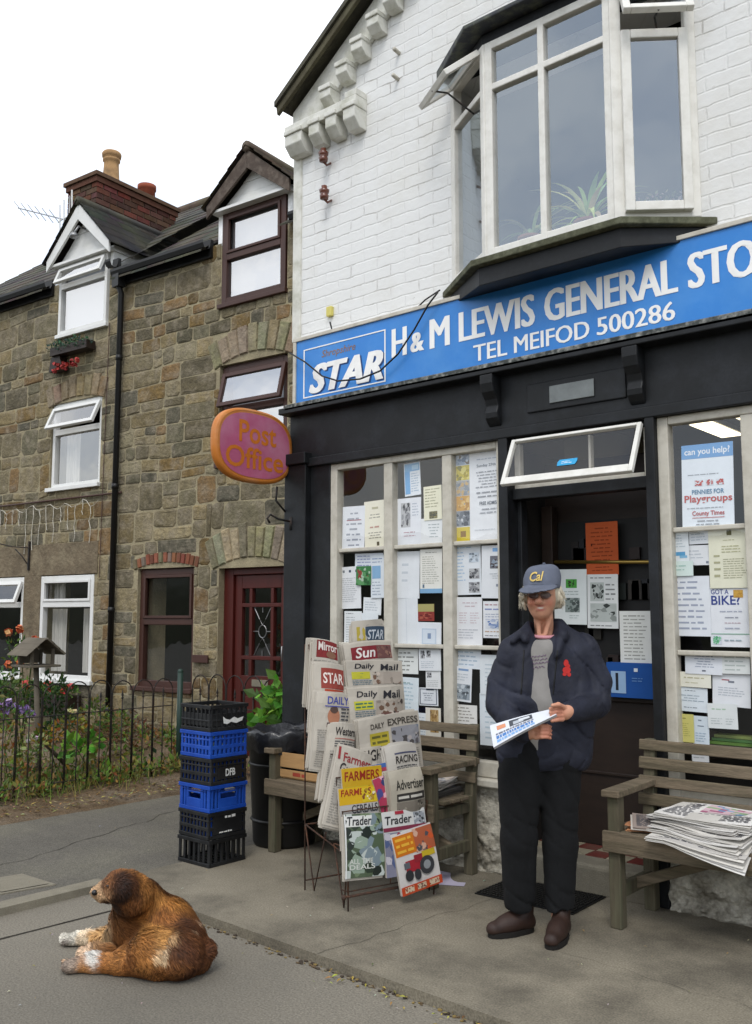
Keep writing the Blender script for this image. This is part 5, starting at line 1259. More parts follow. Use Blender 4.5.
def standing_paper(label, px, b, hfull, t, items, roll=0.0, lean=.10, layers=5, paper=NEWS, glossy=False, group='newspapers in the rack', name='newspaper', cat='newspaper', bulge=.008, seed=None):
    """a folded paper standing in a rack pocket; px = left x, top y, right x of its front in the picture"""
    x0, y0, x1, y1 = px
    a0, z0 = RK(x0, (y0 + y1) / 2, b); a1, _ = RK(x1, (y0 + y1) / 2, b); _, zt_ = RK((x0 + x1) / 2, y0, b); _, zb_ = RK((x0 + x1) / 2, y1, b)
    w = a1 - a0; vis = zt_ - zb_; h = hfull or vis; r = random.Random(seed or int(x0 * 31 + y0 * 7))
    m = MB(); cr, sr = math.cos(roll), math.sin(roll); DRP, DRP2, WAV, sdn = (0, 0, .003, r.uniform(0, 50)) if glossy else (r.uniform(.0, .016), r.uniform(-.008, .010), .016, r.uniform(0, 50))
    # local frame at the top left of the front: u to the right, v up, q out
    def L(u, v, q):
        v2 = v - h                      # 0 at the top
        e = 2 * u / max(w, .01) - 1; v2 = v2 - DRP * e * e * max(0, v / h) - DRP2 * e * max(0, v / h); q = q + (WAV * mnoise.noise(Vector((u * 9, v * 7, sdn))) if WAV else 0)
        uu = u * cr - v2 * sr * 1; vv = v2 * cr + u * sr
        return RP(a0 + uu, b + q + lean * (-(vv)) * 1.0 - .0, zt_ + vv)
    NV, NU = 8, 8; BOW = 0 if glossy else r.uniform(.004, .022); layers = layers + (0 if glossy else 3)
    for i in range(layers):
        q1 = -t * i / layers; q0 = -t * (i + 1) / layers + .0006; du, dv = (0, 0) if i == 0 else (r.uniform(-.009, .009), r.uniform(-.020, .006)); f = r.uniform(.86, 1.04); c = tuple(q * f for q in hx(paper)) if i else hx(paper)
        rad = (q1 - q0) / 2
        prof = [(0, q1)] + [(h * k / NV * .985, q1 + bulge * math.sin(math.pi * k / NV)) for k in range(1, NV)] + [(h - .004, q1), (h, q1 - rad * .5), (h, q0 + rad * .5), (h - .004, q0), (0, q0)]
        nP = len(prof); vs = []
        for j in range(NU + 1):
            u = w * j / NU + du; bow = BOW * math.sin(math.pi * j / NU)
            for (v, q) in prof: vs.append(L(u, v + dv, q + bow))
        fs = [(j * nP + k, (j + 1) * nP + k, (j + 1) * nP + k + 1, j * nP + k + 1) for j in range(NU) for k in range(nP - 1)]
        fs += [tuple(range(nP)), tuple(range(NU * nP + nP - 1, NU * nP - 1, -1))]
        m.add(vs, fs, col=c)
    if h > vis * 1.3 and not glossy: items = items + [('l', .06, -(h - vis) / vis + .08, .94, -.06, int((h - vis) / .013), '#8d8982'), ('r', .1, -(h - vis) / vis * .55, .45, -(h - vis) / vis * .25, '#9a958d')]
    # the printing follows the front sheet
    def S(u, v, lift): # u,v in metres from the top-left of the visible front
        vv = h - vis + v; k = min(max(vv / h, 0), 1); return L(u, vv, bulge * math.sin(math.pi * k) + BOW * math.sin(math.pi * min(max(u / w, 0), 1)) + lift + .0012)
    for qi, it in enumerate(items):
        k, u0, v0, u1, v1 = it[:5]; lf = .0008 * qi; u0, u1 = u0 * w, u1 * w; v0, v1 = v0 * vis, v1 * vis
        def patch(ua, va, ub, vb, col, l=0):
            nu = max(1, int((ub - ua) / (w / 6) + .5)); nv = max(1, int((vb - va) / (h / 8) + .5)); m.grid(lambda s, q: S(ua + (ub - ua) * s, va + (vb - va) * q, lf + l), nu, nv, col=col)
        if k == 'r': patch(u0, v0, u1, v1, it[5])
        elif k == 't': m.text(it[5], (0, 0, 0), X_, Y_, w=u1 - u0, h=v1 - v0, bold=it[7] if len(it) > 7 else .03, shear=it[8] if len(it) > 8 else 0, curve=lambda x, y: S(u0 + x, v0 + y, lf + .0008), col=it[6])
        elif k == 'l':
            n = it[5]; lh = (v1 - v0) / n
            for i in range(n):
                u = u0
                while u < u1 - .004:
                    e = min(u + r.uniform(.6, 2.6) * lh, u1); patch(u, v1 - (i + .72) * lh, e, v1 - (i + .28) * lh, it[6] if len(it) > 6 else '#4a4a4e'); u = e + lh * .35
        elif k == 'p':
            pal = it[5]; patch(u0, v0, u1, v1, pal[0]); n = it[6] if len(it) > 6 else 16
            for i in range(n):
                cu, cv = r.uniform(u0, u1), r.uniform(v0, v1); s = r.uniform(.06, .2) * min(u1 - u0, v1 - v0); kk = r.randint(5, 7); ph = r.uniform(0, 6)
                pts = [S(min(max(cu + s * r.uniform(.7, 1.4) * math.cos(ph + 6.283 * j / kk), u0), u1), min(max(cv + s * r.uniform(.7, 1.3) * math.sin(ph + 6.283 * j / kk), v0), v1), lf + .0003 + .00001 * i) for j in range(kk)]
                m.add(pts, [tuple(range(kk))], col=r.choice(pal[1:]))
        elif k == 'e':           # filled ellipse / ring
            n = 20; cu, cv = (u0 + u1) / 2, (v0 + v1) / 2; m.add([S(cu + (u1 - u0) / 2 * math.cos(6.283 * j / n), cv + (v1 - v0) / 2 * math.sin(6.283 * j / n), lf + .0006) for j in range(n)], [tuple(range(n))], col=it[5])
    return solo(m, name, 'glossy_paper' if glossy else 'paper', label, cat, group, loc=RP(a0 + w / 2, b, zt_ - h))
pmat('glossy_paper', attr=True, rough=.35, var=.04, bump=.05, spec=.5)
GREY = ['#9b9891', '#6f6d6a', '#b8b4ac', '#4f4d4b', '#87837d']
mail = [('t', .14, .62, .48, .88, 'Daily', '#2e2e33', .02, .1), ('t', .58, .60, .93, .86, 'Mail', '#2e2e33', .03, .1), ('r', .08, .28, .40, .56, '#b9b53c'), ('l', .10, .31, .38, .53, 2, '#3f6d5a'), ('p', .44, .06, .97, .55, ['#a59b90', '#6b5345', '#8c8278', '#4d4440', '#b9ada0']), ('l', .08, .04, .42, .25, 3, '#5d6f78')]
# back row
standing_paper('pale folded newspaper with a yellow picture at the very top of the rack', (352, 621, 383, 646), .0, .34, .02, [('r', .1, .25, .35, .8, '#a8973e'), ('l', .4, .2, .95, .9, 4)], lean=-.02)
standing_paper('newspaper with a dark blue STAR heading at the top right of the rack', (364, 625, 384, 645), .02, .34, .012, [('r', .06, .05, .98, .95, '#3b4b5c'), ('t', .14, .3, .92, .78, 'STAR', '#b9c0c8', .05, .2)], lean=-.02)
standing_paper('tall newspaper with a red Mirror heading, top left of the rack', (313, 638, 338, 657), TB[0], .36, .085, [('r', .14, .05, .98, .95, '#7b2f30'), ('t', .2, .42, .96, .88, 'Mirror', '#d8cfc8', .05), ('e', .5, .05, .9, .42, '#7d5a48')], roll=-.11, layers=8)
standing_paper('newspaper with a wide red Sun heading near the top of the rack', (343, 643, 391, 662), TB[0] + .01, .30, .05, [('r', .12, .08, .97, .78, '#7c2c33'), ('t', .2, .18, .60, .72, 'Sun', '#d9d3ce', .06, .15), ('p', .64, .1, .96, .75, ['#6b4a48', '#7c5a50', '#553a3a', '#8d6a5c'])], roll=.06, layers=6)
standing_paper('newspaper with a red STAR heading under the Mirror on the left', (315, 661, 344, 689), TB[1], .36, .05, [('r', .2, .1, .98, .82, '#8a4038'), ('t', .26, .28, .95, .66, 'STAR', '#dccfc6', .07), ('r', .3, .0, .98, .08, '#a5452f')], roll=-.12, layers=6)
standing_paper('upper of the two matching Daily Mail newspapers', (346, 661, 401, 686), TB[1] + .01, .30, .05, mail, roll=.02)
standing_paper('newspaper with blue DAILY lettering and a face, left side of the rack', (317, 690, 349, 724), TB[2], .40, .05, [('t', .28, .68, .97, .9, 'DAILY', '#4a4f96', .03), ('e', .30, .08, .68, .58, '#a9745a'), ('r', .30, .0, .70, .14, '#5a4a48'), ('e', .36, .42, .62, .62, '#57453e'), ('l', .72, .1, .98, .6, 5), ('r', .2, .6, .98, .63, '#4a4f96')], roll=-.15, layers=7)
standing_paper('lower of the two matching Daily Mail newspapers', (347, 687, 402, 717), TB[2] + .01, .32, .06, mail + [('r', .52, .0, .97, .14, '#6a4a44')], roll=.02, layers=6)
standing_paper('newspaper with a plain black Western heading, left of the Express', (331, 719, 356, 745), TB[3], .40, .06, [('t', .18, .5, .98, .82, 'Western', '#34302f', .03), ('r', .2, .36, .98, .40, '#a06a60'), ('l', .2, .05, .98, .32, 3)], roll=-.2, layers=7)
standing_paper('folded newspapers with a yellow panel and EXPRESS heading in the middle of the rack', (357, 716, 417, 750), TB[3] + .015, .34, .07, [('t', .18, .64, .40, .8, 'DAILY', '#4b4640', .02), ('t', .46, .66, .97, .86, 'EXPRESS', '#4b4640', .03), ('r', .16, .12, .46, .52, '#a89a35'), ('l', .19, .16, .43, .48, 2, '#5d5a2c'), ('p', .5, .05, .97, .6, ['#8b8b90', '#5d5a5c', '#a09a98', '#707a88', '#4b4848']), ('l', .16, .0, .46, .1, 1)], roll=.06, layers=8)
standing_paper('newspaper with a heavy black RIGHT headline beside the Farmers Guardian', (360, 746, 386, 774), TB[4] - .02, .30, .03, [('t', .05, .5, .97, .9, 'RIGHT', '#2f2c2c', .07), ('l', .05, .05, .95, .45, 1, '#2f2c2c')])
standing_paper('newspaper with a red and black Farmers Guardian heading at lower left', (339, 743, 374, 773), TB[4], .40, .06, [('t', .18, .5, .98, .80, 'Farmers', '#8c3436', .04), ('t', .12, .12, .98, .46, 'Guardian', '#2f2b2d', .05), ('r', .03, .55, .09, .95, '#8c3436')], roll=-.30, layers=8)
standing_paper('rolled newspaper with a black RACING heading on the right of the rack', (384, 744, 415, 770), TB[4] + .02, .26, .05, [('r', .24, .64, .97, .70, '#4d4f66'), ('t', .24, .3, .97, .58, 'RACING', '#35312f', .03, .1), ('l', .25, .05, .95, .22, 2)], roll=.03, paper='#b5b0a7', bulge=.016)
G2 = 'magazines in the rack'
standing_paper('upper yellow magazine with red FARMERS lettering', (341, 767, 381, 800), TB[5] - .02, .30, .008, [('r', 0, 0, 1, 1, '#c09a20'), ('t', .06, .62, .92, .9, 'FARMERS', '#8c2c1c', .05, .1), ('p', .0, .0, 1, .45, ['#b7a52c', '#8a6a1e', '#c7b93a', '#5d5a20'])], glossy=True, group=G2, name='magazine', cat='magazine', layers=1)
standing_paper('blue topped magazine peeping out behind the folded Advertiser', (368, 764, 406, 800), TB[5] - .03, .30, .008, [('r', 0, .7, 1, 1, '#3f63a0'), ('l', .3, .72, .95, .95, 1, '#a03c4c'), ('p', 0, 0, 1, .7, ['#8b3548', '#b0405c', '#5b4f8a', '#cfa9b0', '#40508a'])], glossy=True, group=G2, name='magazine', cat='magazine', layers=1, roll=.08)
standing_paper('lower yellow magazine with a CEREALS cover line', (338, 787, 376, 815), TB[5], .30, .010, [('r', 0, .42, 1, 1, '#cda41e'), ('t', .05, .72, .85, .95, 'FARMERS', '#96301e', .06, .1), ('p', .6, .45, .98, .95, ['#cdb42a', '#e0d8c0', '#a8862a', '#7d4a2a']), ('r', 0, 0, 1, .42, '#b3b0ac'), ('t', .3, .1, .98, .4, 'CEREALS', '#3b3a3f', .05)], glossy=True, group=G2, name='magazine', cat='magazine', layers=1)
standing_paper('crimson and blue magazine leaning beside the Advertiser', (372, 779, 392, 815), TB[5] + .0, .26, .008, [('r', 0, 0, 1, 1, '#93304a'), ('p', 0, 0, 1, 1, ['#a83a55', '#4a4a86', '#c45a70', '#2f3a6a', '#d8a6b0'])], glossy=True, group=G2, name='magazine', cat='magazine', layers=1, roll=.25)
standing_paper('thick folded Advertiser newspaper with a white on black headline', (387, 770, 420, 812), TB[5] + .03, .24, .07, [('t', .16, .55, .98, .78, 'Advertiser', '#34332f', .03), ('r', .16, .28, .98, .46, '#3a3734'), ('l', .2, .30, .95, .44, 1, '#c5c1b8'), ('p', .14, .0, .98, .26, ['#7c756b', '#5a544c', '#918a7e', '#494540'])], paper='#aca596', roll=.05, layers=7, bulge=.02)
green = ['#4d5b45', '#2f3a2e', '#6a7a5c', '#8a9a8a', '#222a25', '#76858c', '#b5bdb8']
standing_paper('green covered Trader magazine at the bottom left of the rack', (343, 812, 382, 873), TB[6], .0, .014, [('p', .0, .0, 1, 1, green, 40), ('r', .04, .80, .72, .97, '#d5d5d0'), ('t', .08, .82, .70, .96, 'Trader', '#26262a', .02, .15), ('t', .1, .22, .7, .30, 'ALL THE', '#c9ccc4', .06), ('t', .1, .13, .75, .21, 'DEALS', '#c9ccc4', .06), ('r', .0, .0, .035, 1, '#d8d8d6')], glossy=True, group=G2, name='magazine', cat='magazine', layers=2, lean=.16, roll=-.06)
standing_paper('white headed Trader magazine behind the one with a red tractor', (381, 810, 424, 872), TB[6] + .005, .0, .010, [('r', 0, 0, 1, 1, '#c9c9c6'), ('t', .06, .80, .68, .93, 'Trader', '#242428', .02, .15), ('p', .72, .76, .98, .95, ['#8d9298', '#55585c', '#b9bcc0', '#303338']), ('r', .0, .70, 1, .76, '#7c3045'), ('p', .0, .0, 1, .68, ['#7a7a8c', '#9a3c50', '#4d5a80', '#b8b4bc', '#5a3a48'], 24), ('r', .3, .95, .5, 1, '#a02c3c')], glossy=True, group=G2, name='magazine', cat='magazine', layers=1, lean=.16)
trac = [('r', 0, 0, 1, 1, '#c9c5c2'), ('p', .52, .60, 1, .98, ['#a85a3c', '#7c6a62', '#c4552c', '#4a4a50', '#c9a08a'], 14), ('r', .02, .62, .52, .95, '#c4701c'), ('l', .07, .64, .48, .93, 3, '#dca83a'), ('r', .62, .50, .95, .60, '#c0a62c'),
        ('r', .2, .33, .55, .52, '#9b2430'), ('r', .16, .40, .30, .50, '#5b5f66'), ('r', .42, .46, .62, .58, '#8c2630'), ('e', .52, .22, .88, .52, '#3a3a3e'), ('e', .61, .30, .79, .45, '#8c9094'), ('e', .14, .20, .34, .38, '#303034'), ('e', .36, .18, .52, .36, '#333338'), ('r', .0, .0, 1, .14, '#b84420'), ('p', .08, .03, .3, .12, ['#c8b49a', '#8a5040']), ('p', .38, .03, .6, .12, ['#c8b49a', '#704a40']), ('p', .68, .03, .92, .12, ['#c8b49a', '#8a5040'])]
standing_paper('magazine with a red tractor on its cover, tilted at the bottom right of the rack', (390, 832, 431, 892), TB[6] + .035, .0, .010, trac, glossy=True, group=G2, name='magazine', cat='magazine', layers=1, lean=.16, roll=.13)

# ------------------------------------------------------------------ doormat
t = MB(); 
for i in range(30):
    for j in range(12):
        t.box(i * .0185, i * .0185 + .013, j * .03, j * .03 + .02, .004, .012)
t.box(-.008, .56, -.008, .365, 0, .006)
o = t.build('doormat', 'black_plastic', None); o.location = (-2.93, 4.26, 0.001); o.rotation_euler = (0, 0, .03); tag(o, 'black rubber doormat lying in front of the shop entrance', 'doormat')
# ------------------------------------------------------------------ notices behind the shop glass
GN = 'notices in the shop windows'
WHT = '#d3d6da'; BLU = '#b9cbdc'; CRM = '#d8cf9e'; YEL = '#d6d08c'; GRY = '#77787c'
BW = ['#b5b6b8', '#3c3c40', '#6f7074', '#8d8e92', '#26262a']
nseed = [0]
def notice(px, label, bg, items, Yp=None, rot=None, group=GN, name='notice', depth=.0016):
    x0, y0, x1, y1 = px; nseed[0] += 1; r = random.Random(nseed[0])
    Yp = (D + .034 + .0045 * (nseed[0] % 4)) if Yp is None else Yp
    bg = hx(bg) if isinstance(bg, str) else bg; lt = .5 if min(bg) > .25 else 0; bg = tuple(q + (.88 - q) * lt for q in bg)
    lite = lambda c: tuple(q * .72 + b_ * .28 for q, b_ in zip(hx(c), bg)); items = [(*it[:6], lite(it[6]), *it[7:]) if it[0] == 'l' else it for it in items]
    xa = F(x0, (y0 + y1) / 2, Yp)[0]; xb = F(x1, (y0 + y1) / 2, Yp)[0]; za = F((x0 + x1) / 2, y1, Yp)[2]; zb = F((x0 + x1) / 2, y0, Yp)[2]
    w, h = xb - xa, zb - za; rot = R_(r.uniform(-1.6, 1.6)) if rot is None else R_(rot); ya = r.uniform(-.02, .02)
    U = np.array([math.cos(rot) * math.cos(ya), math.sin(ya), math.sin(rot)]); U = nrm(U); V = nrm(np.cross(np.cross(U, Z_), U)); V = nrm(V - U * (V @ U))
    if abs(rot) > 0: V = nrm(Z_ * math.cos(rot) - X_ * math.sin(rot)); V = nrm(V - U * (V @ U))
    O = np.array([xa, Yp, za]); Nn = np.cross(U, V)
    m = MB(); cu = r.uniform(.0, .012) * r.choice([1, 1, 0]); k = r.choice([0, 1])
    m.obox(O + U * w / 2 + V * h / 2 - Nn * depth / 2, U * w / 2, V * h / 2, Nn * depth / 2, col=bg)
    print_on(m, O, U, V, w, h, items, lift=.0007)
    return solo(m, name, 'paper', label, 'notice', group, loc=O)
L = lambda u0, v0, u1, v1, n, c=GRY, ce=False: ('l', u0, v0, u1, v1, n, c, ce)
# --- left window, left column
notice((342, 506, 364, 551), 'plain pale notice with sparse centred lines, top left pane beside the dark pilaster', '#c9d0da', [L(.15, .08, .9, .9, 7, '#6d7686', True), ('r', .2, .68, .85, .70, '#9a5560')])
notice((365, 501, 385, 549), 'cream notice with a red line of print, just left of the first white mullion', CRM, [L(.15, .62, .9, .74, 2, '#4b4434', True), L(.22, .40, .85, .50, 1, '#a04a38', True), L(.12, .2, .9, .36, 3, '#5a5240', True), L(.2, .78, .9, .92, 1, '#9d9468', True), ('r', .6, .06, .72, .14, '#5a5240')])
notice((355, 553, 383, 568), 'sheet of blue handwriting under the left transom', '#c3cfdf', [L(.08, .1, .95, .92, 4, '#6772a8')])
notice((356, 566, 371, 585), 'small green picture card with a spot of red', '#3f7a48', [('p', 0, 0, 1, 1, ['#3f7a48', '#2f5e38', '#5d9460', '#8d4038', '#a9bfa8'])])
notice((371, 555, 385, 598), 'narrow pale blue leaflet beside the green picture card', '#c4d3df', [('r', .1, .45, .7, .75, '#86aed0'), L(.1, .05, .9, .4, 5, '#8a98ab'), L(.1, .8, .9, .95, 2, '#6f84aa')])
notice((340, 567, 361, 609), 'white letter with three small crests at its head', WHT, [('r', .16, .86, .26, .92, '#80868a'), ('r', .46, .86, .56, .92, '#3f4c60'), ('r', .76, .86, .86, .92, '#3f4c60'), L(.12, .15, .88, .75, 12, '#a4a8ac')], rot=1.5)
notice((363, 597, 381, 614), 'little white slip pinned beside the letter with crests', '#cdd5da', [L(.1, .2, .9, .8, 4, '#a8b2ba')], rot=-3)
notice((344, 611, 361, 645), 'pale list of grey lines low in the left pane behind the newspapers', '#cbd2d4', [L(.12, .06, .85, .85, 11, '#9aa0a2'), L(.1, .9, .6, .96, 1, '#555a60')])
notice((361, 613, 378, 638), 'white card with a blue oval emblem', '#ccd8de', [('r', .3, .45, .7, .7, '#9ab6cc'), L(.1, .1, .9, .35, 3, '#9fb2bc')])
# --- middle column
notice((405, 463, 421, 496), 'blue and white leaflet high in the middle panes', '#cfdbe6', [('r', .04, .74, .96, .98, '#7fb0d8'), ('r', .04, .06, .36, .74, '#6ea6d6'), L(.42, .1, .94, .7, 8, '#7fa0bc'), ('r', .5, .78, .9, .92, '#a9cbe4')], rot=2.5)
notice((396, 498, 421, 545), 'white notice with a tall grey photograph', '#ccd2dc', [('p', .2, .38, .58, .9, BW, 26), L(.22, .24, .85, .30, 1, '#a2576a', True), L(.25, .17, .85, .22, 1, '#a2576a', True), L(.65, .6, .95, .9, 5, '#9aa4b4')])
notice((424, 486, 442, 520), 'yellow notice with a small dark drawing at its foot', YEL, [L(.08, .35, .94, .95, 7, '#7d7846'), ('p', .3, .04, .75, .25, ['#6a6434', '#2e2c1c', '#8a844e', '#4b4828'])], rot=1)
notice((421, 518, 442, 543), 'half sheet with three short lines, under the yellow notice', '#cfd5d6', [L(.3, .2, .9, .8, 5, '#8c989c', True)])
notice((394, 551, 419, 598), 'tall crumpled sheet of thin white paper, upper of two', '#cfd7de', [L(.3, .3, .6, .8, 3, '#bcc4cc')])
notice((393, 598, 419, 646), 'tall crumpled sheet of thin white paper, lower of two', '#c9d2da', [('r', .55, .0, .56, 1, '#b4bec8')])
notice((420, 549, 442, 593), 'cream list with a blue band along its foot', '#d5d3c2', [L(.1, .2, .9, .85, 13, '#8a8878'), L(.2, .9, .8, .95, 1, '#55544a', True), ('r', .0, .0, 1, .10, '#7fa9cb'), ('r', .12, .12, .2, .2, '#5d7388')])
notice((418, 604, 434, 621), 'small yellow and dark red card on the black gap', '#8e3a34', [('r', .0, .55, 1, 1, '#a8a068'), ('p', .1, .1, .9, .5, ['#8e3a34', '#a85a48', '#6e2a28'], 8)])
notice((417, 622, 441, 647), 'white card framing a small line drawing', '#cbd4df', [('r', .2, .1, .8, .75, '#bcc9d8'), ('r', .25, .16, .75, .70, '#cfd8e2'), ('r', .44, .34, .58, .56, '#7f92b0')])
notice((394, 649, 418, 674), 'notice in bold black handwriting under the middle transom', '#d0d6cf', [L(.06, .08, .95, .92, 5, '#4b5148')])
notice((419, 649, 441, 671), 'white sheet with two little dark photographs in its corner', '#cdd4da', [('p', .08, .55, .28, .92, BW, 8), ('p', .36, .6, .55, .92, BW, 8), L(.1, .1, .9, .45, 4, '#a9b3bc')])
notice((396, 677, 418, 725), 'long pale blue poster behind the Daily newspapers', '#bdd2dc', [L(.2, .1, .8, .9, 10, '#9ab8c4', True), L(.2, .85, .8, .92, 1, '#5d8a84', True)])
notice((426, 671, 441, 689), 'small white slip with a square stamp', '#cfd2d2', [('p', .1, .6, .4, .9, BW, 6), L(.1, .1, .9, .5, 4, '#a4a8a8')])
notice((419, 688, 438, 706), 'little notice with an ornamental black border', '#c6cfd8', [('r', .06, .06, .94, .1, '#55606e'), ('r', .06, .9, .94, .94, '#55606e'), ('r', .06, .1, .1, .9, '#55606e'), ('r', .9, .1, .94, .9, '#55606e'), L(.2, .25, .8, .75, 4, '#6a7686', True), ('r', .4, .86, .8, 1, '#3c4654')])
notice((426, 708, 441, 746), 'cream card with a brown picture, behind the bench back', '#cbbf9c', [('p', .3, .35, .85, .95, ['#a88a58', '#6e5030', '#c4a878', '#8a6a40'], 14), ('p', .1, .04, .6, .25, ['#8a8478', '#5a564c'], 5)])
notice((417, 713, 428, 745), 'narrow pale sheet beside the cream card with a brown picture', '#c4d0d6', [L(.1, .2, .9, .9, 8, '#a0b0ba')])
# --- right column of the left window
ims = [['#9aa9bb', '#6d7f96', '#c4cdd6', '#7a7264'], ['#c4b54c', '#a8983a', '#d6cc7a', '#8a8444'], ['#a7a7a4', '#6f7a86', '#c4a878', '#8a929a'], ['#c79a4c', '#b08444', '#d8b878', '#8e9aa4'], ['#8c929a', '#4b5058', '#c8ccd0', '#6a7078']]
big = [('p', .03, .78 - .155 * i, .30, .93 - .155 * i, c, 14) for i, c in enumerate(ims)] + [('r', .03, .005, .30, .15, '#cdb83a'), ('e2', 0, 0, 0, 0)]
big = [b for b in big if b[0] != 'e2'] + [('r', .11, .05, .22, .11, '#8a6a2a'), L(.40, .86, .98, .92, 1, '#6f7f9a', True), L(.42, .80, .98, .83, 1, '#8f9aae', True), ('t', .45, .73, .98, .765, 'Sunday 27th June', '#6a7480', .01), L(.38, .52, .98, .70, 6, '#6a707c', True), L(.42, .42, .98, .50, 2, '#5a606c', True), ('t', .5, .355, .98, .39, 'FREE ADMISSION', '#5d6470', .02), L(.44, .26, .98, .33, 2, '#80858e', True), L(.4, .1, .9, .12, 1, '#a0a6b0')]
notice((455, 441, 505, 541), 'largest white poster, with a column of five small pictures down its left edge', '#d3d8de', big, rot=0)
notice((452, 543, 481, 595), 'white sheet of pale blue print with two dark photographs', '#ccd6e0', [L(.15, .25, .5, .85, 9, '#8fb4d4'), L(.1, .88, .8, .94, 1, '#8fb4d4'), ('p', .6, .30, .95, .5, BW, 12), ('p', .58, .04, .95, .24, BW, 12), ('p', .6, .62, .95, .8, ['#ccd6e0', '#a0aab4', '#6f7a86', '#c0c8d0'], 6)])
notice((481, 545, 506, 598), 'white notice with a blue heading and one dark photograph, against the door post', '#cdd3da', [('r', .45, .88, .95, .95, '#7fa8d4'), ('p', .35, .56, .95, .8, ['#6f7078', '#4a3c3c', '#2c2a30', '#8d9aa8', '#a8b4c0'], 14), L(.3, .36, .95, .48, 3, '#9098a2', True), ('r', .6, .22, .7, .27, '#8a92a0')])
notice((455, 597, 482, 646), 'white notice printed in two pale pinkish columns', '#d0d3d8', [L(.15, .45, .5, .7, 5, '#c0a4ac'), L(.56, .45, .92, .7, 5, '#c0a4ac'), L(.12, .14, .9, .36, 4, '#a8aab4'), L(.25, .78, .85, .92, 2, '#c0a4ac', True)], rot=-.5)
notice((483, 601, 507, 638), 'small poster with bold blue and red lines and sketched birds', '#d2d6dc', [L(.08, .85, .95, .95, 1, '#9a5a66'), L(.08, .72, .95, .84, 1, '#3a5aa8'), L(.1, .4, .95, .68, 4, '#6f80a8'), ('p', .1, .25, .95, .5, ['#d2d6dc', '#5a78b0', '#a8b4cc', '#7f94bc'], 8), L(.08, .13, .95, .22, 1, '#a87838'), L(.08, .03, .95, .1, 1, '#55585e')], rot=-.5)
notice((452, 648, 481, 668), 'pale strip of handwriting under the right transom of the left window', '#c6d4e0', [L(.1, .1, .92, .92, 4, '#8aa4bc')])
notice((454, 666, 471, 701), 'white handbill with a grey picture, hanging crooked below the handwriting', '#ccd4dc', [('r', .2, .88, .8, .94, '#7f9cc0'), ('p', .1, .06, .92, .5, ['#9aa4ac', '#4f565c', '#c4ccd2', '#6f7a82'], 18), L(.15, .58, .85, .82, 3, '#a8b4be')], rot=-3)
notice((455, 705, 477, 724), 'handwritten card on the brown board near the bench back', '#d0cdc2', [L(.06, .08, .95, .92, 5, '#5f594e')])
notice((480, 655, 506, 695), 'pale sheet beside the woman in the navy jacket, upper of two', '#c6d3da', [L(.2, .2, .9, .8, 6, '#b0bec8')])
notice((480, 694, 506, 746), 'pale sheet beside the woman in the navy jacket, lower of two', '#c2d2dc', [L(.2, .1, .9, .9, 8, '#aabfca')])
# --- right window
def swoosh(): return [('r', 0, .83, 1, 1, '#6f9fd0'), ('t', .06, .855, .94, .955, 'can you help?', '#e6ebf0', .035), L(.12, .62, .9, .65, 1, '#6f747c'), ('p', .25, .50, .42, .57, ['#d2d6dc', '#b03a34', '#c05a50'], 7), ('p', .47, .50, .62, .57, ['#d2d6dc', '#b03a34', '#c05a50'], 7), ('p', .67, .50, .82, .57, ['#d2d6dc', '#b03a34', '#c05a50'], 7),
     ('t', .2, .40, .82, .455, 'PENNIES FOR', '#4b7a9c', .04), ('t', .05, .28, .97, .39, 'Playgroups', '#b84a44', .05), L(.1, .22, .9, .25, 1, '#7a7e86'), ('t', .2, .13, .82, .20, 'County Times', '#b03c3c', .02), ('r', .2, .115, .82, .122, '#b03c3c'), L(.15, .02, .85, .10, 2, '#5a5e66', True)]
notice((681, 443, 733, 527), 'blue headed poster asking can you help? in the right hand window', '#c9d9e6', swoosh(), rot=-1.2)
notice((670, 531, 689, 562), 'white leaflet with a blue wave emblem', '#c9d6de', [('r', .05, .2, .8, .32, '#5a9cc8'), ('r', .5, .12, .9, .2, '#7fb4d4'), L(.1, .45, .9, .9, 5, '#a4b4be')])
notice((689, 530, 710, 544), 'small grey white card tucked above another, left of the yellow sheet', '#c3ccd4', [L(.1, .2, .9, .8, 3, '#a0acb8')])
notice((684, 545, 710, 565), 'white postcard left of the yellow sheet', '#ccd2d8', [('r', .84, .08, .94, .2, '#7f8894'), L(.12, .3, .8, .8, 3, '#b0b8c0')])
notice((671, 561, 693, 576), 'mint green slip above the handwritten sheet', '#aed2c6', [L(.1, .3, .8, .8, 2, '#8ab4a8')])
notice((709, 528, 750, 588), 'large pale yellow sheet with a black emblem at its head', '#d2cf98', [('r', .46, .88, .58, .97, '#6a6848'), L(.2, .78, .8, .82, 1, '#9c9a68', True), L(.35, .15, .95, .5, 9, '#83815a'), L(.12, .15, .3, .6, 4, '#8f8d62'), L(.2, .58, .9, .72, 3, '#9c9a68', True)], rot=0)
notice((672, 576, 710, 636), 'white sheet handwritten in blue grey, left of the bike poster', '#c9d2de', [L(.08, .08, .94, .95, 9, '#76829c')], rot=-.4)
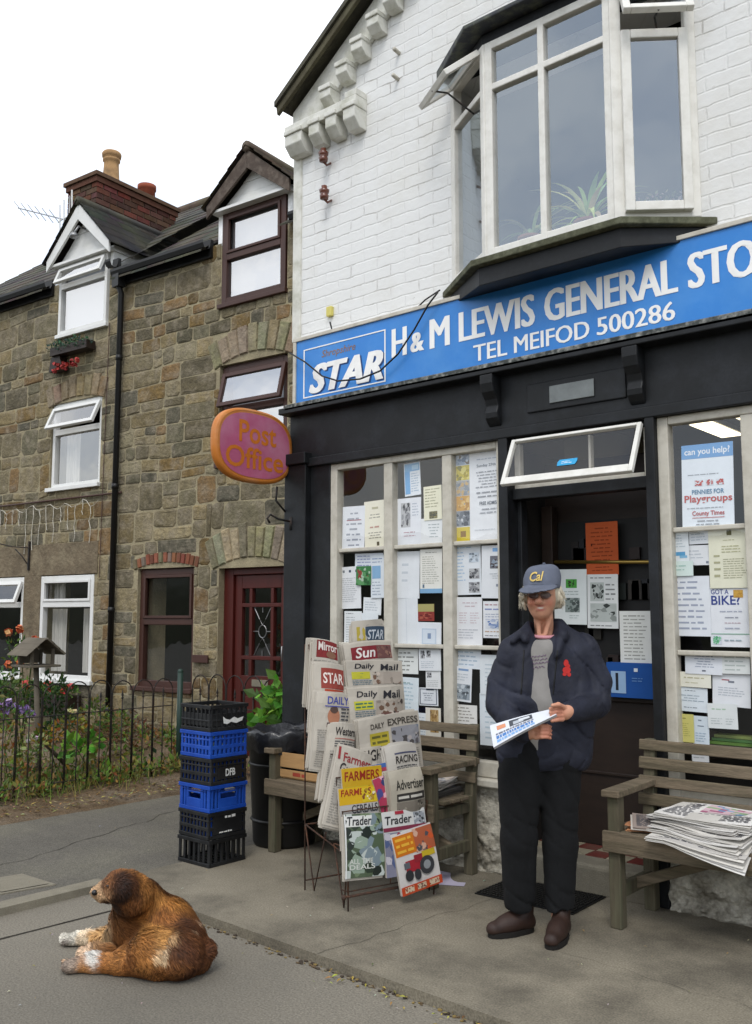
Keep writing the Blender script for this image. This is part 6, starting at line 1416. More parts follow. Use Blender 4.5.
notice((710, 587, 750, 647), 'white poster reading GOT A BIKE? with an orange sun', '#d0d6e0', [('e', 0, 0, 0, 0)][:0] + [('t', .05, .88, .50, .965, 'GOT A', '#3c4a8a', .04), ('t', .05, .70, .78, .86, 'BIKE?', '#3c4a8a', .05), ('p', .62, .82, .86, .95, ['#c49a4a', '#d0a44e', '#b88c40'], 4), L(.2, .56, .9, .62, 1, '#8a92a8', True), L(.3, .46, .8, .52, 1, '#6a7080', True), L(.2, .38, .95, .42, 1, '#a06878', True), L(.2, .28, .95, .34, 1, '#8a92a8', True), ('r', 0, .21, 1, .222, '#6fa88a'), ('p', .06, .04, .28, .18, ['#d0d6e0', '#5aa478', '#7fbf98'], 6), L(.35, .08, .95, .14, 1, '#6f8a94')], rot=0)
notice((685, 653, 722, 674), 'wide white notice in blue print just under the lower right transom', '#c6cfdc', [L(.15, .3, .9, .92, 5, '#6f7c98', True), ('r', .46, .14, .56, .2, '#4a5264')], rot=-1)
notice((679, 672, 711, 687), 'long cream strip of faint print', '#d4d0ae', [L(.15, .5, .9, .75, 1, '#a8a27a'), L(.2, .2, .8, .4, 1, '#b0aa84')], rot=-1)
notice((673, 687, 707, 711), 'pale blue typed card below the cream strip', '#bccfdc', [L(.2, .82, .8, .92, 1, '#4a5a68', True), L(.1, .4, .92, .72, 3, '#7f92a0', True), L(.3, .12, .75, .22, 1, '#4a5a68', True)], rot=-1.5)
notice((712, 673, 750, 706), 'white sheet with a small curved red and grey emblem', '#cdd3db', [('r', .25, .78, .45, .82, '#a86a74'), ('r', .42, .72, .58, .78, '#7a808c'), L(.15, .3, .9, .6, 4, '#a0a8b4')], rot=-2)
notice((722, 653, 750, 674), 'pale greenish slip at the right edge below the lower transom', '#c3ccc8', [L(.1, .1, .9, .9, 4, '#a0aca8')])
notice((708, 704, 738, 729), 'pale card with a green scrawl', '#c6d0cf', [L(.15, .7, .8, .85, 1, '#8ab48a'), L(.1, .15, .5, .45, 3, '#a4aeae'), L(.6, .15, .9, .45, 3, '#a4aeae')], rot=1)
notice((676, 714, 694, 742), 'lemon yellow leaflet behind the top of the right bench', '#cdc676', [L(.15, .2, .85, .7, 7, '#95904c'), L(.25, .8, .75, .9, 1, '#5d5a2a', True)])
notice((693, 716, 709, 745), 'sky blue leaflet beside the lemon yellow one', '#a6c0d2', [L(.15, .78, .85, .92, 1, '#3f5468', True), L(.2, .6, .8, .72, 1, '#3f5468', True), L(.15, .1, .85, .45, 4, '#7a98ae')])
notice((692, 748, 709, 762), 'white price slip low behind the bench slats', '#c9ced4', [L(.1, .2, .9, .8, 3, '#8a929a')])
m = MB(); P0 = F(711, 743, D + .10); P1 = F(750, 735, D + .10)
for i in range(3): m.box(P0[0] + .01 * i, P1[0] + .02, D + .075 + .01 * i, D + .17, P0[2] + .016 * i, P0[2] + .016 * i + .014, col=['#5a7a3a', '#3f6a34', '#7a8a4a'][i])
m.box(P0[0] - .02, P1[0] + .05, D + .07, D + .18, P0[2] - .02, P0[2] - .004, col='#6a655a')
solo(m, 'green_books', 'goods', 'small pile of green books standing inside the right hand window', 'books', loc=P0)
# --- inside the doorway
GI = 'notices inside the doorway'
Yi = 5.40
notice((586, 522, 618, 575), 'orange red notice hanging highest inside the doorway', '#b4552e', [L(.12, .25, .88, .92, 9, '#6e3018', True), ('r', .16, .55, .2, .6, '#4a1e10'), L(.15, .06, .85, .18, 2, '#6e3018', True)], Yp=5.025, rot=0, group=GI)
notice((552, 569, 586, 624), 'white sheet with a green block and a photograph, next to the cap', '#b7c4c0', [('r', .4, .66, .72, .82, '#4f9a44'), ('p', .46, .68, .66, .8, ['#4f9a44', '#2c5a28', '#3a3a30'], 4), ('p', .38, .22, .8, .48, ['#8a9490', '#4a5250', '#b0b8b4', '#5f6a66'], 14), L(.2, .52, .8, .62, 2, '#8a9894', True), L(.5, .1, .8, .18, 2, '#8a9894')], Yp=5.02, rot=-1, group=GI)
notice((587, 574, 618, 628), 'white sheet of black drawings below the orange red notice', '#b0b6b2', [L(.1, .9, .9, .97, 1, '#3a3e3c'), ('p', .1, .5, .55, .85, ['#b0b6b2', '#3a3e3c', '#7a807c', '#aab0ac'], 12), L(.6, .5, .95, .85, 4, '#3c403e'), ('p', .1, .12, .95, .46, ['#b0b6b2', '#3c403e', '#858b87', '#aab0ac', '#b0b6b2'], 20), L(.1, .02, .9, .08, 1, '#4a4e4c')], Yp=5.025, rot=-1, group=GI)
notice((620, 611, 652, 664), 'white typed list standing above the blue box', '#a9aca0', [L(.12, .06, .9, .94, 13, '#6f7268')], Yp=5.0, rot=0, group=GI)
m = MB(); A = F(607, 662, 4.99); B = F(655, 700, 4.99); z0, z1 = 1.0, A[2] + .0
m.box(A[0], B[0], 4.98, 5.028, 1.001, z1, col='#1d4a8c'); O = np.array([A[0], 4.979, 1.001]); w, h = B[0] - A[0], z1 - 1.001
print_on(m, O, X_, Z_, w, h, [('r', .1, .12, .42, .75, '#8aa6c4'), ('r', .2, .2, .26, .7, '#20262e'), L(.55, .45, .85, .6, 2, '#5f86b8'), ('r', .6, .75, .68, .85, '#c4ccd4')], lift=.0012)
solo(m, 'leaflet_box', 'paper', 'blue cardboard leaflet box standing on the counter inside the doorway', 'box', loc=(A[0], 4.98, 1.0))

# ------------------------------------------------------------------ plants inside the bay window
def spiky(label, x, y, z, n, L_, seed, cols, spread=.9):
    r = random.Random(seed); t = thing('potted_plant', label, 'plant', (x, y, z), 'plants in the bay window')
    m = MB(); m.lathe([(.05, 0), (.07, .10), (.075, .10), (.075, .12), (.06, .12), (.055, .1)], (0, 0, 0), n=14, col='#7a4a38'); m.build('pot', 'clay_pot', t, local=True)
    m = MB()
    for i in range(n):
        a = r.uniform(0, 6.28); l = L_ * r.uniform(.6, 1.1); up = r.uniform(.35, 1.2); w = r.uniform(.012, .022); pts = []
        for k in range(8):
            s = k / 7; d = l * s * spread * math.cos(up * (1 - s * .7)) ; hgt = l * (math.sin(up) * s * 1.2 - .75 * s * s * (1.3 - up * .6)); pts.append((math.cos(a) * d, math.sin(a) * d * .20 + .02, .11 + hgt, w * math.sin(math.pi * min(s * .9 + .12, 1)) ))
        col = tuple(q * r.uniform(.7, 1.2) for q in hx(r.choice(cols))); sx, sy = -math.sin(a), math.cos(a) * .3; vs = []
        for (px_, py_, pz_, ww) in pts: vs += [(px_ - sx * ww, py_ - sy * ww, pz_), (px_, py_, pz_ - ww * .4), (px_ + sx * ww, py_ + sy * ww, pz_)]
        m.add(vs, [(3 * k + e, 3 * k + 1 + e, 3 * k + 4 + e, 3 * k + 3 + e) for k in range(7) for e in (0, 1)], col=col, smooth=True)
    m.build('leaves', 'leaf', t, local=True); return t
spiky('spiky pale green plant in the middle of the bay window', -2.38, 4.62, 3.535, 30, .50, 3, ['#8fa85a', '#adbf70', '#7a9650', '#c4cd88'])
spiky('spiky pale plant behind the left pane of the bay window', -2.74, 4.61, 3.535, 22, .44, 8, ['#8a9a5a', '#a9b070', '#6f7f48'])
t = thing('flower_pot', 'low bushy plant with small pink flowers in the right casement of the bay', 'plant', (-2.0, 4.70, 3.535), 'plants in the bay window')
m = MB(); m.lathe([(.045, 0), (.06, .07), (.065, .08), (.05, .08)], (0, 0, 0), n=12, col='#7a4a38'); m.build('pot', 'clay_pot', t, local=True)
m = MB(); r = random.Random(6)
for i in range(160):
    a = r.uniform(0, 6.28); q = .11 * math.sqrt(r.random()); c = np.array([q * math.cos(a) * 1.2, q * math.sin(a) * .8, .09 + .08 * r.random()]); u = nrm([r.gauss(0, 1), r.gauss(0, 1), r.gauss(0, 1)]); v = nrm(np.cross(u, [.3, .5, .8])); s = r.uniform(.008, .016)
    m.quad(c - u * s, c - v * s * .6, c + u * s, c + v * s * .6, col=r.choice(['#5a6a3a', '#6f7a4a', '#8a8f6a', '#a88a90', '#c4b4b0', '#4a5a30']))
m.build('leaves', 'leaf', t, local=True)
# ------------------------------------------------------------------ hoop topped iron fences round the cottage garden
def hoop_fence(label, a, b, n, ztop=.90, post=None):
    """n spans from a to b; a hoop over every second bar"""
    a, b = np.array([*a, 0.]), np.array([*b, 0.]); t = thing('iron_fence', label, 'fence', a * .5 + b * .5, 'hooped iron fences round the garden'); d = (b - a) / n; r = random.Random(int(n))
    for zz, w in ((.645, .008), (.10, .008)):
        m = MB(); m.bar(a + Z_ * zz, b + Z_ * zz, .022, .007); m.build('rail', 'iron', t)
    i = 0; L = np.linalg.norm(d)
    while i + 2 <= n:
        p, q = a + d * i, a + d * (i + 2); c = (p + q) / 2; m = MB(); u = nrm(d); k = r.uniform(-.01, .01)
        pts = [p + Z_ * -.05, p + Z_ * (ztop - L)] + [c - u * L * math.cos(th) + Z_ * (ztop - L + L * 1.0 * math.sin(th) + k) for th in np.linspace(.25, math.pi - .25, 9)] + [q + Z_ * (ztop - L), q - Z_ * .05]
        m.tube([x + u * .006 * (1 if j < 6 else -1) for j, x in enumerate(pts)], .0055, n=6); m.build('hoop', 'iron', t)
        m = MB(); m.tube([c - Z_ * .05, c + Z_ * .74], .0055, n=6); m.lathe([(.005, 0), (.013, .012), (.004, .02), (.011, .035), (.001, .085)], c + Z_ * .735, n=8); m.build('finial_bar', 'iron', t)
        i += 2
    if post is not None:
        m = MB(); m.tube([np.array([*post, -.05]), np.array([*post, .94])], .026, n=12); m.ball(np.array([*post, .945]), .028, n=6); m.build('corner_post', 'green_paint', t)
hoop_fence('rusty black hoop topped iron fence running along the lane side of the garden', (-7.12, 2.2), (-7.12, 5.48), 30, .90, post=(-7.12, 5.56))
hoop_fence('short hoop topped iron fence between the crates and the cottage front door', (-7.02, 5.62), (-5.35, 5.62), 14, .93)

# ------------------------------------------------------------------ planting
def leaves(m, c, rad, n, size, cols, r, up=.3, flat=.5):
    c = np.array(c, float); rad = np.array(rad if hasattr(rad, '__len__') else (rad,) * 3, float)
    for i in range(n):
        p = np.array([r.gauss(0, 1), r.gauss(0, 1), r.gauss(0, 1)]); p /= np.linalg.norm(p) + 1e-6; q = c + p * rad * r.random() ** .45
        u = nrm(p + np.array([r.gauss(0, .6), r.gauss(0, .6), r.gauss(up, .5)])); v = nrm(np.cross(u, [r.gauss(0, 1), r.gauss(0, 1), r.gauss(0, 1)])); s = size * r.uniform(.55, 1.25); w = s * flat * .5; nn = np.cross(u, v)
        col = tuple(x * r.uniform(.65, 1.25) for x in hx(r.choice(cols)))
        m.add([q, q + u * s * .45 - v * w + nn * s * .06, q + u * s, q + u * s * .45 + v * w + nn * s * .06], [(0, 1, 2, 3)], col=col)
def stems(m, base, tops, rad, r, col='#4a5a2c'):
    for tp in tops:
        b = np.array(base) + np.array([r.uniform(-.04, .04), r.uniform(-.04, .04), 0]); tp = np.array(tp, float); mid = (b + tp) / 2 + np.array([r.uniform(-.05, .05), r.uniform(-.05, .05), .04]); m.tube([b, mid, tp], [rad, rad * .8, rad * .5], n=5, col=col)
def bloom(m, c, s, cols, r, n=14):
    c = np.array(c, float)
    for i in range(n):
        p = nrm([r.gauss(0, 1), r.gauss(0, 1), r.gauss(.2, 1)]); u = nrm(np.cross(p, [r.gauss(0, 1), r.gauss(0, 1), r.gauss(0, 1)])); v = np.cross(p, u); k = s * r.uniform(.5, .8); q = c + p * s * r.uniform(.3, .7)
        m.add([q - u * k, q - v * k + p * s * .2, q + u * k, q + v * k + p * s * .2], [(0, 1, 2, 3)], col=tuple(x * r.uniform(.8, 1.15) for x in hx(r.choice(cols))))
def gp_(px, py, X=-7.9): return onp(px, py, (1, 0, 0), X)
GPLANT = 'plants in the cottage garden'
GREENS = ['#4d6a2c', '#3f5a26', '#5f7a34', '#6f8a3c', '#35502a']
def plant(label, base, clumps, name='garden_plant', seed=0, lsize=.05, cols=GREENS, blooms=None, stem_tops=None, n=120, cat='plant', flat=.5):
    r = random.Random(seed); t = thing(name, label, cat, base, GPLANT)
    m = MB(); stems(m, base, stem_tops if stem_tops is not None else [c for c, q in clumps], .006, r); m.build('stem', 'leaf', t)
    m = MB()
    for c, q in clumps: leaves(m, c, q, n, lsize, cols, r, flat=flat)
    m.build('foliage', 'leaf', t)
    if blooms:
        for c, s, cc in blooms: m = MB(); bloom(m, c, s, cc, r); m.build('flower', 'petal', t)
ORG = ['#d98a55', '#d06a3c', '#e0a070', '#c9603c']
fl = [gp_(8, 632, -8.3), gp_(20, 629, -8.3), gp_(35, 640, -8.3), gp_(9, 664, -8.3), gp_(20, 663, -8.3), gp_(32, 648, -8.3)]
b = gp_(22, 745, -8.3); b[2] = .0
plant('tall rose bush with orange blooms in front of the white framed window', b, [(gp_(16, 650, -8.3), (.13, .13, .16)), (gp_(14, 675, -8.3), (.16, .16, .16))], name='rose_bush', seed=1, lsize=.05, blooms=[(f, .045, ORG) for f in fl[:5]], stem_tops=fl, n=70)
PUR = ['#8a6aa8', '#a58ac0', '#6f5590', '#b9a4c8']
b = gp_(10, 740, -7.6); b[2] = .02
plant('clump of purple flowers close behind the iron fence at the left edge', b, [(gp_(8, 716, -7.6), (.22, .2, .12))], seed=2, lsize=.05, blooms=[(gp_(x, y, -7.6), .04, PUR) for x, y in ((3, 706), (9, 703), (15, 707), (21, 710), (27, 709), (7, 712), (31, 714), (-3, 705))], n=160)
b = gp_(52, 740, -8.0); b[2] = .02
plant('dark green leafy bush below the bird table', b, [(gp_(50, 695, -8.0), (.17, .17, .2)), (gp_(58, 720, -8.0), (.16, .16, .2))], seed=3, lsize=.06, cols=['#35502a', '#2f4724', '#456030'], n=220)
b = gp_(74, 745, -7.5); b[2] = .02; top = gp_(72, 711, -7.5)
plant('single tall stalk with a flat creamy flower head behind the fence', b, [(b + Z_ * .1, (.06, .06, .06))], seed=4, blooms=[(top + X_ * d, .022, ['#d8d0a0', '#c9c08a']) for d in (-.05, -.02, .02, .05)], stem_tops=[top], n=24)
b = gp_(78, 768, -7.35); b[2] = .0
plant('low weed with broad bright green leaves at the foot of the fence', b, [(gp_(76, 748, -7.35), (.14, .14, .07)), (gp_(90, 742, -7.4), (.1, .1, .06))], seed=5, lsize=.10, cols=['#6f9a3c', '#5f8a34', '#80a848', '#547a30'], n=40, flat=.7)
b = gp_(140, 775, -7.3); b[2] = .0
plant('small bright green weed by the fence under the brown window', b, [(gp_(139, 772, -7.3), (.07, .1, .06))], seed=6, lsize=.06, cols=['#6f9a3c', '#5f8a34', '#80a848'], n=50, flat=.7)
b = gp_(62, 742, -7.7); b[2] = .0
plant('yellowing plant with rusty leaves behind the middle of the fence', b, [(gp_(72, 726, -7.7), (.14, .14, .12)), (gp_(48, 735, -7.6), (.12, .12, .1))], seed=7, lsize=.055, cols=['#9a8a34', '#8a5f28', '#6f7a30', '#a8742c', '#5f6a2c'], n=110)
b = gp_(5, 790, -7.35); b[2] = .0
plant('straggly weeds along the near end of the fence', b, [(gp_(6, 765, -7.35), (.12, .2, .16)), (gp_(26, 760, -7.4), (.1, .12, .14)), (gp_(5, 735, -7.4), (.1, .15, .12))], seed=8, lsize=.045, cols=['#6f7a34', '#8a7f3c', '#55682c', '#7f8a44', '#8a6a34'], n=110)
b = gp_(-2, 700, -8.2); b[2] = .0
plant('large leafy bush at the left edge beneath the half seen window', b, [(gp_(-4, 690, -8.2), (.25, .25, .2)), (gp_(24, 700, -8.2), (.2, .2, .18))], seed=41, lsize=.055, cols=['#4a6230', '#3c5528', '#5d7338', '#6a7a40'], n=260)
b = gp_(100, 745, -7.8); b[2] = .0
plant('mid green bushy plant by the foot of the black down pipe', b, [(gp_(96, 712, -7.9), (.16, .16, .14)), (gp_(118, 722, -7.8), (.18, .16, .12))], seed=42, lsize=.05, cols=['#56702f', '#48612a', '#6b7f3c', '#7a7a3a'], n=170)
b = gp_(28, 775, -7.4); b[2] = .0
plant('pale variegated plant just inside the near end of the fence', b, [(gp_(34, 748, -7.4), (.14, .14, .12))], seed=43, lsize=.05, cols=['#8a9a5a', '#a3a86c', '#6d7f40', '#b4b48a'], n=150, blooms=[(gp_(x, y, -7.35), .02, ['#d8d2c0', '#c9b8c4']) for x, y in ((28, 741), (36, 738), (42, 745))])
r = random.Random(91); m = MB()
for i in range(330):
    x, y = -7.12 - abs(r.gauss(0, .75)), r.uniform(2.4, 6.1)
    if i % 3 == 0: x = -7.1 + r.gauss(0, .07)
    z = soilz(x, y); k = r.random(); leaves(m, (x, y, z + .03 + .05 * k), (.07 + .06 * k, .07 + .06 * k, .04 + .06 * k), 16, .035 + .03 * k, r.choice([GREENS, ['#7a7a3c', '#8a7f44', '#6a6a34'], ['#8a6a38', '#9a7a44', '#6b5530'], ['#6f8a3c', '#7f9a4a', '#58762e']]), r, up=.8)
for i in range(700):
    x, y = -7.12 + r.gauss(0, .12), r.uniform(2.4, 5.6); b = np.array([x, y, soilz(x, y)]); h = r.uniform(.05, .22); d = np.array([r.gauss(0, .05), r.gauss(0, .05), h]); s_ = nrm([r.gauss(0, 1), r.gauss(0, 1), 0]) * .004; m.add([b - s_, b + s_, b + d], [(0, 1, 2)], col=r.choice(['#6a7f38', '#8a8448', '#7a8a40', '#9a8a54', '#55682c']))
o = solo(m, 'ground_cover', 'leaf', 'low weeds and straggling ground cover over the cottage garden and along the fence', 'weeds'); o['kind'] = 'stuff'
# window boxes of red geraniums
for lb, s0, s1, sd in (('window box of red geraniums under the full white framed window', 4.85, 5.75, 11), ('window box of red geraniums under the half seen window at the left edge', 6.2, 7.3, 12)):
    r = random.Random(sd); t = thing('window_box', lb, 'window box', K((s0 + s1) / 2, .45, .16), 'window boxes of red geraniums')
    m = MB(); kb(m, s0, s1, .40, .56, .06, .24); m.build('trough', 'dark_wood', t, bevel=.006)
    m = MB()
    for k in range(9): leaves(m, K(s0 + (s1 - s0) * (k + .5) / 9, .60, .16), (.08, .09, .08), 60, .045, GREENS, r, flat=.8)
    m.build('foliage', 'leaf', t)
    for k in range(13): m = MB(); bloom(m, K(r.uniform(s0, s1), r.uniform(.60, .72), r.uniform(.14, .28)), .038, ['#b8362c', '#c9503c', '#a02a2c', '#c4605a'], r, 10); m.build('flower', 'petal', t)
# the pale green shrub by the shop corner
b = onp(274, 770, (0, 1, 0), 5.2); b[2] = .0; r = random.Random(20); t = thing('leafy_shrub', 'bright green broad leaved shrub between the dustbin and the cottage door', 'shrub', b)
cl = [(onp(270, 705, (0, 1, 0), 5.2), (.13, .13, .13)), (onp(283, 692, (0, 1, 0), 5.2), (.1, .1, .12)), (onp(264, 724, (0, 1, 0), 5.2), (.13, .12, .12)), (onp(284, 720, (0, 1, 0), 5.2), (.13, .13, .16)), (onp(275, 745, (0, 1, 0), 5.2), (.16, .14, .14))]
m = MB(); stems(m, b, [c for c, q in cl], .008, r); m.build('stem', 'leaf', t)
m = MB()
for c, q in cl: leaves(m, c, q, 46, .12, ['#5f9030', '#6fa03c', '#4d7a2a', '#80ae48', '#457026'], r, flat=.62, up=.1)
m.build('foliage', 'leaf', t)
# a heap of dead vines and cut stems against the cottage wall
r = random.Random(33); m = MB()
for i in range(900):
    s = r.uniform(3.1, 4.7); o = r.uniform(.05, .75); h = max(.02, .46 * math.exp(-((s - 3.9) / .7) ** 2) * (1 - o * .7)); p = K(s, h * r.random() + .02, o); d = nrm([r.gauss(0, 1), r.gauss(0, .6), r.gauss(0, .45)]) * r.uniform(.06, .22); e = p + d; e[2] = max(e[2], .02)
    m.tube([p, (p + e) / 2 + np.array([0, 0, .02]), e], r.uniform(.002, .006), n=4, col=r.choice(['#6b4f33', '#7a5d3c', '#4d3a28', '#8a6a45', '#5a3f2a', '#8a7a5a']))
leaves(m, K(3.9, .2, .35), (.65, .35, .2), 900, .045, ['#7a5a38', '#6b4a2c', '#8a6c44', '#5a4630', '#6a6a38'], r)
o = solo(m, 'dead_vines', 'leaf', 'heap of brown dead vines and dry leaves against the cottage wall under the brown window', 'vines', loc=K(3.9, 0, .3)); o['kind'] = 'stuff'
# bird table on a post
c = gp_(36, 668, -7.75); t = thing('bird_table', 'small wooden bird table with a pitched roof on a leaning post', 'bird table', (c[0], c[1], .02))
pmat('grey_wood', hx('#5d564a'), rough=.9, var=.3, vscale=6, bump=.3)
m = MB(); m.tube([(c[0] + .02, c[1] + .06, .0), (c[0], c[1], c[2] + .02)], .025, n=8); m.tube([(c[0] + .03, c[1] + .32, .12), (c[0], c[1] + .03, .42)], .018, n=6); m.build('post', 'grey_wood', t)
m = MB(); m.box(c[0] - .16, c[0] + .16, c[1] - .15, c[1] + .15, c[2] + .01, c[2] + .03)
m.build('tray', 'grey_wood', t, bevel=.004)
for sx in (-1, 1):
    for sy in (-1, 1): m = MB(); m.box(c[0] + sx * .10 - .012, c[0] + sx * .10 + .012, c[1] + sy * .10 - .012, c[1] + sy * .10 + .012, c[2] + .03, c[2] + .17); m.build('roof_support', 'grey_wood', t)
m = MB(); m.prism([(-.1, 0), (.1, 0), (.1, .1), (0, .2), (-.1, .1)], (c[0] - .105, c[1], c[2] + .04), X_ * .0 + Y_, Z_, .008); m.build('gable_end', 'grey_wood', t)
m = MB()
for sg in (1, -1):
    for k in range(3): m.obox((c[0], c[1] + sg * (.04 + .055 * k), c[2] + .235 - .045 * k), (.17, 0, 0), np.array([0, sg * .032, -.024]), np.array([0, .005, .007]))
m.build('roof', 'grey_wood', t)

# ------------------------------------------------------------------ things fixed to the cottages
m = MB(); m.tube([K(7.6, 2.86, .03), K(4.3, 2.86, .03)], .011, n=6); m.tube([K(4.60, 4.9, .03), K(4.63, 2.9, .03), K(4.64, 1.9, .03)], .005, n=5)
solo(m, 'wall_conduit', 'brown_frame', 'thin brown conduit running level across the cottage wall below the first floor window', 'conduit', loc=K(5.6, 2.86, .03))
pmat('dull_plastic', hx('#bdb8ab'), rough=.5, var=.2)
r = random.Random(9); t = thing('icicle_lights', 'string of unlit white icicle lights hung along the cottage wall', 'lights', K(5.9, 2.78, .035)); m = MB(); pts = []
for i in range(40):
    s = 7.4 - 2.7 * i / 39; pts.append(K(s, 2.78 + .035 * math.sin(i * 1.3) + r.uniform(-.02, .02), .035))
m.tube(pts, .004, n=4); m.build('lead', 'dull_plastic', t)
for i in range(1, 39, 2):
    m = MB(); l = r.choice([.18, .3, .42, .55]); p = pts[i]; q = [p + np.array([r.uniform(-.02, .02), 0, -l * k / 5]) for k in range(6)]; m.tube(q, .0042, n=4)
    for k in range(1, 6): m.ball(q[k], .007, n=3)
    m.build('light_drop', 'dull_plastic', t)
m = MB(); a = K(6.0, 2.30, .02); m.box(a[0] - .012, a[0] + .012, a[1] - .02, a[1] + .012, 2.02, 2.38); m.tube([K(6.0, 2.3, .03), K(6.25, 2.32, .10), K(6.42, 2.36, .16), K(6.47, 2.33, .17), K(6.44, 2.30, .16)], .008, n=6); m.tube([K(6.0, 2.08, .03), K(6.1, 2.2, .06), K(6.2, 2.29, .09)], .007, n=6)
solo(m, 'scroll_bracket', 'iron', 'empty black scrolled basket bracket above the white framed windows', 'bracket', loc=K(6.0, 2.2, .03))
t = thing('wall_planter', 'wall planter of red flowers and trailing green under the white dormer', 'planter', K(5.5, 4.55, .1)); r = random.Random(14)
m = MB(); kb(m, 4.85, 5.55, 4.62, 4.72, .03, .16); m.prism([(-5.62, 4.44), (-5.35, 4.44), (-5.42, 4.62), (-5.58, 4.62)], KO + OUT * .12, UR, Z_, .10); m.build('trough', 'dark_wood', t)
m = MB()
for k in range(8): leaves(m, K(4.9 + .09 * k, 4.72 + r.uniform(-.03, .04), .13), (.07, .06, .06), 60, .04, ['#3f5a48', '#4a6a52', '#35503c', '#56705a'], r)
m.build('foliage', 'leaf', t)
for k in range(16): m = MB(); bloom(m, K(r.uniform(5.0, 5.5), 4.46 + r.uniform(-.04, .06), .14), .032, ['#a03430', '#8c2a2c', '#b84a40'], r, 9); m.build('flower', 'petal', t)
# aerials by the chimney
def ap(px, py, o=-.05): return onp(px, py, OUT, OUT @ (KO + OUT * o))
t = thing('television_aerial', 'television aerial of thin rods beside the brick chimney', 'aerial', ap(66, 240)); m = MB()
m.tube([ap(68, 246), ap(70, 196)], .012, n=6); m.build('mast', 'aluminium', t); m = MB(); b0, b1 = ap(18, 208), ap(70, 221); m.tube([b0, b1], .008, n=5)
for k in np.linspace(.03, .72, 6):
    p = b0 + (b1 - b0) * k; e = OUT * .09 + Z_ * .07; m.tube([p - e, p + e], .005, n=4)
m.build('long_boom', 'aluminium', t); m = MB()
for px_, y0, y1 in ((60, 205, 236), (64, 200, 232), (72, 190, 222)): m.tube([ap(px_, y0), ap(px_, y1)], .010, n=5)
m.tube([ap(58, 222), ap(76, 212)], .008, n=5); m.build('short_rods', 'upvc_white', t)
m = MB(); a = K(5.12, 6.18, .03); m.tube([a, a + OUT * .10, a + OUT * .16 - Z_ * .10], .012, n=6); m.lathe([(.05, 0), (.055, .03), (.03, .06), (.0, .065)], a + OUT * .16 - Z_ * .16, n=12)
solo(m, 'outside_lamp', 'aluminium', 'small grey lamp on an arm in the white dormer gable', 'lamp', loc=a)

# ------------------------------------------------------------------ on the ground
q = [G(x, y, -.006) for x, y in ((22, 873.5), (56, 884), (0, 894), (-40, 884))]
m = MB(); a = q[0]; m.add([p for p in q] + [p - Z_ * .02 for p in q], [(3, 2, 1, 0), (0, 1, 5, 4), (1, 2, 6, 5), (2, 3, 7, 6), (3, 0, 4, 7)])
c = sum(q) / 4; q2 = [c + (p - c) * .86 + Z_ * .004 for p in q]; m.add(q2, [(3, 2, 1, 0)])
solo(m, 'inspection_cover', 'kerb_concrete', 'pale concrete inspection cover set in the lane at the left edge', 'cover', loc=c)
r = random.Random(77)
def scatter(name, label, cat, n, fn, cols, size):
    m = MB()
    for i in range(n):
        p = np.array(fn(r)); a = r.uniform(0, 6.28); s = size * r.uniform(.5, 1.4); u = np.array([math.cos(a), math.sin(a), r.uniform(-.1, .25)]); v = np.array([-math.sin(a), math.cos(a), r.uniform(-.2, .2)]) * r.uniform(.35, .8)
        m.add([p - u * s, p - v * s * .5 + Z_ * .004, p + u * s, p + v * s * .5 + Z_ * .004], [(0, 1, 2, 3)], col=tuple(x * r.uniform(.7, 1.2) for x in hx(r.choice(cols))))
    o = solo(m, name, 'plain_attr', label, cat); o['kind'] = 'stuff'
DRY = ['#8a7a45', '#a08c50', '#6b5230', '#7a6238', '#574327', '#9a9060']
scatter('fallen_leaves', 'dry brown and yellow leaves scattered along the fence and the edge of the lane', 'leaves', 900, lambda r: (-6.55 - abs(r.gauss(0, .35)) + .12, r.uniform(2.2, 6.2), .03 + soilz(-6.8, 4) * .5), DRY, .022)
scatter('step_leaves', 'yellowed leaves lying along the low step in the paving', 'leaves', 60, lambda r: ((lambda x: (x, SY(x) - abs(r.gauss(0, .05)) - .01, ROADZ + .012))(r.uniform(-2.9, -1.6))), ['#a89a40', '#8a7a35', '#6b5a30', '#b0a050'], .014)
scatter('litter_specks', 'pale specks of litter and leaf scattered over the paving', 'litter', 150, lambda r: ((lambda x, y: (x, y, .006 if y > SY(x) and x > KX else (ROADZ + .006 if y < 3.15 and x > KX else -.004)))(r.uniform(-6.2, -.9), r.uniform(2.0, 4.5))), ['#b0aa9a', '#8d8570', '#c4c0b4', '#6f6650', '#8a7a48'], .008)
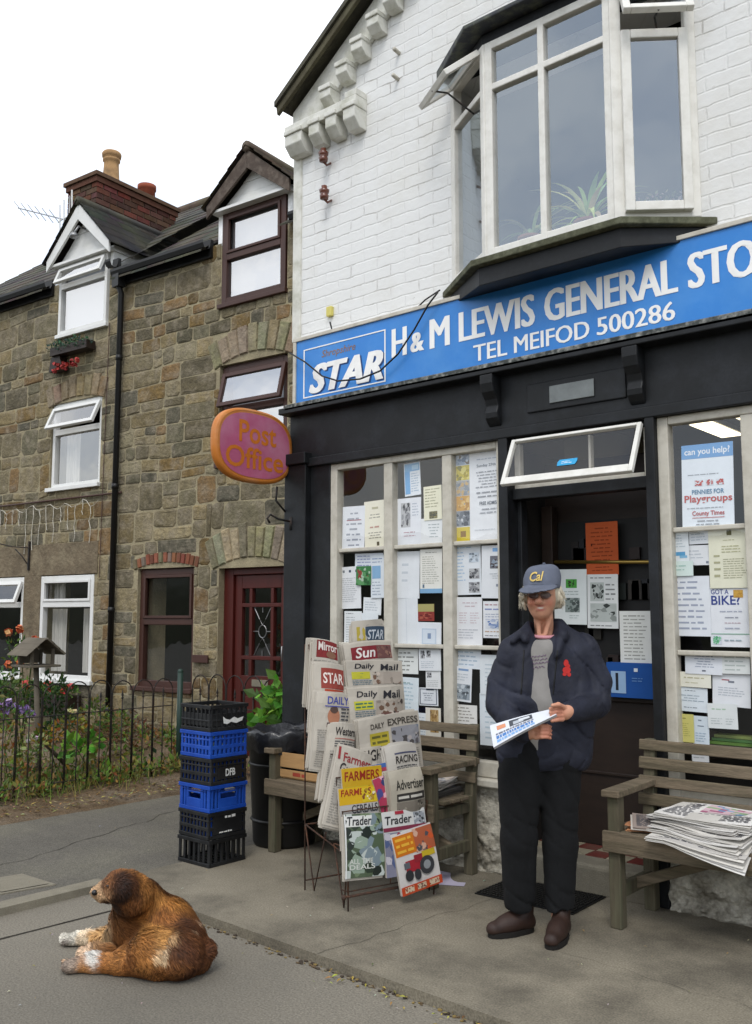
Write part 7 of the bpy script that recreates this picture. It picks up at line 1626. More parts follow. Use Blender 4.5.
# ------------------------------------------------------------------ bodies: smooth unions of tapered limbs, meshed as one surface
import openvdb as vdb
class SDF:
    def __init__(s, lo, hi, res):
        s.lo = np.array(lo, float); s.res = res; s.n = np.ceil((np.array(hi) - s.lo) / res).astype(int) + 1
        s.d = np.full(s.n, .2, np.float32)
    def _win(s, lo, hi):
        a = np.clip(np.floor((lo - s.lo) / s.res).astype(int), 0, s.n); b = np.clip(np.ceil((hi - s.lo) / s.res).astype(int) + 1, 0, s.n); sl = tuple(slice(x, y) for x, y in zip(a, b))
        ax = [s.lo[i] + s.res * np.arange(a[i], b[i]) for i in range(3)]; return sl, ax[0][:, None, None], ax[1][None, :, None], ax[2][None, None, :]
    def _mix(s, sl, d, k, op):
        c = s.d[sl]
        if c.size == 0: return
        d = d.astype(np.float32)
        if op == 'u': h = np.clip(.5 + .5 * (c - d) / k, 0, 1); s.d[sl] = c * (1 - h) + d * h - k * h * (1 - h)
        elif op == 's': h = np.clip(.5 - .5 * (c + d) / k, 0, 1); s.d[sl] = c * (1 - h) - d * h + k * h * (1 - h)
        elif op == 'i': s.d[sl] = np.maximum(c, d)
    def cone(s, a, b, ra, rb=None, k=.02, op='u'):
        rb = ra if rb is None else rb; a, b = np.array(a, float), np.array(b, float); R = max(ra, rb) + k * 2 + .03
        sl, x, y, z = s._win(np.minimum(a, b) - R, np.maximum(a, b) + R); ba = b - a; L2 = ba @ ba + 1e-9
        px, py, pz = x - a[0], y - a[1], z - a[2]; h = np.clip((px * ba[0] + py * ba[1] + pz * ba[2]) / L2, 0, 1)
        s._mix(sl, np.sqrt((px - h * ba[0]) ** 2 + (py - h * ba[1]) ** 2 + (pz - h * ba[2]) ** 2) - (ra + (rb - ra) * h), k, op); return s
    def chain(s, pts, rs, k=.02, op='u'):
        for i in range(len(pts) - 1): s.cone(pts[i], pts[i + 1], rs[i], rs[i + 1], k, op)
        return s
    def ell(s, c, r, axes=None, k=.02, op='u'):
        c = np.array(c, float); r = np.array(r, float); A = np.eye(3) if axes is None else np.array([nrm(q) for q in axes]); R = r.max() + k * 2 + .03
        sl, x, y, z = s._win(c - R, c + R); px, py, pz = x - c[0], y - c[1], z - c[2]
        q = [A[i][0] * px + A[i][1] * py + A[i][2] * pz for i in range(3)]
        k0 = np.sqrt(sum((q[i] / r[i]) ** 2 for i in range(3))); k1 = np.sqrt(sum((q[i] / r[i] ** 2) ** 2 for i in range(3))) + 1e-9
        s._mix(sl, k0 * (k0 - 1) / k1, k, op); return s
    def plane(s, p, n):
        n = nrm(n); ax = [s.lo[i] + s.res * np.arange(s.n[i]) for i in range(3)]
        d = (ax[0][:, None, None] - p[0]) * n[0] + (ax[1][None, :, None] - p[1]) * n[1] + (ax[2][None, None, :] - p[2]) * n[2]; s.d = np.maximum(s.d, d.astype(np.float32)); return s
    def wrinkle(s, fn):
        ax = [s.lo[i] + s.res * np.arange(s.n[i]) for i in range(3)]; s.d = s.d + fn(ax[0][:, None, None], ax[1][None, :, None], ax[2][None, None, :]).astype(np.float32); return s
    def at(s, p):
        q = np.clip((np.array(p) - s.lo) / s.res, 0, s.n - 1.001); i = q.astype(int); f = q - i; d = 0
        for dx in (0, 1):
            for dy in (0, 1):
                for dz in (0, 1): d += s.d[i[0] + dx, i[1] + dy, i[2] + dz] * (f[0] if dx else 1 - f[0]) * (f[1] if dy else 1 - f[1]) * (f[2] if dz else 1 - f[2])
        return float(d)
    def mesh(s):
        g = vdb.FloatGrid(); g.copyFromArray(s.d); v, t, q = g.convertToPolygons(0.0, 0.0); v = np.array(v, float) * s.res + s.lo
        q = np.array(q); t = np.array(t)
        f = [tuple(int(i) for i in x) for x in q] + [tuple(int(i) for i in x) for x in t]
        a = v[q[:, 0]]; b = v[q[:, 1]]; c = v[q[:, 2]]
        if np.einsum('ij,ij->i', np.cross(b - a, c - a), a - v.mean(0)).sum() < 0: f = [x[::-1] for x in f]
        return v, f
    def build(s, name, mat, parent, colour=None, smooth_it=1):
        v, f = s.mesh(); m = MB(); m.add(v, f, smooth=True)
        vc = np.array(colour(v)) if colour is not None else None
        o = m.build(name, mat, parent, vcol=vc)
        if smooth_it:
            md = o.modifiers.new('smooth', 'SMOOTH'); md.factor = .5; md.iterations = smooth_it
        return o
def vnoise(P, sc, seed=0):
    P = np.asarray(P) * sc; o = np.zeros(len(P)); r = np.random.RandomState(seed)
    for i in range(5):
        k = r.normal(size=3) * (1.0 + .7 * i); o += np.sin(P @ k + r.uniform(0, 6.28)) / (1 + .5 * i)
    return o / 2.2
def cl3(h): return np.array(hx(h))

# ------------------------------------------------------------------ the woman
WC = np.array([-2.37, 3.92, 0.0]); WN = np.array([fh[0], fh[1], 0.]); WR_ = CR.copy(); TC = -WN
def wp(px, py, dep=0.0): return onp(px, py, WN, WN @ WC - dep)
S = 1 / 213.0
pmat('skin', attr=True, rough=.55, var=.06, vscale=40, bump=.12, bscale=120, bdist=.001, spec=.35)
pmat('jacket_cloth', hx('#1e202b'), rough=.7, var=.2, vscale=14, bump=.7, bscale=19, bdist=.009, tint=hx('#2c3040'), tscale=6, tamt=.5, spec=.3)
pmat('sweat_cloth', hx('#86837f'), rough=.95, var=.08, vscale=20, bump=.25, bscale=200, bdist=.001)
pmat('trouser_cloth', hx('#08090b'), rough=.95, var=.25, vscale=7, bump=.7, bscale=11, bdist=.014)
pmat('shoe_leather', hx('#2d1d16'), rough=.6, var=.3, vscale=18, bump=.3, bscale=50)
pmat('shoe_sole', hx('#15120f'), rough=.8, var=.2, bump=.1)
pmat('cap_cloth', hx('#5a5f6c'), rough=.9, var=.14, vscale=16, bump=.25, bscale=160, bdist=.001)
pmat('hair_grey', hx('#bcb39f'), rough=.7, var=.35, vscale=60, stretch=(1, 1, .15), bump=.6, bscale=90, bdist=.004)
pmat('yellow_thread', hx('#c9ae63'), rough=.8, var=.1, bump=0)
pmat('red_thread', hx('#b02a26'), rough=.8, var=.15, bump=0)
woman = thing('person', 'woman in a navy jacket and grey cap holding a folded newspaper before the doorway', 'person', WC)
lo, hi = np.array([-2.80, 3.50, -.01]), np.array([-1.92, 4.20, 1.76])
b = SDF(lo, hi, .0045)
hc = wp(541, 596, .0)
ax_h = [WR_, TC, Z_]
# head: skull, jaw, face
b.ell(hc + Z_ * .02, (.076, .094, .098), ax_h, k=.02)
b.ell(wp(540.8, 604, .035), (.061, .06, .072), ax_h, k=.03); b.ell(wp(540.5, 613, .052), (.030, .034, .026), ax_h, k=.025)
b.cone(wp(531.5, 602.5, .078), wp(532, 604, .07), .017, .017, k=.02); b.cone(wp(548.5, 602.5, .072), wp(548, 604, .066), .018, .018, k=.02)       # cheeks
b.chain([wp(539.2, 594.5, .094), wp(538.6, 601.2, .115), wp(539, 602.6, .10)], [.009, .0145, .011], k=.010)                              # nose
for sx in (535.6, 542.4): b.cone(wp(sx, 602.8, .098), wp(sx, 603, .09), .007, k=.008)
b.cone(wp(531, 592.8, .088), wp(547.5, 592.6, .084), .010, k=.018)                                                                      # brow
for sx in (534.2, 545.2): b.ell(wp(sx, 596.2, .106), (.018, .020, .012), ax_h, k=.012, op='s'); b.ell(wp(sx, 596.4, .080), (.0125, .0125, .0105), ax_h, k=.005)
b.cone(wp(535.5, 606.2, .090), wp(545, 606, .086), .0065, k=.008); b.cone(wp(536.5, 610, .088), wp(544, 609.9, .085), .0065, k=.008); b.ell(wp(540.3, 608.0, .104), (.024, .010, .0055), ax_h, k=.006, op='s'); b.ell(wp(540.3, 608.0, .082), (.024, .012, .0065), ax_h, k=.003)
for sx, dp in ((524.5, -.005), (559, -.01)): b.ell(wp(sx, 598, dp), (.010, .02, .030), ax_h, k=.008)
b.chain([wp(543, 612, -.02), wp(545, 640, -.03)], [.046, .046], k=.025)
for sx in (-1, 1): b.cone(wp(544 + sx * 6, 618, .03), wp(542 + sx * 3, 636, .035), .012, .010, k=.02)
# trunk and limbs inside the clothes
b.ell(wp(546, 690, -.02), (.15, .085, .26), ax_h, k=.03); b.cone(wp(518, 654, -.02), wp(578, 652, -.02), .035, k=.04)
b.chain([wp(508, 650, .0), wp(497, 700, .02), wp(526, 733, .19)], [.034, .032, .028], k=.02); b.chain([wp(588, 648, .0), wp(600, 700, .03), wp(568, 711.5, .22)], [.034, .032, .028], k=.02)
b.chain([wp(527, 765, 0), wp(521, 840, .01), wp(520, 905, .0)], [.085, .055, .04], k=.03); b.chain([wp(560, 765, 0), wp(559, 840, .02), wp(560, 915, .03)], [.085, .055, .04], k=.03)
# hands: palm, four fingers and a thumb each
h1 = wp(564.5, 713, .235); b.ell(h1, (.030, .018, .030), [WR_, TC, Z_], k=.014); b.cone(wp(569, 711, .22), h1, .027, .026, k=.015)
for i, (dx, dl) in enumerate(((0, 1.0), (.4, 1.1), (.6, 1.02), (1.2, .8))):
    y = 707.6 + 4.0 * i; b.chain([wp(561.5 + dx, y, .250), wp(556.5 + dx - 1.2 * dl, y + .4, .283), wp(552.5 + dx - 2.0 * dl, y + 1.2, .284), wp(552 + dx - 1.0 * dl, y + 2.0, .265)], [.0092, .0088, .0080, .0070], k=.003)
b.chain([wp(564, 707.5, .25), wp(558.5, 704.6, .285), wp(552.5, 705.4, .305)], [.012, .0105, .0085], k=.006)
h2 = wp(531.5, 732.5, .205); b.ell(h2, (.030, .018, .028), ax_h, k=.014); b.cone(wp(526, 733.5, .19), h2, .027, .026, k=.015)
for i, dl in enumerate((.95, 1.1, 1.05, .85)):
    y = 726.6 + 3.8 * i; b.chain([wp(535.5, y, .222), wp(540.5 + 1.4 * dl, y - 1.0, .248), wp(545 + 2.4 * dl, y - 1.0, .246), wp(548.5 + 2.2 * dl, y + .2, .232)], [.0092, .0088, .0080, .0070], k=.003)
b.chain([wp(533, 727.5, .225), wp(538.5, 722.8, .255), wp(544.5, 720.8, .27)], [.012, .0105, .0085], k=.006)
mouth = wp(540.3, 608.0, .09); eyes = [wp(534.2, 596.3, .09), wp(545.2, 596.3, .09)]; lipu, lipl = wp(540.3, 606, .095), wp(540.3, 610.1, .093); chk = [wp(531.5, 602.5, .085), wp(548.5, 602.5, .08)]; nose = wp(538.6, 601.5, .115)
def skin(v):
    n = vnoise(v, 60, 3)[:, None]; c = np.tile(cl3('#c48f74'), (len(v), 1)) * (1 + .05 * n)
    def blend(p, r, col, amt, smile=0):
        nonlocal c
        q = v - p; q = q - Z_ * (9.0 * np.clip(np.abs(q @ WR_), 0, .026) ** 2 * smile)[:, None]
        d = np.sqrt(((q @ WR_) / r[0]) ** 2 + ((q @ TC) / r[1]) ** 2 + (q[:, 2] / r[2]) ** 2); w = (np.clip(1.5 - d, 0, 1) * amt)[:, None]; c = c * (1 - w) + cl3(col) * w
    for q in chk: blend(q, (.02, .03, .018), '#b5644f', .55)
    blend(nose, (.012, .02, .012), '#b5644f', .5)
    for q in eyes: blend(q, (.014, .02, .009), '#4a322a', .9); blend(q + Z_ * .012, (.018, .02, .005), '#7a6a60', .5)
    blend(lipu, (.024, .02, .005), '#9c4f48', .8, 1); blend(lipl, (.022, .02, .0055), '#9c4f48', .8, 1); blend(mouth, (.0125, .02, .0040), '#d6cec4', 1, 1)
    for q in (wp(558, 714, .28), wp(548, 733, .25)): blend(q, (.04, .04, .04), '#b5705c', .6)
    return c
b.build('body', 'skin', woman, colour=skin)
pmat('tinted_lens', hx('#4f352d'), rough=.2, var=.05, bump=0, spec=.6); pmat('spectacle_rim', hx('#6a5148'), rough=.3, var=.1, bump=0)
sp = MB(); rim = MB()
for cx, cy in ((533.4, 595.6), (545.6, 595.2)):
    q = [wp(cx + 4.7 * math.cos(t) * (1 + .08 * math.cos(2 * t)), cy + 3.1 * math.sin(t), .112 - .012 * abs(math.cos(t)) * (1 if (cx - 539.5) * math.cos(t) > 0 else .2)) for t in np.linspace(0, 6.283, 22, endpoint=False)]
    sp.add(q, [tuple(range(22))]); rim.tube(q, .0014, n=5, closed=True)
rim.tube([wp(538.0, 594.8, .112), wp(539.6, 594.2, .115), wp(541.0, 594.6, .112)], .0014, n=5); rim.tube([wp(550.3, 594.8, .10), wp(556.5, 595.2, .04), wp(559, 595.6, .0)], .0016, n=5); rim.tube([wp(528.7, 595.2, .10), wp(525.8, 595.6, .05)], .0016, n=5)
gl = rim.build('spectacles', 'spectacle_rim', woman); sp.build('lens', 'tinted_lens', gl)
# sweatshirt
s = SDF(lo, hi, .008); s.chain([wp(544, 652, .01), wp(541, 700, .0), wp(542, 752, .0)], [.085, .108, .112], k=.04); s.cone(wp(528, 652, -.02), wp(564, 650, -.02), .060, k=.05)
s.ell(wp(542, 630, .03), (.062, .075, .045), ax_h, k=.02, op='s'); s.wrinkle(lambda x, y, z: .003 * np.sin(z * 46 + x * 30) * np.sin(x * 25 + y * 18))
sw = s.build('sweatshirt', 'sweat_cloth', woman)
m = MB(); ring = [hc * 0 + wp(543, 634.5, -.012) + WR_ * .062 * math.cos(t) + TC * .070 * math.sin(t) - Z_ * (.012 * math.sin(t)) for t in np.linspace(0, 6.283, 24, endpoint=False)]; m.tube(ring, .0085, n=8, closed=True, col='#c48a92'); m.build('collar', 'plain_attr', woman)
# jacket
j = SDF(lo, hi, .0075)
j.chain([wp(524, 660, -.005), wp(519, 700, .0), wp(516, 752, .0)], [.086, .098, .092], k=.05); j.chain([wp(572, 658, -.01), wp(573, 700, .0), wp(571, 752, .0)], [.092, .106, .104], k=.05)
j.chain([wp(548, 655, -.015), wp(546, 752, -.005)], [.122, .130], k=.05); j.chain([wp(511, 649, -.015), wp(530, 640, -.02), wp(560, 636, -.02), wp(583, 645, -.015)], [.055, .062, .062, .058], k=.04)
j.chain([wp(509, 652, .0), wp(500, 683, .01), wp(498, 706, .03), wp(523, 733, .18)], [.056, .060, .062, .048], k=.014); j.chain([wp(587, 650, .0), wp(598, 682, .01), wp(597, 704, .04), wp(569, 712, .205)], [.058, .062, .064, .046], k=.014)
j.chain([wp(529, 626, -.005), wp(520, 634, .05), wp(513, 641, .055)], [.026, .022, .016], k=.012); j.chain([wp(529, 628, .0), wp(525, 640, .07)], [.026, .02], k=.012); j.chain([wp(560, 624, -.01), wp(562, 636, .06), wp(556, 654, .105)], [.028, .028, .022], k=.015); j.cone(wp(530, 626, -.05), wp(560, 624, -.05), .028, k=.02)
j.chain([wp(543, 628, .10), wp(541, 650, .135), wp(537, 694, .16)], [.072, .068, .066], k=.008, op='s'); j.ell(wp(543, 624, .02), (.060, .080, .075), ax_h, k=.012, op='s')
j.ell(wp(516, 734.5, .20), (.02, .02, .02), ax_h, k=.01, op='s') if False else None
j.plane(wp(540, 768.5, .0), -Z_ + .0 * WR_)
def wrk(x, y, z):
    u = x * WR_[0] + y * WR_[1]; w = x * TC[0] + y * TC[1]
    a = np.sin(u * 13 + z * 9 + 2 * np.sin(w * 11 + z * 5)); f1 = 1 - np.abs(np.sin(z * 21 + u * 16 + 1.6 * np.sin(u * 9 + w * 12) + 1.1 * a)); f2 = 1 - np.abs(np.sin(z * 15 - u * 26 + 1.9 * np.sin(w * 17 + z * 8) - a))
    return .011 * f1 ** 4 * (.5 + .5 * a) + .008 * f2 ** 4 * (.5 - .5 * a) + .003 * np.sin(u * 31 + z * 19 + w * 27)
j.wrinkle(wrk); jk = j.build('jacket', 'jacket_cloth', woman)
def march(sd, px, py, d0=.42):
    for i in range(260):
        p = wp(px, py, d0 - i * .002)
        if sd.at(p) < 0: return p
    return wp(px, py, 0)
for px0, px1 in ((524.0, 521.0), (557.5, 553.0)):      # zip edges
    m = MB(); pts = [march(j, px0 + (px1 - px0) * t, 650 + 44 * t) + TC * .002 for t in np.linspace(0, 1, 9)]; m.tube(pts, .0035, n=5); m.build('zip', 'black_plastic', woman)
m = MB()
for cx, cy, rx, ry in ((566, 663, 2.6, 3.6), (566.5, 670, 4.2, 3.6), (564.5, 674, 2.2, 2.0), (569, 674.5, 2.0, 2.0), (568, 666, 2.0, 2.0)):
    q = [march(j, cx + rx * math.cos(t), cy + ry * math.sin(t)) + TC * .0035 for t in np.linspace(0, 6.283, 10, endpoint=False)]; m.add(q, [tuple(range(10))])
m.build('chest_emblem', 'red_thread', woman)
m = MB(); r = random.Random(3)
for i, y in enumerate((657, 660.5, 664, 668)):
    x = 530 + r.uniform(0, 2)
    while x < 545:
        e = x + r.uniform(1.2, 4); pts = [march(s, x + (e - x) * t, y + .9 * math.sin(t * 5 + i) - .12 * (x - 530)) + TC * .003 for t in np.linspace(0, 1, 5)]; m.tube(pts, .0016, n=4, col='#6d5570'); x = e + .8
m.build('chest_print', 'plain_attr', woman)
# trousers
tr = SDF(lo, hi, .008); tr.cone(wp(528, 752, -.005), wp(561, 752, -.005), .115, k=.05)
tr.chain([wp(521, 768, .0), wp(518.5, 840, .008), wp(519.5, 903, .0)], [.112, .086, .074], k=.03); tr.chain([wp(558, 768, -.01), wp(558.5, 845, .012), wp(558.5, 917, .035)], [.110, .086, .072], k=.03)
tr.ell(wp(541, 880, .0), (.012, .2, .33), ax_h, k=.02, op='s'); tr.plane(wp(519, 909, 0), -Z_ + .12 * WR_ - .10 * TC)
tr.wrinkle(lambda x, y, z: .007 * (1 - np.abs(np.sin((x * WR_[0] + y * WR_[1]) * 24 + z * 6 + np.sin(z * 9)))) ** 3 + .011 * (1 - np.abs(np.sin(z * 34 + (x * WR_[0] + y * WR_[1]) * 22 + 1.5 * np.sin((x * TC[0] + y * TC[1]) * 20)))) ** 3 * (np.exp(-((z - .13) / .10) ** 2) + .6 * np.exp(-((z - .48) / .10) ** 2) + .6 * np.exp(-((z - .80) / .10) ** 2))); tr.build('trousers', 'trouser_cloth', woman)
# shoes
for hx_, hy_, tx_, ty_, hd in ((527, 921, 496, 927, 0), (563, 925, 552, 938, 0)):
    A, B = G(hx_, hy_ + 3, .035), G(tx_, ty_ + 2, .035); d = nrm(B - A); side = np.cross(Z_, d); Ln = .255; A = (A + B) / 2 - d * Ln * .36; B = A + d * Ln * .74
    sh = SDF(np.minimum(A, B) - .12, np.maximum(A, B) + np.array([.12, .12, .16]), .005)
    sh.chain([A + Z_ * .01, (A + B) / 2 + Z_ * .012, B], [.035, .039, .034], k=.02); sh.cone(A + Z_ * .02 + d * .02, A + Z_ * .075 + d * .015, (.037), .039, k=.02); sh.cone(A + d * .05 + Z_ * .04, (A + B) / 2 + d * .03 + Z_ * .018, .036, .034, k=.03)
    sh.plane(np.array([0, 0, .020]), -Z_); o = sh.build('shoe', 'shoe_leather', woman)
    m = MB(); n = 28; ol = []
    for t in np.linspace(0, 6.283, n, endpoint=False):
        c_ = math.cos(t); w = .046 if c_ > 0 else .041; ol.append((A + B) / 2 + d * c_ * (Ln / 2 - .008) + side * math.copysign(abs(math.sin(t)) ** .75, math.sin(t)) * w)
    m.add([np.array([p[0], p[1], .001]) for p in ol] + [np.array([p[0], p[1], .024]) for p in ol], [tuple(range(n - 1, -1, -1)), tuple(range(n, 2 * n))] + [(i, (i + 1) % n, n + (i + 1) % n, n + i) for i in range(n)]); m.build('sole', 'shoe_sole', o)
    m = MB()
    for k in range(4): c_ = A + d * (.075 + .022 * k) + Z_ * (.066 - .008 * k); m.tube([c_ - side * .02 + Z_ * -.004, c_ + Z_ * .003, c_ + side * .02 - Z_ * .004], .003, n=5)
    m.build('laces', 'shoe_sole', o)
# hair
hr = SDF(hc - .2, hc + .2, .005); hr.ell(wp(542, 592, -.02), (.092, .098, .108), ax_h, k=.02); hr.ell(wp(525.8, 596.5, .018), (.010, .034, .030), ax_h, k=.02); hr.ell(wp(559.8, 598.5, .005), (.012, .046, .050), ax_h, k=.02)
hr.cone(wp(523, 597, .05), wp(519.5, 595.5, .045), .010, .004, k=.01); hr.cone(wp(524, 604, .045), wp(526, 610, .03), .010, .005, k=.01)
hr.ell(wp(540.5, 604, .115), (.072, .105, .092), ax_h, k=.012, op='s'); hr.plane(wp(541, 586, 0), Z_)
def vn3(x, y, z): return .0014 * np.sin((x * WR_[0] + y * WR_[1]) * 300 + 3 * np.sin(z * 30)) + .0016 * np.sin((x * TC[0] + y * TC[1]) * 260 + 3 * np.sin(z * 27))
hr.wrinkle(vn3); hr.build('hair', 'hair_grey', woman, smooth_it=0)
m = MB(); r = random.Random(5)
for i in range(170):
    sx = r.choice([0, 1]); a = wp((523.5 if sx == 0 else 561.5) + r.uniform(-1.5, 1.5), 593 + r.uniform(-3, 8), .02 + r.uniform(-.03, .03)); e = a + WR_ * (-.014 if sx == 0 else .014) * r.uniform(-.3, 1.4) - Z_ * r.uniform(.01, .05) + TC * r.uniform(-.01, .012); m.tube([a, (a + e) / 2 + WR_ * (-.004 if sx == 0 else .004), e], [.0016, .0013, .0006], n=4)
m.build('loose_hair', 'hair_grey', woman)
# cap
cp = SDF(hc - .22, hc + .24, .005); cc = wp(542, 588.5, -.005); cp.ell(cc, (.088, .104, .096), ax_h, k=.01); cp.cone(wp(535, 575.5, -.01), wp(551, 573.5, -.01), .044, .046, k=.04); cp.plane(wp(542, 589, 0), nrm(-Z_ - .10 * TC * 0))
bx = [nrm(WR_ + .16 * Z_), nrm(TC - .20 * Z_), nrm(Z_ + .20 * TC - .16 * WR_)]; cp.ell(wp(537.5, 588.6, .10), (.092, .088, .0075), bx, k=.008); cp.wrinkle(lambda x, y, z: .0012 * np.sin((x * WR_[0] + y * WR_[1]) * 60) + .0012 * np.sin(z * 70 + x * 40))
cap = cp.build('cap', 'cap_cloth', woman)
m = MB(); m.tube([march(cp, x, 584.2 - .02 * (x - 541), .4) + TC * .001 for x in np.linspace(525, 558, 14)], .0016, n=4); m.ball(wp(544, 563.6, -.01), (.008, .008, .005), n=5); m.build('cap_seam', 'cap_cloth', cap)
m = MB(); m.text('Cal', (0, 0, 0), X_, Y_, w=14, h=9.5, shear=.3, bold=.018, curve=lambda a, b_: march(cp, 529.3 + a, 581.5 - b_ - .08 * a, .4) + TC * .0105 - Z_ * .001); m.build('cap_emblem', 'yellow_thread', cap)
# the folded newspaper she holds
m = MB(); q00, q10, q11, q01 = wp(493.5, 747.5, .275), wp(556.5, 714.5, .300), wp(553.5, 708.5, .235), wp(489.8, 725.5, .185)   # near left, near right, far right, far left
pu, pv = (q10 - q00), (q01 - q00); pn = nrm(np.cross(pu, pv)); pn = pn if pn @ TC > -1 and pn[2] > 0 else -pn
def PP(u, v, l=0): return (q00 * (1 - u) + q10 * u) * (1 - v) + (q01 * (1 - u) + q11 * u) * v + pn * (l + .006 * math.sin(math.pi * u))
for k in range(4):
    l1, l0 = -.004 * k, -.004 * (k + 1) + .0007; e = .004 * (k % 2)
    m.grid(lambda u, v: PP(u * (1 - e), v, l1), 8, 3, col=('#cdd0d6', '#b9b8b8', '#c4c4c6', '#a8a8aa')[k], smooth=True); m.grid(lambda u, v: PP((1 - u) * (1 - e), v, l0), 8, 3, col='#a8a6a4', smooth=True)
    for i in range(8):
        a0, a1 = i / 8 * (1 - e), (i + 1) / 8 * (1 - e); m.quad(PP(a0, 0, l0), PP(a1, 0, l0), PP(a1, 0, l1), PP(a0, 0, l1), col=('#c6c6ca', '#9c9a9a')[k % 2])
    m.quad(PP(0, 1, l0), PP(0, 0, l0), PP(0, 0, l1), PP(0, 1, l1), col='#c6c6ca')
def pq(u0, v0, u1, v1, col, l=.0012):
    for i in range(4):
        a0, a1 = u0 + (u1 - u0) * i / 4, u0 + (u1 - u0) * (i + 1) / 4; m.quad(PP(a0, v0, l), PP(a1, v0, l), PP(a1, v1, l), PP(a0, v1, l), col=col)
pq(.30, .58, .66, .92, '#4b4e54'); pq(.36, .62, .52, .80, '#a7acb2', .0016); pq(.45, .70, .62, .85, '#c3c7cb', .0018); pq(.10, .66, .24, .86, '#c98a6a')
r = random.Random(8)
for v0, v1, c in ((.44, .52, '#6a6f7c'), (.26, .40, '#4f79b0'), (.10, .22, '#7ba2cc')):
    u = .07
    while u < .66: e = u + r.uniform(.02, .07); pq(u, v0, min(e, .68), v1, c); u = e + .012
solo(m, 'newspaper', 'paper', 'folded white newspaper held level in both hands by the woman in the navy jacket', 'newspaper', loc=q00)

# ------------------------------------------------------------------ the dog
pmat('dog_fur', attr=True, rough=.8, var=.22, vscale=30, bump=.6, bscale=90, bdist=.006, spec=.2)
pmat('fur_strand', attr=True, rough=.7, var=.15, vscale=40, bump=0, spec=.25)
def dz(px, py, z): return G(px, py, ROADZ + z)
DGc = dz(160, 945, 0)
dog = thing('dog', 'ginger and brown long haired dog lying on the roadside paving, looking away to the left', 'dog', (DGc[0], DGc[1], ROADZ))
kd = 1 / 203.0
dl, dh_ = DGc + np.array([-.62, -.55, -.02]), DGc + np.array([.55, .55, .62])
g = SDF(dl, dh_, .0065)
T = {}      # named joints
J = dict(rump=(180, 941, .120), loin=(165, 929, .150), chest=(145, 917, .175), shoulder=(137, 921, .17), neck0=(139, 903, .26), neck1=(130, 893, .34), skull=(121, 886, .385), brow=(115, 884, .385), muz0=(108, 889, .36), muz1=(99.5, 892, .345), nose=(95.5, 892, .348), brisket=(124, 930, .11))
P = {k: dz(*v) for k, v in J.items()}
g.chain([P['rump'], P['loin'], P['chest'], P['shoulder']], [.102, .120, .114, .094], k=.05); g.ell(dz(180, 947, .090), (.102, .10, .088), k=.05); g.cone(P['shoulder'], P['brisket'], .095, .068, k=.05)
g.chain([P['shoulder'], P['neck0'], P['neck1'], P['skull']], [.098, .088, .072, .058], k=.045)
g.ell(P['skull'], (.060, .060, .057), k=.03); g.chain([P['brow'], P['muz0'], P['muz1']], [.044, .036, .029], k=.025); g.cone(P['muz1'], P['nose'], .029, .020, k=.012); g.cone(dz(108, 896, .325), dz(101, 897.5, .322), .026, .018, k=.015)
for e in ((131, 886.5, .37),):     # hanging ears
    a = dz(*e); g.ell(a, (.022, .034, .062), [nrm([.6, -.8, .1]), nrm([.8, .6, 0]), Z_], k=.022)
g.cone(dz(134, 888, .36), dz(131, 899, .30), .026, .018, k=.012)
# fore legs stretched forward, hind leg folded beside the flank
g.chain([dz(135, 935, .10), dz(118, 938, .065), dz(98, 939, .045), dz(78, 938, .034)], [.075, .050, .036, .031], k=.03); g.ell(dz(69, 939.5, .026), (.042, .036, .026), k=.02)
g.chain([dz(138, 928, .10), dz(122, 931, .06), dz(106, 935.5, .045)], [.065, .045, .034], k=.03)
g.chain([dz(178, 954, .10), dz(152, 952, .105), dz(134, 957, .065)], [.100, .082, .058], k=.04); g.chain([dz(150, 963, .055), dz(122, 963, .045), dz(95, 963.5, .036), dz(80, 964.5, .032)], [.062, .046, .036, .032], k=.03); g.ell(dz(72, 966, .027), (.040, .040, .027), k=.02)
g.chain([dz(112, 953, .045), dz(95, 953.5, .038), dz(84, 954, .032)], [.036, .036, .032], k=.02)
for px_, py_ in ((63.5, 937), (63, 940), (64.5, 942.5)): g.ell(dz(px_, py_, .018), (.018, .013, .016), k=.010)
for px_, py_ in ((66, 963.5), (65.5, 967), (67.5, 970)): g.ell(dz(px_, py_, .018), (.018, .013, .016), k=.010)
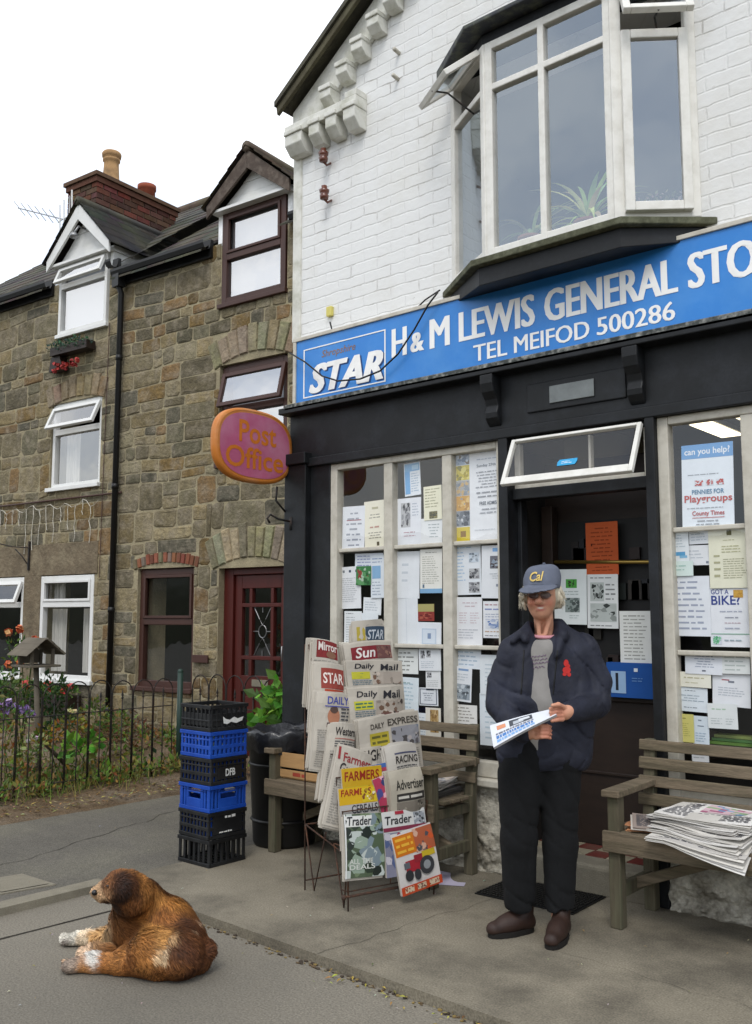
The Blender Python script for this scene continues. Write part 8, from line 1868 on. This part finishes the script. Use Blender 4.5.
# tail swept round the hind quarters
g.chain([dz(204, 950, .09), dz(199, 960, .055), dz(182, 966.5, .045), dz(160, 968.5, .042), dz(142, 966, .04)], [.045, .046, .045, .040, .022], k=.03)
g.plane(np.array([0, 0, ROADZ + .001]), -Z_)
ANC = [(310, 150, .05, '#24140c'), (290, 200, .042, '#22130b'), (300, 115, .035, '#2c180d'), (352, 135, .032, '#4e2d17'), (310, 82, .036, '#84552c'), (262, 98, .03, '#5c371c'), (245, 122, .028, '#6b4426'), (216, 190, .030, '#b8936e'), (238, 172, .024, '#b98a62'), (240, 214, .018, '#4a2f20'), (258, 255, .03, '#d8c8a8'), (275, 232, .026, '#2c1a10'),
       (330, 230, .036, '#6a4020'), (400, 130, .045, '#94602e'), (425, 172, .042, '#a56d35'), (372, 262, .032, '#3a2212'), (452, 190, .03, '#b0783c'), (470, 165, .03, '#6a4120'), (400, 250, .04, '#99622e'), (330, 320, .04, '#6e4423'), (520, 212, .05, '#a0682f'), (600, 232, .045, '#7d4e26'), (640, 275, .045, '#5a3519'), (560, 312, .055, '#4a2a15'), (620, 345, .05, '#4e2c16'), (650, 405, .05, '#55311a'),  # dark anchor below the ruff paints a shadow line into the fur
       (480, 272, .045, '#8a5528'), (400, 330, .042, '#a8743c'), (442, 368, .036, '#b07c42'), (390, 390, .04, '#8f5c2c'), (515, 372, .016, '#b08a60'), (440, 440, .022, '#c9a67c'), (482, 430, .018, '#d0b088'), (560, 430, .05, '#4c2b16'), (540, 482, .045, '#6b4222'), (605, 480, .05, '#4a2a16'), (400, 470, .04, '#96612f'), (470, 500, .04, '#7a4b24'), (330, 468, .04, '#8a552a'), (300, 440, .035, '#94602f'), (250, 440, .035, '#9a6535'),
       (230, 470, .035, '#8f5a2c'), (180, 455, .030, '#cfc8bc'), (140, 440, .026, '#c9a888'), (80, 480, .03, '#8a7868'), (150, 488, .03, '#a06c3c'), (62, 490, .018, '#5a4c42'), (270, 372, .04, '#7a4c25'), (205, 375, .036, '#c0925c'), (140, 366, .034, '#c9b090'), (82, 362, .032, '#c4baa8'), (68, 386, .016, '#4a3c34'), (250, 330, .03, '#b59068'), (610, 300, .014, '#a8876a'), (585, 335, .012, '#b09070')]
def hit(px, py):
    v = CR * (px - 376) / FOC + CU * (512 - py) / FOC + CW; v = v / np.linalg.norm(v); t0 = np.linalg.norm(DGc - CO) - .6
    for i in range(500):
        p = CO + v * (t0 + i * .0024)
        if p[2] < ROADZ + .004: return p
        if np.all(p > dl) and np.all(p < dh_) and g.at(p) < 0: return p
    return p
AP = np.array([hit(50 + a / 4.178, 850 + b_ / 4.178) for a, b_, r_, c in ANC] + [P['rump'], P['loin'], P['chest'], P['skull'], P['brisket']]); AR = np.array([r_ for a, b_, r_, c in ANC] + [.11, .12, .12, .06, .07]); AC = np.array([hx(c) for a, b_, r_, c in ANC] + [hx('#5c3719'), hx('#6e4421'), hx('#6e4421'), hx('#5a3519'), hx('#b09068')])
def fur(v, sharp=4.0):
    w_ = v + np.stack([vnoise(v, 22, k) for k in range(3)], 1) * .010
    d = np.linalg.norm(w_[:, None, :] - AP[None], axis=2) / AR[None]; w = np.exp(-sharp * .8 * d) + 1e-12; c = (w[:, :, None] * AC[None]).sum(1) / w.sum(1)[:, None]
    return c * (1 + .18 * vnoise(v, 55, 9))[:, None] * .98 * np.array([.97, 1.02, 1.08])
DV, DF = g.mesh()
g.build('body', 'dog_fur', dog, colour=fur, smooth_it=2)
# the coat: strands laid back along the body
rs = np.random.RandomState(4); F4 = np.array([f if len(f) == 4 else (*f, f[2]) for f in DF]); a, b_, c_, d_ = (DV[F4[:, i]] for i in range(4)); nn = np.cross(c_ - a, d_ - b_); ar = np.linalg.norm(nn, axis=1) + 1e-12; nn /= ar[:, None]
NS = 34000; idx = rs.choice(len(F4), NS, p=ar / ar.sum()); u, w = rs.rand(NS, 1), rs.rand(NS, 1); base = a[idx] * (1 - u) * (1 - w) + b_[idx] * u * (1 - w) + c_[idx] * u * w + d_[idx] * (1 - u) * w; nb = nn[idx]
ok = (base[:, 2] > ROADZ + .012) & (np.linalg.norm(base - hit(95.2, 892.6), axis=1) > .016); base, nb = base[ok], nb[ok]
flow = np.zeros_like(base); ax_body = nrm(P['rump'] - P['shoulder']); ax_neck = nrm(P['shoulder'] - P['skull']); ax_muz = nrm(P['skull'] - P['nose'])
dsk = np.linalg.norm(base - P['skull'], axis=1); wn = np.clip(1 - (dsk - .10) / .16, 0, 1)[:, None]; flow = ax_body * (1 - wn) + ax_neck * wn + np.array([0, 0, -.45])
leg = (base[:, 2] < ROADZ + .085)[:, None]; fwd = nrm(dz(70, 950, 0) - dz(130, 950, 0)); flow = np.where(leg, fwd * .8 + np.array([0, 0, -.25]), flow)
flow += np.stack([vnoise(base, 16, k + 20) for k in range(3)], 1) * .8 + rs.normal(size=base.shape) * .16
flow -= nb * (flow * nb).sum(1)[:, None]; flow /= np.linalg.norm(flow, axis=1)[:, None] + 1e-9
ln = np.where(base[:, 2] < ROADZ + .07, .016, .036) * rs.uniform(.6, 1.25, len(base)); dno = np.linalg.norm(base - P['muz1'], axis=1); ln = ln * np.clip(dno / .10, .18, 1) * np.where(dsk < .10, .55, 1)
sd_ = np.cross(flow, nb); wd = .0019 * rs.uniform(.7, 1.4, len(base)); col = fur(base, 5.0) * rs.uniform(.55, 1.6, (len(base), 1)) * (1 + .22 * vnoise(base, 34, 77))[:, None]
p0 = base - nb * .002; p1 = base + flow * (ln * .55)[:, None] + nb * (ln * .16)[:, None]; p2 = base + flow * ln[:, None] + nb * (ln * .10)[:, None]
p1[:, 2] = np.maximum(p1[:, 2], ROADZ + .003); p2[:, 2] = np.maximum(p2[:, 2], ROADZ + .002)
n = len(base); V5 = np.stack([p0 - sd_ * wd[:, None], p0 + sd_ * wd[:, None], p1 - sd_ * (wd * .8)[:, None], p1 + sd_ * (wd * .8)[:, None], p2], 1).reshape(-1, 3)
m = MB(); m.v = [tuple(x) for x in V5]
for i in range(n): k = 5 * i; m.f += [(k, k + 1, k + 3, k + 2), (k + 2, k + 3, k + 4)]
m.c = [(1, 1, 1)] * len(m.f); m.m = [0] * len(m.f); m.sm = [True] * len(m.f)
o = m.build('coat', 'fur_strand', dog, vcol=np.repeat(col, 5, axis=0)); 
m = MB(); m.ball(hit(95.4, 892.4) + nrm(P['nose'] - P['muz0']) * .003, (.0135, .0135, .012), n=7, col='#0b0a0a'); m.build('nose', 'glossy_paper', dog)
m = MB(); m.ball(hit(108.0, 886.2), .0065, n=6, col='#0d0807'); m.build('eye', 'glossy_paper', dog)
